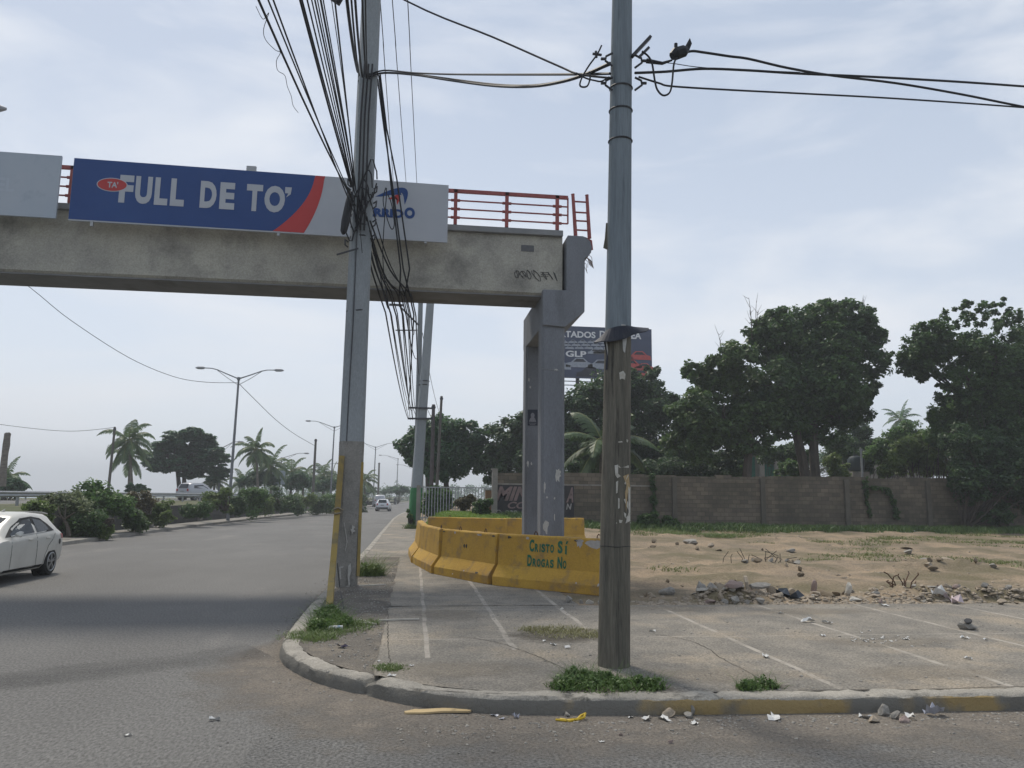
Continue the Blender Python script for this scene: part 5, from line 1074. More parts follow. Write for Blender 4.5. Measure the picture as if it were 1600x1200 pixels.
creeper('broken creeper loop on the wall, its left strand', [(1352, 746), (1355, 775), (1360, 815)], 37.85, .14, 1300, 62)
creeper('creeper strand at the right side of the loop on the wall', [(1362, 762), (1385, 764), (1394, 780), (1400, 800), (1402, 812)], 37.85, .15, 1700, 63)
palm('coconut_palm', 'young coconut palm half hidden by the wooden pole, fronds arching both sides', foot(938, 43), PY(942, 692, 43), 3.7, 13, 71, leafmat('leaf_palm_dark', (.022, .038, .016), (.05, .075, .028), .25), tr=.2, droop=.75, thick=.05, nl=44)
palm('coconut_palm', 'small far palm between the two big trees on the right', foot(1407, 92), PY(1407, 655, 92), 2.6, 16, 72, G_FAR(), tr=.15, droop=.8, thick=.04, nl=24)
# lot weeds and lawn
spots = []; g = random.Random(77)
for i in range(420):
    x = g.uniform(4.5, 44); y = 38.0-abs(g.gauss(0, 1.0))-.2; spots.append((x, y, lotz(x, y)-.02, .5))
mb = MB(); mb.arrays(*blades(spots, 30000, .34, .02, 81)); tag(mb.build('wall_foot_grass', leafmat('grass_deep', (.035, .06, .02), (.085, .12, .04), .2)), 'long green grass along the foot of the block wall', 'grass', kind='stuff')
spots = []
for i in range(330):
    x = g.uniform(3.5, 40); y = g.choice((g.uniform(30, 36.5), g.uniform(20, 33)))
    if mnoise.noise(Vector((x*.16, y*.25, 9))) > .02: spots.append((x, y, lotz(x, y)-.01, .7))
mb = MB(); mb.arrays(*blades(spots, 17000, .10, .014, 82, .8)); tag(mb.build('lot_grass', leafmat('grass_lot', (.07, .085, .03), (.14, .14, .06), .2)), 'sparse short grass patches spread over the dirt lot', 'grass', kind='stuff')
spots = [(g.uniform(.9, 4.2), g.uniform(32, 41), 0, .4) for i in range(160)]; spots = [(x, y, lotz(x, y)-.01, r) for x, y, _, r in spots]
mb = MB(); mb.arrays(*blades(spots, 15000, .16, .015, 83, .5)); tag(mb.build('lawn_grass', leafmat('grass_lawn', (.09, .14, .025), (.16, .21, .05), .3)), 'bright green lawn grass before the pale bar fence', 'grass', kind='stuff')

# ================================================================== LEFT SIDE: retaining wall, verge, palms
m_stone = block_mat('dark_rubble_stone', (.085, .08, .072), (.055, .053, .05), (.04, .038, .035), .5, .26, (.035, .036, .034))
rwo = (WX, 30, .15); rw = thing('retaining_wall', 'dark stone retaining wall along the far side of the road', 'wall', rwo)
mb = MB(); yy = list(np.arange(-40, 130, 2.0))
for y in yy: x = WX+bendL(y); mb.v += [(x+.02, y, .1), (x-.06+.03*mnoise.noise(Vector((0, y*.8, 0))), y, TOPZ-.12), (x-.4, y, TOPZ-.12), (x-.4, y, .1)]
mb.f = [(i*4+j, i*4+(j+1) % 4, (i+1)*4+(j+1) % 4, (i+1)*4+j) for i in range(len(yy)-1) for j in range(4)] + [(0, 1, 2, 3), tuple((len(yy)-1)*4+j for j in (3, 2, 1, 0))]
# stone courses run along Y: a copy of the block material with swapped axes
m_st2 = m_stone.copy(); m_st2.name = 'dark_rubble_stone_along'
for nd in m_st2.node_tree.nodes:
    if nd.type == 'COMBXYZ':
        l = m_st2.node_tree.links; spn = [q for q in m_st2.node_tree.nodes if q.type == 'SEPXYZ'][0]
        l.new(spn.outputs[1], nd.inputs[0]); l.new(spn.outputs[2], nd.inputs[1])
mb.build('wall', m_st2, rw, origin=rwo)
for i, y in enumerate(range(-36, 126, 9)): MB().box((WX+bendL(y)+.05, y, .72), (.3, .5, 1.12)).build('pier', m_conc, rw, origin=rwo)
m_gal = mat('galvanised_rail', (.34, .35, .36), (.26, .27, .28), 3, rough=.5, metal=.3)
def guard(label, X, y0, y1, z):
    o = (X, (y0+y1)/2, z); t = thing('guard_rail', label, 'guard rail', o); ys_ = np.arange(y0, y1+.1, 4)
    mb = MB(); k = 5
    for y in ys_:
        for dz, dx in ((.72, 0), (.66, .05), (.58, .0), (.50, .05), (.43, 0)): mb.v.append((X+bendL(y)+dx, y, z+dz))
    for i in range(len(ys_)-1):
        for j in range(4): mb.f.append((i*5+j, i*5+j+1, (i+1)*5+j+1, (i+1)*5+j))
    ob = mb.build('rail_beam', m_gal, t, origin=o); sd_ = ob.modifiers.new('solid', 'SOLIDIFY'); sd_.thickness = .02
    for y in ys_[::1]: MB().box((X+bendL(y)-.1, y, z+.3), (.1, .12, .75)).build('post', m_gal, t, origin=o)
guard('steel guard rail along the raised far carriageway, nearer strip', -18.8, 12, 92, TOPZ-.08)
guard('second steel guard rail farther toward the sea', -34.6, 40, 100, TOPZ-.1)
g = random.Random(91); SH = 'shrubs along the top of the retaining wall'
def wallshrub(label, px, top, wpx, Y, m, n, seed, bottom=None, sz=.13):
    hz = 770+px*.006; L_ = []; g = random.Random(seed); bt_ = bottom or hz+16
    for k in range(9): L_.append((px+g.uniform(-.5, .5)*wpx*.95, top+wpx*.2+(bt_-top-wpx*.2)*g.random(), wpx*g.uniform(.18, .28)))
    b = BLOBS(L_, Y, seed); shrub('shrub', label, (PX(px, 770, WX).x+bendL(Y)-.6, Y, TOPZ-.15) if False else (b[0][0], Y, TOPZ-.4), b, n, sz, m, SH, seed)
wallshrub('wispy pale shrub hanging over the retaining wall behind the white hatchback', 100, 762, 66, 35, leafmat('leaf_wisp', (.06, .075, .04), (.13, .14, .08)), 6000, 101, 812, .10)
wallshrub('rounded bright green shrub on the retaining wall below the left coconut palm', 165, 752, 78, 38, G_MID(), 9500, 102, 800)
wallshrub('sparse reddish shrub right of the rounded bright green shrub', 222, 762, 34, 42, leafmat('leaf_red', (.06, .045, .03), (.10, .085, .045)), 1800, 103, 795, .10)
wallshrub('tall narrow shrub at the foot of the nearest double armed lamp', 338, 758, 40, 52, G_OLIVE(), 5000, 104, 800)
wallshrub('dense green shrub just right of the nearest double armed lamp', 388, 758, 46, 58, G_MID(), 6000, 105, 800)
wallshrub('flat topped dark shrub in the middle of the median hedge', 434, 760, 50, 66, G_DARK(), 5500, 106, 796)
wallshrub('pale green shrub beside the thin wooden pole', 478, 766, 36, 74, G_OLIVE(), 4000, 107, 796)
wallshrub('last dark shrub of the median hedge before the concrete pole', 512, 764, 40, 80, G_MID(), 4500, 108, 796)
wallshrub('small tufted shrub at the foot of the retaining wall', 262, 795, 18, 43, G_OLIVE(), 900, 109, 812, .1)
wallshrub('small weed shrub on the far pavement edge', 165, 818, 22, 34.5, G_OLIVE(), 1300, 110, 838, .09)
wallshrub('dark creeping shrub draped down the retaining wall right of the hatchback', 130, 790, 60, 34.5, G_DARK(), 5000, 111, 838, .10)
wallshrub('dark low shrub hanging at the wall under the reddish shrub', 215, 792, 46, 39, G_DARK(), 3500, 112, 822, .10)
for i, (px, tp, w_, Y, m_) in enumerate(((60, 772, 40, 33, G_OLIVE()), (308, 786, 44, 48, G_DARK()), (362, 768, 34, 54, G_DARK()), (412, 766, 34, 62, G_OLIVE()), (456, 768, 32, 70, G_DARK()), (497, 768, 30, 77, G_DARK()), (525, 768, 26, 84, G_OLIVE()), (560, 768, 22, 92, G_DARK()), (245, 780, 40, 44, G_OLIVE()))):
    wallshrub(['pale low shrub on the wall above the hatchback roof', 'dark low shrub on the wall between the almond tree and the nearest lamp', 'dark shrub filling the hedge just right of the lamp post', 'olive shrub between the two green hedge shrubs', 'dark shrub left of the thin wooden pole', 'dark shrub right of the thin wooden pole', 'olive shrub just left of the concrete pole', 'far hedge shrub right of the concrete pole', 'olive low shrub under the silver car'][i], px, tp, w_, Y, m_, 3800, 130+i, 802 if px > 280 else 815, .11)
t = thing('dead_shrub', 'bare crooked dead trunk at the foot of the retaining wall behind the hatchback', 'dead shrub', PY(106, 836, 32.5)); g = random.Random(6); mb = MB()
limb(mb, PY(107, 838, 32.5), PY(100, 812, 32.6), .09, .05, g, .1)
for x, y in ((92, 790), (103, 785), (118, 800), (85, 805)): limb(mb, PY(100, 812, 32.6), PY(x, y, 32.8), .04, .01, g, .15)
mb.build('trunk', BARK(), t, origin=t.location)
# almond tree, palms and far greenery of the shore
b = []; g = random.Random(33)
for (x, y, hw) in ((290, 676, 28), (270, 683, 24), (310, 682, 24), (292, 690, 40), (265, 697, 26), (325, 694, 26), (285, 704, 50), (255, 708, 22), (335, 706, 26), (300, 716, 56), (250, 720, 24), (345, 718, 20), (285, 728, 40), (325, 730, 30), (258, 731, 18), (305, 738, 22), (345, 740, 12), (242, 724, 12), (238, 714, 8), (330, 745, 16)):
    for k in range(max(2, int(hw/5))): b += BLOBS([(x+g.uniform(-.8, .8)*hw*.8, y+g.uniform(-2, 2), 9)], 88, 200+len(b), 2.2)
tree('almond_tree', 'broad layered almond tree by the shore left of the nearest double armed lamp', foot(289, 88, 1.2), [(foot(289, 88, 1.2), PY(288, 735, 88)), (foot(284, 88, 1.2), PY(277, 735, 88))], b, 40000, .30, leafmat('leaf_almond', (.025, .055, .035), (.055, .105, .055)), seed=12, tr=.3, flat=.8, sub=9, subr=.5)
GP = 'coconut palms along the shore'
LP = leafmat('leaf_palm_far', (.04, .065, .035), (.09, .12, .06))
palm('coconut_palm', 'tall coconut palm at the left, its fronds swept by the wind', foot(208, 72, 1.2), PY(201, 689, 72), 2.8, 18, 301, LP, GP, droop=1.15, wind=(.18, 0), tr=.16, nl=30)
palm('coconut_palm', 'shorter coconut palm just below the crown of the left tall palm', foot(202, 74, 1.2), PY(203, 712, 74), 2.6, 15, 302, LP, GP, droop=1.1, tr=.14, nl=26)
palm('coconut_palm', 'coconut palm standing right of the nearest double armed lamp', foot(404, 86, 1.2), PY(400, 703, 86), 2.8, 20, 303, LP, GP, droop=1.0, tr=.16, nl=30)
palm('coconut_palm', 'lower coconut palm overlapping the right side of the palm beside the lamp', foot(424, 92, 1.2), PY(424, 728, 92), 3.0, 18, 304, LP, GP, droop=1.0, nl=28)
for i, (px, py, Y, fr_, lab) in enumerate([(455, 738, 100, 3.0, 'bushy palm just right of the grey back of the road sign'), (474, 746, 104, 2.8, 'low palm left of the thin wooden pole'), (505, 743, 110, 3.2, 'palm left of the second lamp near the concrete pole'), (518, 750, 118, 3.0, 'palm partly behind the left edge of the concrete pole'), (570, 751, 120, 3.0, 'palm showing at the right edge of the concrete pole'), (380, 752, 96, 2.4, 'small low palm in the gap right of the nearest lamp'), (335, 752, 90, 2.3, 'pale drooping palm under the almond tree'), (8, 752, 66, 2.4, 'palm fronds at the foot of the bare palm trunk')]):
    palm('coconut_palm', lab, foot(px, Y, 1.0), PY(px, py, Y), fr_, 17, 310+i, LP, GP, droop=1.0, nl=24)
SF = 'bushes along the shore'
for i, (lab, L_, Y, n_) in enumerate([('dark rounded bush under the bare palm trunk', [(10, 755, 10), (22, 756, 10), (30, 760, 8), (2, 760, 8), (35, 764, 5)], 64, 4000), ('low dark bush left of the silver car', [(205, 763, 7), (218, 763, 7), (228, 766, 5)], 70, 2200), ('bushes between the lamp and the grey road sign', [(395, 748, 14), (378, 752, 8), (412, 745, 12), (425, 752, 10)], 92, 4500), ('bush mass right of the grey road sign', [(455, 752, 13), (470, 750, 14), (482, 754, 10)], 98, 4500), ('bush mass behind the second lamp', [(505, 756, 12), (520, 754, 12), (495, 760, 9)], 108, 4000),
    ('low far bushes left of the far cars', [(575, 768, 6), (583, 766, 6), (568, 770, 5)], 170, 1500), ('far bushes beyond the white car', [(607, 767, 6), (615, 765, 7), (600, 768, 5)], 190, 1500), ('far rounded trees left of the green based pole', [(622, 766, 7), (632, 764, 7), (640, 766, 6), (627, 770, 5)], 160, 2200)]):
    b = BLOBS(L_, Y, 400+i); shrub('bush', lab, (b[0][0], Y, 0.3), b, n_, .26 if Y > 150 else .2, G_FAR(), SF, 410+i)
t = thing('bare_palm_trunk', 'bare headless palm trunk at the left frame edge', 'dead palm', foot(3, 60, 1.2)); q = [PY(x, y, 60) for x, y in ((3, 760), (5, 735), (7.5, 712), (8.5, 704), (10, 695), (11, 684), (12, 678), (12, 676))]
MB().tube(q, [.27, .24, .21, .22, .24, .21, .22, .15], 10).build('trunk', mat('palm_trunk', (.2, .18, .15)), t, origin=t.location, smooth=True)
t = thing('road_sign', 'grey back of a large road sign among the palms right of the nearest lamp', 'road sign', foot(435, 97, 1.1)); a, c = PY(425, 735, 97), PY(445, 757, 97)
MB().box(((a.x+c.x)/2, 97, (a.z+c.z)/2), (c.x-a.x, .05, a.z-c.z)).build('panel', m_bgrey, t, origin=t.location)
for x in (a.x+.3, c.x-.3): MB().tube([(x, 97.08, 1.0), (x, 97.08, a.z-.1)], .05, 6).build('post', m_lamp, t, origin=t.location)
# far hazy treeline and buildings at the end of the road
b = []; g = random.Random(44)
for i in range(120): x = g.uniform(-60, 190); b.append((x, 330+g.uniform(-20, 20), g.uniform(1, 4.2), g.uniform(2.5, 5)))
mb = MB(); mb.arrays(*leaves(b, 26000, .8, 45, 10, .4)); tag(mb.build('treeline', G_FAR()), 'low far treeline closing the end of the road', 'trees', kind='stuff')
ap = thing('apartment_block', 'tiny pale building far behind the roadside tree trunk', 'building', foot(670, 260, 0)); a, c = PY(664, 742, 260), PY(677, 760, 260)
MB().box(((a.x+c.x)/2, 262, a.z/2), (c.x-a.x, 5, a.z)).build('wall', mat('pale_render', (.42, .42, .40), rough=.9), ap, origin=ap.location)
for k in range(3): MB().box(((a.x+c.x)/2, 259.4, a.z-1.2-k*1.6), ((c.x-a.x)*.7, .1, .7)).build('window_band', m_dkmetal, ap, origin=ap.location)

# ================================================================== VEHICLES
m_wpaint = mat('white_car_paint', (.56, .56, .53), (.47, .465, .44), 1.5, rough=.3, spec=.5)
m_spaint = mat('silver_car_paint', (.36, .37, .40), rough=.3, spec=.6, metal=.1)
m_glass = mat('tinted_glass', (.02, .026, .032), rough=.12, spec=.35)
m_tyre = mat('tyre_rubber', (.018, .018, .018), rough=.85); m_rim = mat('alloy_rim', (.30, .31, .32), rough=.4, metal=.6); m_trim = mat('black_trim', (.015, .015, .016), rough=.6)
m_tail = mat('tail_lamp_red', (.35, .02, .02), rough=.25, spec=.7); m_head = mat('headlamp_glass', (.55, .57, .58), rough=.15, spec=.8)
def car(name, label, loc, heading, paint, S, cat='car', L_=4.3, W=1.78, wb=(.78, 3.43), rw=.32, detail=True, group=None):
    """S: stations from rear (x=0) to front: (x, z under, z belt, z top, half width factor, half width of the roof factor)"""
    t = thing(name, label, cat, loc, heading, group); hw = W/2
    def lerpS(x, k):
        for a, b in zip(S[:-1], S[1:]):
            if a[0] <= x <= b[0]: u = (x-a[0])/(b[0]-a[0]); u = u*u*(3-2*u)*.3+u*.7; return a[k]+(b[k]-a[k])*u
        return S[-1][k] if x > S[-1][0] else S[0][k]
    def ring(x):
        zu, zb, zt, f, fr = (lerpS(x, k) for k in range(1, 6)); w = hw*f; zm = zu+(zb-zu)*.55; r = hw*fr
        return [(0, zu), (w*.86, zu), (w*.97, zu+.10), (w*1.0, zm), (w*.985, zb-.08), (w*.955, zb), (r+(w*.955-r)*.12, zt-(zt-zb)*.16), (r*.90, zt-.015*(zt > zb+.2)), (r*.5, zt+.012), (0, zt+.018)]
    n = 44; mb = MB(); xs_ = [i/n*L_ for i in range(n+1)]; k = 18
    for x in xs_:
        h = ring(x); full = [(-y, z) for y, z in h[1:-1]][::-1]; pts = h + full
        mb.v += [(x, y, z) for y, z in pts]
    k = len(ring(0))*2-2
    mb.f = [(i*k+j, i*k+(j+1) % k, (i+1)*k+(j+1) % k, (i+1)*k+j) for i in range(n) for j in range(k)] + [tuple(range(k)), tuple(n*k+j for j in reversed(range(k)))]
    body = mb.build('body', paint, t, smooth=True)
    # wheel arches cut out of the body
    cut = MB()
    for wx in wb:
        for s_ in (-1, 1): cut.tube([(wx, s_*(hw-.30), rw), (wx, s_*(hw+.2), rw)], rw*1.17, 28)
    co = cut.build('cut', paint); md = body.modifiers.new('b', 'BOOLEAN'); md.object = co; md.operation = 'DIFFERENCE'; md.solver = 'EXACT'
    bpy.context.view_layer.update(); dg = bpy.context.evaluated_depsgraph_get(); me = bpy.data.meshes.new_from_object(body.evaluated_get(dg)); body.modifiers.clear(); old = body.data; body.data = me
    bpy.data.objects.remove(co); bpy.data.meshes.remove(old); me.shade_smooth(); me.set_sharp_from_angle(angle=R_(35))
    def sidept(x, z, s_, d=.006):
        h = ring(x); zu, zb, zt, f, fr = (lerpS(x, q) for q in range(1, 6))
        for a, b in zip(h[1:-1], h[2:]):
            if a[1] <= z <= b[1]+1e-6: y = a[0]+(b[0]-a[0])*((z-a[1])/max(1e-6, b[1]-a[1])); break
        else: y = h[6][0]
        return (x, s_*(y+d), z)
    def sidepatch(poly, name, m, s_, par, d=.006, sub=5):
        out_ = []; P = poly+[poly[0]]
        for (x0, z0), (x1, z1) in zip(P[:-1], P[1:]):
            for q in range(sub): out_.append(sidept(x0+(x1-x0)*q/sub, z0+(z1-z0)*q/sub, s_, d))
        return MB().add(out_, [tuple(range(len(out_)))]).build(name, m, par)
    for wx in wb:
        for s_ in (-1, 1):
            wmb = MB(); y0 = s_*(hw-.21); y1 = s_*(hw-.005)
            wmb.tube([(wx, y0, rw), (wx, y0+(y1-y0)*.1, rw), (wx, y0+(y1-y0)*.9, rw), (wx, y1, rw)], [rw*.93, rw, rw, rw*.93], 28); wh = wmb.build('wheel', m_tyre, t, smooth=True)
            r_ = MB(); yo = s_*(hw+.004)
            r_.tube([(wx+rw*.66*math.cos(a), yo, rw+rw*.66*math.sin(a)) for a in np.linspace(0, 2*math.pi, 25)], .018, 5)
            for q in range(5):
                a = 2*math.pi*q/5+.3
                for da in (-.16, .16): r_.bar((wx+.03*math.cos(a), yo, rw+.03*math.sin(a)), (wx+rw*.66*math.cos(a+da), yo-s_*.01, rw+rw*.66*math.sin(a+da)), .028, .02, up=(0, 1, 0))
            r_.tube([(wx, yo-s_*.02, rw), (wx, yo+s_*.012, rw)], .05, 10); r_.build('rim', m_rim, wh)
            MB().tube([(wx, s_*(hw-.29), rw), (wx, s_*(hw-.26), rw)], rw*1.15, 24).build('wheel_well', m_trim, t)
    return t, ring, lerpS, sidepatch, sidept, hw
HB = [(0, .40, .80, .82, .80, .70), (.04, .30, .92, .96, .90, .70), (.14, .26, .98, 1.08, .95, .66), (.42, .24, 1.0, 1.36, .985, .635), (.62, .22, 1.0, 1.455, 1.0, .66), (1.1, .2, .985, 1.49, 1.0, .66), (1.7, .19, .965, 1.49, 1.0, .66), (2.1, .19, .95, 1.45, 1.0, .655), (2.5, .19, .935, 1.27, 1.0, .65), (3.0, .19, .915, 1.0, 1.0, .70), (3.2, .2, .88, .95, .995, .74), (3.7, .2, .82, .88, .97, .74), (4.05, .24, .74, .79, .90, .70), (4.22, .30, .62, .67, .80, .62), (4.3, .36, .55, .57, .70, .55)]
rear = PZ(95, 880, .3)
t, ring, lerpS, sp_, spt, hw = car('hatchback', 'dusty white hatchback driving out of the left frame edge', (-9.53, 21.0, 0), R_(-90), m_wpaint, HB)
for s_ in (-1, 1):
    # window band with pillar, seams, handles
    ow = sp_([(.62, 1.06), (.80, 1.22), (1.05, 1.36), (1.45, 1.41), (1.95, 1.38), (2.35, 1.22), (2.78, .99), (2.2, 1.0), (1.5, 1.02), (.95, 1.04)], 'window', m_trim, s_, t, .006, 8)
    sp_([(.86, 1.10), (.92, 1.19), (1.1, 1.31), (1.42, 1.36), (1.46, 1.05), (1.0, 1.075)], 'pane', m_glass, s_, ow, .012); sp_([(1.58, 1.05), (1.56, 1.36), (1.92, 1.33), (2.28, 1.19), (2.62, 1.02), (2.2, 1.03)], 'pane', m_glass, s_, ow, .012)
    for P in ([(1.52, 1.0), (1.535, 1.0), (1.56, .62), (1.52, .30), (1.505, .30), (1.545, .62)], [(.60, 1.0), (.615, 1.0), (.80, .84), (1.0, .72), (1.12, .52), (1.16, .32), (1.145, .32), (1.105, .52), (.985, .71), (.79, .83)], [(2.66, .94), (2.675, .94), (2.72, .6), (2.70, .3), (2.685, .3), (2.705, .6)]):
        sp_(P, 'door_seam', m_trim, s_, t, .004)
    for x in (1.02, 1.86):
        a = Vector(spt(x, .90, s_, .012)); MB().tube([a+Vector((-.09, 0, 0)), a+Vector((-.05, s_*.018, .004)), a+Vector((.06, s_*.018, .004)), a+Vector((.1, 0, 0))], .015, 6).build('door_handle', m_wpaint, t)
    q = Vector(spt(2.56, 1.0, s_, 0)); mm = MB(); mm.tube([q, q+Vector((.02, s_*.09, .02))], .025, 6); mm.rock(q+Vector((.05, s_*.17, .06)), (.13, .24, .16), 3, 2, 0); mm.build('mirror', m_wpaint, t, smooth=True)
    MB().tube([spt(.62+.1*i, .72-.06*math.sin(i*.5), s_, .0) for i in range(2)], .004, 4).build('crease', m_wpaint, t)
    sp_([(3.55, .68), (3.9, .70), (4.05, .62), (3.8, .58)], 'headlight', m_head, s_, t, .008); sp_([(.08, .84), (.10, .96), (.30, .97), (.26, .86)], 'tail_lamp', m_tail, s_, t, .008)
for s_ in (-1, 1): sp_([(1.17, .235), (2.95, .235), (2.95, .30), (1.17, .30)], 'sill_trim', m_trim, s_, t, .006)
sp_([(.28, .76), (.30, .83), (.36, .85), (.42, .82), (.43, .74), (.36, .70)], 'fuel_flap', m_trim, 1, t, .006)
def topquad(x0, x1, f, name, m, par):
    V = []; 
    for i in range(7):
        x = x0+(x1-x0)*i/6; h = ring(x); V += [(x, -h[7][0]*f, h[7][1]+.010), (x, -h[8][0]*f, h[8][1]+.008), (x, h[8][0]*f, h[8][1]+.008), (x, h[7][0]*f, h[7][1]+.010)]
    return MB().add(V, [(i*4+j, i*4+j+1, i*4+j+5, i*4+j+4) for i in range(6) for j in range(3)]).build(name, m, par, smooth=True)
topquad(2.22, 2.92, .93, 'windscreen', m_glass, t); topquad(.17, .42, .9, 'rear_window', m_glass, t)
MB().prism([(.30, 1.43), (.62, 1.485), (.62, 1.50), (.28, 1.455)], lambda x, z, y: (x, y, z), -.5, .5).build('spoiler', m_wpaint, t, bevel=.008); MB().add([(1.35, .015, 1.505), (1.35, -.015, 1.505), (1.55, -.01, 1.505), (1.55, .01, 1.505), (1.33, 0, 1.58)], [(0, 1, 4), (1, 2, 4), (2, 3, 4), (3, 0, 4), (3, 2, 1, 0)]).build('antenna_fin', m_wpaint, t)
SUV = [(0, .42, .85, .90, .86, .72), (.05, .34, .98, 1.02, .93, .72), (.15, .30, 1.05, 1.30, .97, .70), (.35, .28, 1.06, 1.60, 1.0, .70), (.8, .26, 1.06, 1.68, 1.0, .70), (2.0, .25, 1.04, 1.68, 1.0, .70), (2.5, .25, 1.02, 1.56, 1.0, .69), (3.1, .25, 1.0, 1.10, 1.0, .74), (3.6, .26, .95, 1.02, .98, .76), (4.2, .3, .82, .88, .9, .72), (4.4, .4, .6, .62, .8, .6)]
def rearkit(t, ring, sp_, hw, paint, z0):
    # what shows from behind: glass, lamps, plate, bumper, side windows
    for s_ in (-1, 1):
        MB().box((-.01, s_*hw*.70, z0), (.06, .16, .22)).build('tail_lamp', m_tail, t, bevel=.01); sp_([(.62, z0+.16), (.72, z0+.45), (1.9, z0+.5), (2.6, z0+.16)], 'window', m_glass, s_, t, .008)
    MB().add([(.08, -hw*.60, z0+.17), (.08, hw*.60, z0+.17), (.28, hw*.52, z0+.56), (.28, -hw*.52, z0+.56)], [(0, 1, 2, 3)]).build('rear_window', m_glass, t)
    MB().box((-.015, 0, z0-.12), (.03, .42, .13)).build('number_plate', m_bar, t); MB().box((.0, 0, .42), (.10, hw*1.7, .16)).build('bumper', m_trim, t, bevel=.02)
f_ = PZ(597, 799, 0)
t, ring, lerpS, sp_, spt, hw = car('hatchback', 'small white car driving away in the distance down the road', (f_.x, f_.y, 0), R_(88), mat('pale_car_paint', (.55, .57, .60), rough=.3, spec=.6), HB)
rearkit(t, ring, sp_, hw, m_wpaint, .88)
f2 = PZ(592.5, 792.5, 0); t, ring, lerpS, sp_, spt, hw = car('pickup', 'silver van just ahead of the distant white car', (f2.x, f2.y, 0), R_(88), m_spaint, [(a, b, c*1.06, d*1.22, e, f) for a, b, c, d, e, f in SUV], 'van', L_=4.4, W=2.0)
t.name = 'van'; rearkit(t, ring, sp_, hw, m_spaint, 1.15)
f3 = PY(296, 782, 92); t, ring, lerpS, sp_, spt, hw = car('sport_utility_car', 'silver car on the raised carriageway under the almond tree', (PY(284, 778, 76).x, 76, TOPZ-.08), R_(64), m_spaint, SUV, L_=4.4)
rearkit(t, ring, sp_, hw, m_spaint, 1.0)
# distant motorcycle with rider
def rider(label, px, py, seed):
    p = PZ(px, py, 0); t = thing('motorcycle', label, 'motorcycle', p, group='far motorcycles on the road')
    MB().tube([(0, -.62, .3), (0, -.61, .3)], .3, 14).tube([(0, .62, .3), (0, .61, .3)], .3, 14).build('wheels', m_tyre, t); MB().tube([(0, -.6, .35), (0, -.3, .6), (0, .3, .7), (0, .6, .35)], .1, 8).build('body', m_trim, t); MB().tube([(-.33, .42, 1.0), (0, .4, .95), (.33, .42, 1.0)], .025, 6).build('handlebar', m_trim, t)
    pr = thing('person', label.replace('motorcycle', 'motorcycle rider in dark clothes on the motorcycle'), 'person', p+Vector((0, -.15, .72)))
    me = bpy.data.meshes.new('body'); V = [(0, 0, .1), (0, .02, .35), (0, .08, .6), (0, .1, .75), (0, .12, .88), (-.19, .09, .6), (-.27, .25, .42), (-.27, .48, .32), (.19, .09, .6), (.27, .25, .42), (.27, .48, .32), (-.14, .02, .06), (-.2, .38, -.02), (-.18, .25, -.42), (.14, .02, .06), (.2, .38, -.02), (.18, .25, -.42)]
    me.from_pydata(V, [(0, 1), (1, 2), (2, 3), (3, 4), (2, 5), (5, 6), (6, 7), (2, 8), (8, 9), (9, 10), (0, 11), (11, 12), (12, 13), (0, 14), (14, 15), (15, 16)], []); o = bpy.data.objects.new('body', me); COL.objects.link(o); o.parent = pr
    o.modifiers.new('s', 'SKIN'); 
    for i, v in enumerate(me.skin_vertices[0].data): r = [.15, .15, .16, .07, .12, .07, .05, .04, .07, .05, .04, .1, .07, .05, .1, .07, .05][i]; v.radius = (r, r)
    me.skin_vertices[0].data[0].use_root = True; sb = o.modifiers.new('d', 'SUBSURF'); sb.levels = sb.render_levels = 1; me.materials.append(mat('dark_clothes', (.04, .045, .06), rough=.9))
rider('far motorcycle coming along the middle of the road', 617, 788.5, 1)

# ================================================================== WEEDS, RUBBLE, LITTER
G_WEED = leafmat('leaf_weed', (.035, .06, .02), (.085, .125, .04), .3); G_STRAW = leafmat('grass_straw', (.11, .10, .05), (.19, .165, .09), .2); G_GRASS = leafmat('grass_fresh', (.05, .075, .025), (.12, .145, .055), .3)
def at(px, py, z=.155): return PZ(px, py, z)
def sp3(lst, z=.15): return [(*at(x, y, z)[:2], z, r) for x, y, r in lst]
clump('weed_clump', 'big leafy green weed clump round the foot of the wooden pole', sp3([(900, 1072, .20), (930, 1074, .22), (880, 1076, .12), (965, 1074, .24), (1000, 1075, .18), (1020, 1076, .10), (915, 1060, .14), (945, 1066, .14), (895, 1060, .10)]), 2600, .13, .006, G_WEED, 501, leafy=3600, group='weeds along the kerb')
clump('weed_clump', 'leafy weed clump at the yellow guard of the concrete pole', sp3([(505, 976, .18), (520, 970, .18), (513, 960, .12), (500, 986, .16), (538, 980, .13)]), 1800, .22, .007, G_WEED, 502, leafy=2200, group='weeds along the kerb')
clump('grass_patch', 'low grass spreading around the leafy weed at the yellow guard', sp3([(480, 995, .28), (510, 992, .3), (545, 984, .3), (570, 976, .2), (495, 999, .25)]), 2600, .10, .006, G_GRASS, 503, cat='grass')
clump('grass_tuft', 'tall grass tuft right of the foot of the concrete pole', sp3([(570, 900, .20), (580, 899, .18), (588, 900, .16)]), 1500, .42, .007, G_GRASS, 504, leafy=500, cat='grass')
clump('weed_clump', 'small leafy weed at the kerb joint near the right yellow stained kerb', sp3([(1180, 1076, .12), (1200, 1074, .10), (1165, 1078, .08)]), 500, .12, .006, G_WEED, 505, leafy=420, group='weeds along the kerb')
clump('grass_patch', 'dry grass patch on the pavement left of the wooden pole', sp3([(850, 985, .3), (880, 984, .3), (905, 988, .28), (870, 992, .3), (920, 994, .2), (835, 984, .2)]), 2400, .055, .006, G_STRAW, 506, cat='grass')
clump('grass_patch', 'tiny green weed patch in the gravel near the kerb bend', sp3([(608, 1045, .15)]), 600, .06, .006, G_GRASS, 507, cat='grass')
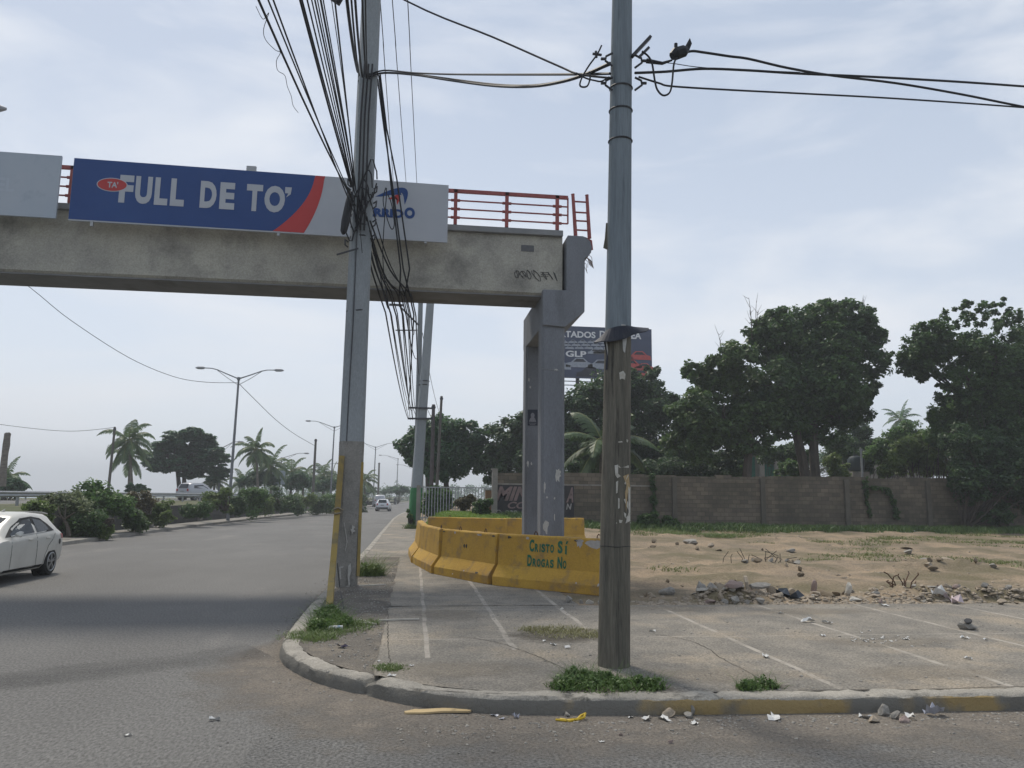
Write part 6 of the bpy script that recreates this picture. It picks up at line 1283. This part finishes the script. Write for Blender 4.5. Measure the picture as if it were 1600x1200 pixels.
clump('grass_tuft', 'small grass tuft at the foot of the far green based pole', [(.35, 44.6, .15, .4), (-.2, 44.4, .15, .3)], 500, .4, .02, G_GRASS, 508, cat='grass')
for i, (px, py, r, lab) in enumerate(((1010, 838, 1.2, 'grass tuft at the lot edge just right of the wooden pole'), (1050, 842, 1.0, 'grass tuft behind the left heap of the lot'), (1120, 845, .8, 'smallest grass tuft right of the left heap of the lot'))): clump('grass_tuft', lab, [(*at(px, py, .2)[:2], lotz(*at(px, py, .2)[:2])-.01, r)], 1300, .22, .014, G_GRASS, 509+i, cat='grass')
# dirt lens under the dry patch
def film_mat(name, c1, c2, amount, nscale=2.2, fine=.5):
    m = mat(name, c1, c2, 3, rough=1, bump=.6, bscale=40, fine=fine, fscale=40); t = m.node_tree; n = t.nodes; l = t.links; b = n['Principled BSDF']
    at_ = n.new('ShaderNodeAttribute'); at_.attribute_name = 'fade'; no = n.new('ShaderNodeTexNoise'); no.inputs['Scale'].default_value = nscale; no.inputs['Detail'].default_value = 9; no.inputs['Roughness'].default_value = .72
    tc = n.new('ShaderNodeTexCoord'); l.new(tc.outputs['Object'], no.inputs[0])
    a = n.new('ShaderNodeMath'); a.operation = 'MULTIPLY_ADD'; a.inputs[1].default_value = 1.3; a.inputs[2].default_value = -.65; l.new(no.outputs[0], a.inputs[0])
    s2 = n.new('ShaderNodeMath'); l.new(at_.outputs['Fac'], s2.inputs[0]); l.new(a.outputs[0], s2.inputs[1])
    r = n.new('ShaderNodeMapRange'); r.inputs[1].default_value = .25; r.inputs[2].default_value = .75; r.inputs[4].default_value = amount; l.new(s2.outputs[0], r.inputs[0]); l.new(r.outputs[0], b.inputs['Alpha'])
    return m
def film(name, rows, fades, m):
    mb = MB(); k = len(rows[0]); mb.v = [tuple(p) for r in rows for p in r]; mb.f = [(i*k+j, i*k+j+1, (i+1)*k+j+1, (i+1)*k+j) for i in range(len(rows)-1) for j in range(k-1)]
    o = mb.build(name, m); at_ = o.data.attributes.new('fade', 'FLOAT', 'POINT'); at_.data.foreach_set('value', [f for r in fades for f in r]); return structure(o)
def blob_film(name, px, py, rx, ry, m, z=.1555):
    c = at(px, py, z); rows = []; fd = []
    for i in range(6):
        u = i/5; rows.append([(c.x+rx*u*math.cos(a), c.y+ry*u*math.sin(a), z) for a in np.linspace(0, 2*math.pi, 25)]); fd.append([1-.95*u]*25)
    return film(name, rows, fd, m)
m_dirtf = film_mat('loose_dirt', (.125, .11, .085), (.09, .082, .066), .92, 3.5)
blob_film('dirt_patch', 880, 992, 1.0, .75, m_dirtf); blob_film('dirt_patch', 950, 1070, .95, .45, m_dirtf); blob_film('dirt_patch', 1190, 1072, .4, .22, m_dirtf); 
m_dustf = film_mat('pale_dust', (.30, .265, .215), (.25, .225, .185), .55, 1.6)
for i, (px, py, rx, ry) in enumerate(((1380, 1003, 1.3, .5), (1100, 1055, 1.2, .5), (1450, 1050, 1.2, .5), (720, 1045, 1.1, .6), (1280, 955, 1.6, .45), (1050, 950, 1.2, .5), (700, 960, .8, .8))): blob_film('dust_patch', px, py, rx, ry, m_dustf)
# dust gathered in the street along the kerb, and the darker worn band that turns into the side street
rows = []; fd = []
for i, p in enumerate(KL):
    if not (p.y < 24 and p.x < 16) or i % 3: continue
    t_ = (KL[min(i+1, len(KL)-1)] - KL[max(i-1, 0)]).normalized(); nn = Vector((t_.y, -t_.x)); wd_ = 1.5*sstep(12, 8.5, p.y)+.25 if p.y > 7.6 else 1.75
    rows.append([(p.x+nn.x*wd_*u-nn.x*.03, p.y+nn.y*wd_*u-nn.y*.03, .004) for u in (0, .2, .45, .7, 1)]); fd.append([.95, .8, .6, .4, 0])
film('gutter_dust', rows, fd, film_mat('gutter_dust', (.235, .205, .17), (.19, .17, .145), .7, 1.9))
rows = []; fd = []
for q in np.linspace(0, 1, 24):
    x = -1.9-9*q; y = 10.6-6.2*q+2.2*q*q; rows.append([(x-.25*k, y+.45*k, .005) for k in (-1.4, -.7, 0, .7, 1.4)]); fd.append([0, .5, .62, .5, 0])
film('road_stain', rows, fd, film_mat('worn_asphalt_dark', (.08, .08, .08), (.09, .09, .09), .32, .8))
m_rub1 = mat('rubble_grey', (.29, .275, .245), (.20, .19, .175), 7, rough=.95, bump=.8, bscale=20, fine=.25, fscale=30)
m_rub2 = mat('rubble_tan', (.34, .285, .22), (.25, .215, .17), 6, rough=.95, bump=.8, bscale=20, fine=.2, fscale=30)
m_rub3 = mat('rubble_pink', (.29, .22, .195), (.22, .18, .165), 5, rough=.95, bump=.6, bscale=20)
m_rubw = mat('white_plaster', (.50, .48, .43), (.40, .38, .34), 5, rough=.9, bump=.4, bscale=20)
m_clod = mat('earth_clod', (.20, .16, .11), (.14, .115, .085), 8, rough=1, bump=1, bscale=18)
RM = {'g': m_rub1, 't': m_rub2, 'p': m_rub3, 'w': m_rubw, 'c': m_clod}
def chunk(px, py, wpx, hpx, k, label, seed, group=None, name='rubble_chunk', cat='rubble', z=.15, depth=.8, rz=None):
    p = PZ(px, py, z); pp_ = 1200/max(3, (p-C0).length); w_ = wpx/pp_; h = hpx/pp_; g = random.Random(seed)
    zz = lotz(p.x, p.y) if p.y > 13.5 and p.x > 3 else z
    mb = MB(); mb.rock((0, 0, h*.36), (w_*1.15, w_*depth, h*1.15), seed, 2, .35, g.uniform(0, 3) if rz is None else rz)
    return tag(mb.build(name, RM[k], loc=(p.x, p.y, zz)), label, cat, group)
G1 = 'rubble along the back edge of the pavement'
for i, (x, y, w_, h, k, lab) in enumerate([
    (1040, 926, 26, 15, 'g', 'dark grey stone at the left end of the rubble row'), (1095, 936, 22, 26, 'g', 'pale cornered block standing left in the main rubble heap'), (1118, 932, 34, 28, 'g', 'broad grey concrete lump in the middle of the main rubble heap'),
    (1108, 944, 22, 12, 'p', 'low pink tile lump at the foot of the main rubble heap'), (1145, 941, 34, 18, 'p', 'pink brown slab lying in the main rubble heap'), (1125, 926, 20, 22, 't', 'tan lump leaning at the back of the main rubble heap'), (1188, 930, 40, 22, 't', 'tan slab propped at the right of the main rubble heap'), (1204, 938, 16, 24, 't', 'leaning tan block at the right end of the main rubble heap'),
    (1272, 922, 15, 24, 'p', 'upright brownish block standing alone right of the main heap'), (1275, 936, 20, 14, 't', 'tan block under the upright brownish block'), (1290, 936, 34, 16, 'c', 'earth covered lump right of the upright block'), (1325, 936, 18, 22, 'w', 'whitish crumpled lump beside the pavement edge'), (1335, 942, 20, 10, 'w', 'flat whitish piece under the crumpled lump'),
    (1215, 940, 20, 10, 't', 'small flat piece right of the main rubble heap')]): chunk(x, y, w_, h, k, lab, 600+i, G1)
def slab(px, py, wpx, dpx, tilt, yaw, k, label, seed, z=.15, lift=0, group=G1, th=.05):
    p = PY(px, py, 13.95); z = p.z; lift = 0; pp_ = 1200/(p-C0).length; w_ = wpx/pp_; d = dpx/pp_; g = random.Random(seed); n = 7
    poly = [(w_/2*math.cos(2*math.pi*i/n)*g.uniform(.75, 1.15), d/2*math.sin(2*math.pi*i/n)*g.uniform(.75, 1.15)) for i in range(n)]; M_ = Matrix.Rotation(yaw, 3, 'Z') @ Matrix.Rotation(tilt, 3, 'X')
    o = MB().prism(poly, lambda x, y, q: tuple(M_ @ Vector((x, y, q))), -th/2, th/2).build('broken_slab', RM[k], loc=(p.x, p.y, z+lift), bevel=.006); return tag(o, label, 'rubble', group)
slab(1147, 918, 30, 40, R_(-18), .2, 'w', 'white topped slab lying on the back of the main rubble heap', 1, lift=.3)
slab(1185, 936, 34, 34, R_(25), -.3, 'w', 'white topped slab tipped forward in the main rubble heap', 2, lift=.22)
slab(1168, 920, 34, 46, R_(82), R_(70), 't', 'tall thin slab standing on edge in the main rubble heap', 3, lift=.26, th=.06)
slab(1190, 915, 46, 14, R_(30), R_(25), 'g', 'long grey splinter leaning across the main rubble heap', 4, lift=.28)
slab(1097, 922, 22, 26, R_(-14), .1, 'w', 'white edged slab at the top left of the main rubble heap', 5, lift=.26)
g = random.Random(55)
for i in range(46):
    x = g.choice((g.uniform(1000, 1220), g.uniform(1180, 1600), g.uniform(1330, 1600))); chunk(x, g.uniform(928, 945), g.uniform(6, 18), g.uniform(4, 10), g.choice('ggtgctp'), 'small broken lump in the rubble row along the back edge of the pavement', 650+i, G1)
for i in range(60):
    x, y = g.gauss(1150, 30), g.gauss(932, 7); p = PZ(x, y, .2); w_ = g.uniform(7, 20); chunk(x, min(y, 944), w_, w_*g.uniform(.5, .9), g.choice('gtpgtwg'), 'angular fragment piled in the main rubble heap', 1200+i, 'fragments of the main rubble heap')
G2 = 'clods and rubble heaps out on the dirt lot'
for i in range(64):
    cx, cy, sx, sy = g.choice(((1085, 857, 22, 5), (1190, 882, 26, 5), (1240, 885, 16, 4), (1460, 884, 34, 7), (1540, 885, 30, 7), (1480, 925, 50, 8), (1400, 925, 40, 7), (1560, 932, 40, 8), (1030, 858, 25, 5), (1300, 855, 250, 20)))
    chunk(g.gauss(cx, sx*.6), g.gauss(cy, sy*.6), g.uniform(6, 17), g.uniform(4, 10), g.choice('cccgt'), 'earthy clod among the scattered heaps on the dirt lot', 720+i, G2, 'earth_clod', z=.2)
for i, (x, y, w_, h, k, lab) in enumerate([(1080, 858, 26, 13, 'g', 'grey lump crowning the left heap near the wall grass'), (1475, 878, 30, 15, 't', 'large pale lump in the heap at the right of the lot'), (1440, 884, 26, 12, 'g', 'grey lump left of the large pale lump'), (1530, 886, 40, 12, 'c', 'low mossy mound at the right edge of the lot'), (1043, 905, 9, 7, 'c', 'single brown clod left on the bare dirt'), (1066, 908, 7, 5, 'c', 'second brown clod on the bare dirt'), (1250, 900, 16, 7, 'c', 'flat brown clod in the middle of the lot'),
    (1183, 884, 22, 12, 'g', 'grey stone in the heap with twigs'), (1245, 886, 16, 10, 'g', 'dark stone right of the heap with twigs')]): chunk(x, y, w_, h, k, lab, 800+i, G2, z=.2)
G3 = 'stones at the foot of the lettered barrier'
for i, (x, y, w_, h, k, lab) in enumerate([(888, 941, 15, 13, 'g', 'leftmost grey stone at the foot of the lettered barrier'), (908, 942, 10, 8, 'g', 'small round stone at the foot of the lettered barrier'), (921, 943, 15, 11, 'w', 'pale pointed stone near the wooden pole at the barrier foot'), (936, 944, 9, 11, 'g', 'stone half behind the wooden pole at the barrier foot'), (878, 953, 8, 5, 'w', 'little pale stone on the pavement joint'), (897, 948, 4, 3, 'g', 'pebble between the stones at the barrier foot')]): chunk(x, y, w_, h, k, lab, 830+i, G3, 'stone', 'stone')
G4 = 'broken pieces against the kerb'
for i, (x, y, w_, h, k, lab) in enumerate([(1045, 1120, 26, 15, 't', 'tan lump lying against the kerb right of the wooden pole'), (1075, 1122, 22, 10, 'g', 'grey lump right of the tan one against the kerb'), (1083, 1118, 9, 16, 'g', 'upright grey stone against the kerb'), (1380, 1118, 24, 22, 'g', 'jagged kerb fragment fallen at the broken kerb'), (1400, 1124, 20, 13, 'g', 'grey fragment right of the jagged kerb fragment'), (1412, 1128, 22, 10, 'p', 'pinkish tile lump before the broken kerb'), (1365, 1128, 26, 9, 't', 'low tan lump left before the broken kerb'), (1427, 1126, 12, 7, 't', 'small tan stone at the broken kerb'), (575, 1080, 18, 10, 'g', 'crumbled kerb piece at the broken bend'), (600, 1090, 10, 6, 't', 'small stone below the broken bend of the kerb'), (1048, 1162, 10, 6, 'p', 'single pinkish stone out on the asphalt'), (970, 1150, 6, 5, 'p', 'reddish pebble out on the asphalt'), (886, 1120, 12, 9, 'g', 'crumbled lump at the kerb crack left of the wooden pole')]): chunk(x, y, w_, h, k, lab, 850+i, G4, 'kerb_fragment', z=0)
# paper and plastic litter
m_lit = mat('litter_white', (.62, .62, .60), (.50, .50, .49), 9, rough=.7); m_pla = mat('litter_plastic', (.42, .43, .48), (.32, .33, .38), 8, rough=.35)
def scrap(px, py, wpx, label, seed, z=.152, m=None, name='paper_scrap', cat='scrap', hh=.35, group='white litter scattered on the pavement'):
    p = PZ(px, py, z); zz = lotz(p.x, p.y)+.01 if p.y > 13.5 and p.x > 3 else z; w_ = wpx/1200*(p-C0).length; g = random.Random(seed); n = 5; mb = MB(); a = g.uniform(0, 3)
    P = [(w_*(i/(n-1)-.5), w_*(.28+.45*g.random())*(j/2-.5), w_*hh*g.random()*(.3+.7*abs(j-1))) for i in range(n) for j in range(3)]
    P = [(x*math.cos(a)-y*math.sin(a), x*math.sin(a)+y*math.cos(a), q) for x, y, q in P]
    mb.v = P; mb.f = [(i*3+j, i*3+j+1, (i+1)*3+j+1, (i+1)*3+j) for i in range(n-1) for j in range(2)]
    return tag(mb.build(name, m or m_lit, loc=(p.x, p.y, zz+.004)), label, cat, group)
for i, (x, y, w_, lab) in enumerate([(1019, 987, 10, 'white scrap on the pavement just right of the wooden pole'), (1196, 1027, 14, 'white scrap lying on the long pale joint'), (1220, 959, 8, 'white scrap before the main rubble heap'), (1262, 972, 18, 'flat white litter strip on the second pale joint'), (1292, 974, 14, 'torn pale litter beside the flat white strip'), (1512, 1030, 10, 'white stick of litter on the right part of the pavement'), (1508, 998, 12, 'pale scrap before the dark stone'), (1382, 947, 13, 'white scrap at the edge of the rubble row'), (1285, 994, 8, 'pale scrap on the cross joint'), (1540, 1000, 7, 'tiny white scrap near the right edge'), (865, 1008, 12, 'white scrap on the dry patch left of the wooden pole'), (850, 1002, 8, 'small white scrap on the dry patch'), (885, 1012, 14, 'scrap at the lower rim of the dry patch'), (335, 1126, 14, 'white paper lying alone on the asphalt'), (200, 1150, 9, 'small white paper far left on the asphalt'), (985, 1122, 0.1+9, 'scrap on the road right of the yellow strap'), (591, 1034, 7, 'pale scrap on the gravel near the kerb bend'), (643, 1041, 7, 'pale scrap on the pavement near the gravel edge'), (612, 1057, 12, 'scrap against the kerb at the gravel edge'), (530, 1027, 6, 'pale bit on the gravel strip'), (1430, 842, 10, 'white scrap in the grass before the wall'), (878, 1068, 8, 'white scrap in the weeds left of the wooden pole'), (905, 1073, 8, 'crumpled white scrap in the middle of the pole weeds')]):
    scrap(x, y, w_, lab, 900+i, z=.152 if y < 1090 and x > 450 else 0)
g = random.Random(71)
for i in range(26): scrap(g.uniform(1330, 1430), g.gauss(1000, 7), g.uniform(3, 7), 'tiny white fragment in the spill of fragments on the pavement', 940+i, group='spill of white fragments')
for i, (x, y, w_, lab) in enumerate([(1010, 1124, 20, 'flat white paper on the asphalt before the tan lump'), (1038, 1125, 20, 'creased pale paper right of the flat white paper'), (1085, 1131, 14, 'white paper curl right of the creased paper'), (1460, 1118, 24, 'crumpled bluish wrapper before the kerb'), (772, 1119, 12, 'crumpled clear plastic before the kerb'), (785, 1124, 10, 'white paper flake beside the clear plastic'), (833, 1114, 20, 'upright bluish plastic scrap against the kerb'), (940, 1160, 8, 'white flake out on the asphalt'), (806, 1122, 10, 'plastic scrap left of the upright plastic'), (1210, 1123, 26, 'pale stick shaped litter before the kerb'), (1352, 1122, 16, 'pale stick left of the broken kerb'), (1420, 1120, 18, 'white splinter over the kerb fragments')]):
    scrap(x, y, w_, lab, 960+i, z=.003, m=m_pla if 'plastic' in lab or 'wrapper' in lab else m_lit, hh=.7 if 'upright' in lab or 'wrapper' in lab else .25, group='litter in the gutter')
scrap(1468, 936, 18, 'white plastic bag in the rubble row at the right', 981, .2, m_lit, 'plastic_bag', 'bag', .8, None); scrap(1488, 938, 24, 'pinkish plastic bag beside the white one', 982, .2, mat('pink_plastic', (.48, .40, .42), rough=.5), 'plastic_bag', 'bag', .5, None)
scrap(1230, 934, 40, 'dark blue cloth in the rubble row', 983, .2, mat('dark_cloth', (.035, .045, .06), (.05, .06, .075), 6, rough=.95), 'cloth', 'cloth', .35, None); scrap(535, 1012, 15, 'dark purple rag on the gravel strip', 984, .16, mat('purple_cloth', (.035, .03, .055), rough=.95), 'rag', 'cloth', .4, None)
# plank of cardboard, roll, strap, lump
p = PZ(684, 1114, .0); t = tag(MB().prism([(-.30, -.035), (-.14, -.055), (.05, -.04), (.29, -.07), (.31, -.045), (.27, -.02), (.29, .035), (.05, .07), (-.16, .055), (-.21, .075), (-.31, .01)], lambda x, y, q: (x, y, q+.02*x), .004, .02).build('cardboard_piece', mat('cardboard', (.52, .40, .22), (.44, .33, .18), 5, rough=.9), loc=(p.x, p.y, .006)), 'torn yellowish cardboard strip lying on the asphalt below the kerb bend', 'cardboard')
p = at(521, 985); mb = MB(); mb.tube([(-.13, -.02, .03), (.0, 0, .03), (.12, .025, .03)], [.028, .03, .028], 12); t = thing('paper_roll', 'white paper roll lying before the leafy weed at the concrete pole', 'roll', (p.x, p.y, .16)); mb.build('roll', m_lit, t, smooth=True); MB().tube([(.05, .012, .03), (.085, .018, .03)], .031, 12).build('label_band', mat('pale_blue_print', (.30, .40, .52), rough=.6), t)
for (a, b, lab) in (((592, 969), (655, 967), 'long pale stick lying across the gravel strip'), ((560, 968), (582, 974), 'short white stick by the leafy weed'), ((564, 973), (588, 975), 'second short white stick by the leafy weed'), ((603, 913), (560, 915), 'pale timber edging across the gravel strip')): tag(MB().bar(at(*a, .17), at(*b, .17), .03, .02).build('stick', m_rubw, origin=at(*a, .17)), lab, 'stick', 'pale sticks on the gravel strip')
p = PZ(893, 1127, 0); tag(MB().tube([p+Vector(q) for q in ((-.14, .02, .012), (-.06, -.02, .014), (.0, .015, .012), (.05, -.02, .02), (.12, .01, .03), (.14, .05, .05), (.10, .06, .03), (.06, .02, .012), (-.02, -.03, .012), (-.1, .03, .012))], .012, 5).build('plastic_strap', mat('yellow_plastic', (.55, .38, .03), rough=.5), origin=p), 'curled yellow plastic strap in the gutter left of the wooden pole', 'strap')
p = PZ(1513, 983, .155); t = thing('stone', 'dark peaked stone lying alone at the right on the pavement', 'stone', (p.x, p.y, .152)); MB().rock((0, 0, .06), (.34, .26, .19), 5, 2, .4).build('lump', m_rub1, t); MB().rock((-.04, -.05, .12), (.16, .14, .10), 8, 2, .3).build('dark_top', mat('dark_stone', (.05, .052, .055), rough=.9), t)
t = thing('rebar_bundle', 'rusty bent reinforcing bars sticking out of the rubble at the right', 'rebar', PZ(1415, 925, .2)); q = t.location; g = random.Random(15)
for (x, y, x2, y2) in ((1405, 930, 1385, 893), (1410, 930, 1402, 896), (1415, 930, 1421, 892), (1418, 930, 1437, 894), (1412, 930, 1388, 908), (1420, 930, 1412, 903), (1408, 931, 1392, 915), (1416, 931, 1432, 908), (1405, 930, 1383, 906), (1400, 929, 1396, 898)):
    a = PY(x, y, q.y+.1*g.random()); b = PY(x2, y2, q.y+g.uniform(-.2, .4)); MB().tube([a-Vector((0, 0, .1)), a.lerp(b, .5)+Vector((g.uniform(-.08, .08), 0, .03)), b.lerp(a, .1), b+Vector((g.uniform(-.08, .08), 0, -.01))], .012, 6).build('bar', m_rust, t, origin=q)
t = thing('twig_pile', 'grey twigs sticking up from the heap in the middle of the lot', 'twigs', PZ(1185, 882, .2)); q = Vector((t.location.x, t.location.y, lotz(t.location.x, t.location.y))); t.location = q
for i in range(14): a = q+Vector((g.uniform(-1.1, .9), g.uniform(-.2, .2), .0)); MB().tube([a, a+Vector((g.uniform(-.15, .15), 0, g.uniform(.05, .2))), a+Vector((g.uniform(-.3, .3), 0, g.uniform(.15, .4)))], .01, 5).build('twig', BARK(), t, origin=q)
# loose gravel: uncountable
def gravel(name, label, pts, smin, smax, m, seed):
    g = np.random.default_rng(seed); P = np.array(pts); n = len(P); s_ = smin+(smax-smin)*g.random(n)**3
    cube = np.array([[-1, -1, 0], [1, -1, 0], [1, 1, 0], [-1, 1, 0], [-.6, -.7, 1], [.7, -.6, .8], [.6, .7, 1], [-.7, .6, .7]])*.5
    V = cube[None]*s_[:, None, None]*(.6+.8*g.random((n, 8, 3)))*np.array([1.1, .9, .75]); a = g.random(n)*6.28; ca, sa = np.cos(a)[:, None], np.sin(a)[:, None]
    X = V[..., 0]*ca-V[..., 1]*sa; Y = V[..., 0]*sa+V[..., 1]*ca; V = np.stack([X, Y, V[..., 2]], -1)+P[:, None]
    Q = np.array([[0, 3, 2, 1], [4, 5, 6, 7], [0, 1, 5, 4], [1, 2, 6, 5], [2, 3, 7, 6], [3, 0, 4, 7]]); F = (Q[None]+(np.arange(n)*8)[:, None, None]).reshape(-1, 4)
    mb = MB(); mb.arrays(V.reshape(-1, 3), F); return tag(mb.build(name, m), label, 'gravel', kind='stuff')
g = random.Random(99); pts = []
for i in range(5200):
    x = g.uniform(-.9, 14); y = g.uniform(7.5, 13.5); 
    if mnoise.noise(Vector((x*.7, y*.7, 4))) > g.uniform(-.1, .6): pts.append((x, y, .15))
for i in range(3600):
    x, y = g.uniform(-1.45, -.36), g.uniform(8.4, 22)
    if min((Vector((x, y))-p).length for p in KL[::6]) > .27 and (y > 10 or x > -1.2+(10-y)*.55): pts.append((x, y, .156))
for i in range(2200):
    x = g.uniform(-.1, 14); y = 7.15 - abs(g.gauss(0, .28)) - max(0, (1.0-x)*.0); pts.append((x, y, 0))
for i in range(700):
    k = g.randrange(len(KL)); p = KL[k]
    if 7 < p.y < 20: pts.append((p.x-.05-abs(g.gauss(0, .18)), p.y-.05-abs(g.gauss(0, .18)), 0))
gravel('gravel', 'grey grit and pebbles strewn over the pavement and gutter', pts, .008, .038, m_rub1, 7)
pts = []
for i in range(1500): pts.append((g.uniform(-6, 10), g.uniform(2.5, 7), 0))
gravel('gravel', 'fine dark grit on the near asphalt', pts, .005, .018, mat('dark_grit', (.07, .07, .068), (.16, .155, .145), 3, rough=.95), 8)
pts = []
for i in range(7000):
    x = g.uniform(3.6, 34); y = g.choice((g.uniform(13.5, 15.2), g.uniform(13.5, 37)))
    if mnoise.noise(Vector((x*.45, y*.45, 7))) > g.uniform(-.25, .55): pts.append((x, y, lotz(x, y)-.01))
gravel('gravel', 'tan stones and clods strewn over the dirt lot', pts, .02, .12, m_rub2, 9)
pts = [(x_, y_, lotz(x_, y_)-.01) for x_, y_ in ((g.uniform(4, 24), 13.42+abs(g.gauss(0, .3))) for i in range(6500))]
gravel('gravel', 'crumbled mortar along the back edge of the pavement', pts, .015, .11, m_rub2, 10)
def crack(pts, wd, seed):
    g = random.Random(seed); P = catmull([tuple(at(*p)[:2]) for p in pts], .06); mb = MB()
    for i, p in enumerate(P):
        t = (P[min(i+1, len(P)-1)]-P[max(0, i-1)]).normalized(); nn = Vector((-t.y, t.x)); j = .02*mnoise.noise(Vector((p.x*8, p.y*8, seed))); w_ = wd*(.4+.9*abs(mnoise.noise(Vector((p.x*5, p.y*5, seed+3)))))
        a = p+nn*(j+w_); b = p+nn*(j-w_); mb.v += [(a.x, a.y, .1555), (b.x, b.y, .1555)]
    mb.f = [(2*i, 2*i+1, 2*i+3, 2*i+2) for i in range(len(P)-1)]; structure(mb.build('pavement_crack', mat('crack_dirt', (.06, .055, .045), rough=1)))
crack([(715, 994), (770, 1002), (820, 1018), (860, 1034), (889, 1049)], .007, 1); crack([(1020, 990), (1070, 999), (1100, 1010), (1130, 1030), (1160, 1045), (1190, 1062)], .008, 2); crack([(606, 930), (606, 960), (606, 1000), (609, 1035)], .008, 3); crack([(1250, 1078), (1400, 1077), (1500, 1075), (1600, 1072)], .010, 4); crack([(640, 1076), (760, 1083), (860, 1083)], .008, 5)
# air: thin even haze over the whole place
hz = MB().box((0, 900, 29), (6400, 2700, 62)).build('haze', MATS.setdefault('haze_air', bpy.data.materials.new('haze_air'))); hz['kind'] = 'stuff'
hm = MATS['haze_air']; hm.use_nodes = True; hn = hm.node_tree.nodes; hn.clear(); ho_ = hn.new('ShaderNodeOutputMaterial'); pv = hn.new('ShaderNodeVolumePrincipled'); pv.inputs['Color'].default_value = (.86, .91, .97, 1); pv.inputs['Density'].default_value = .0011; pv.inputs['Anisotropy'].default_value = .2
hm.node_tree.links.new(pv.outputs[0], ho_.inputs['Volume'])
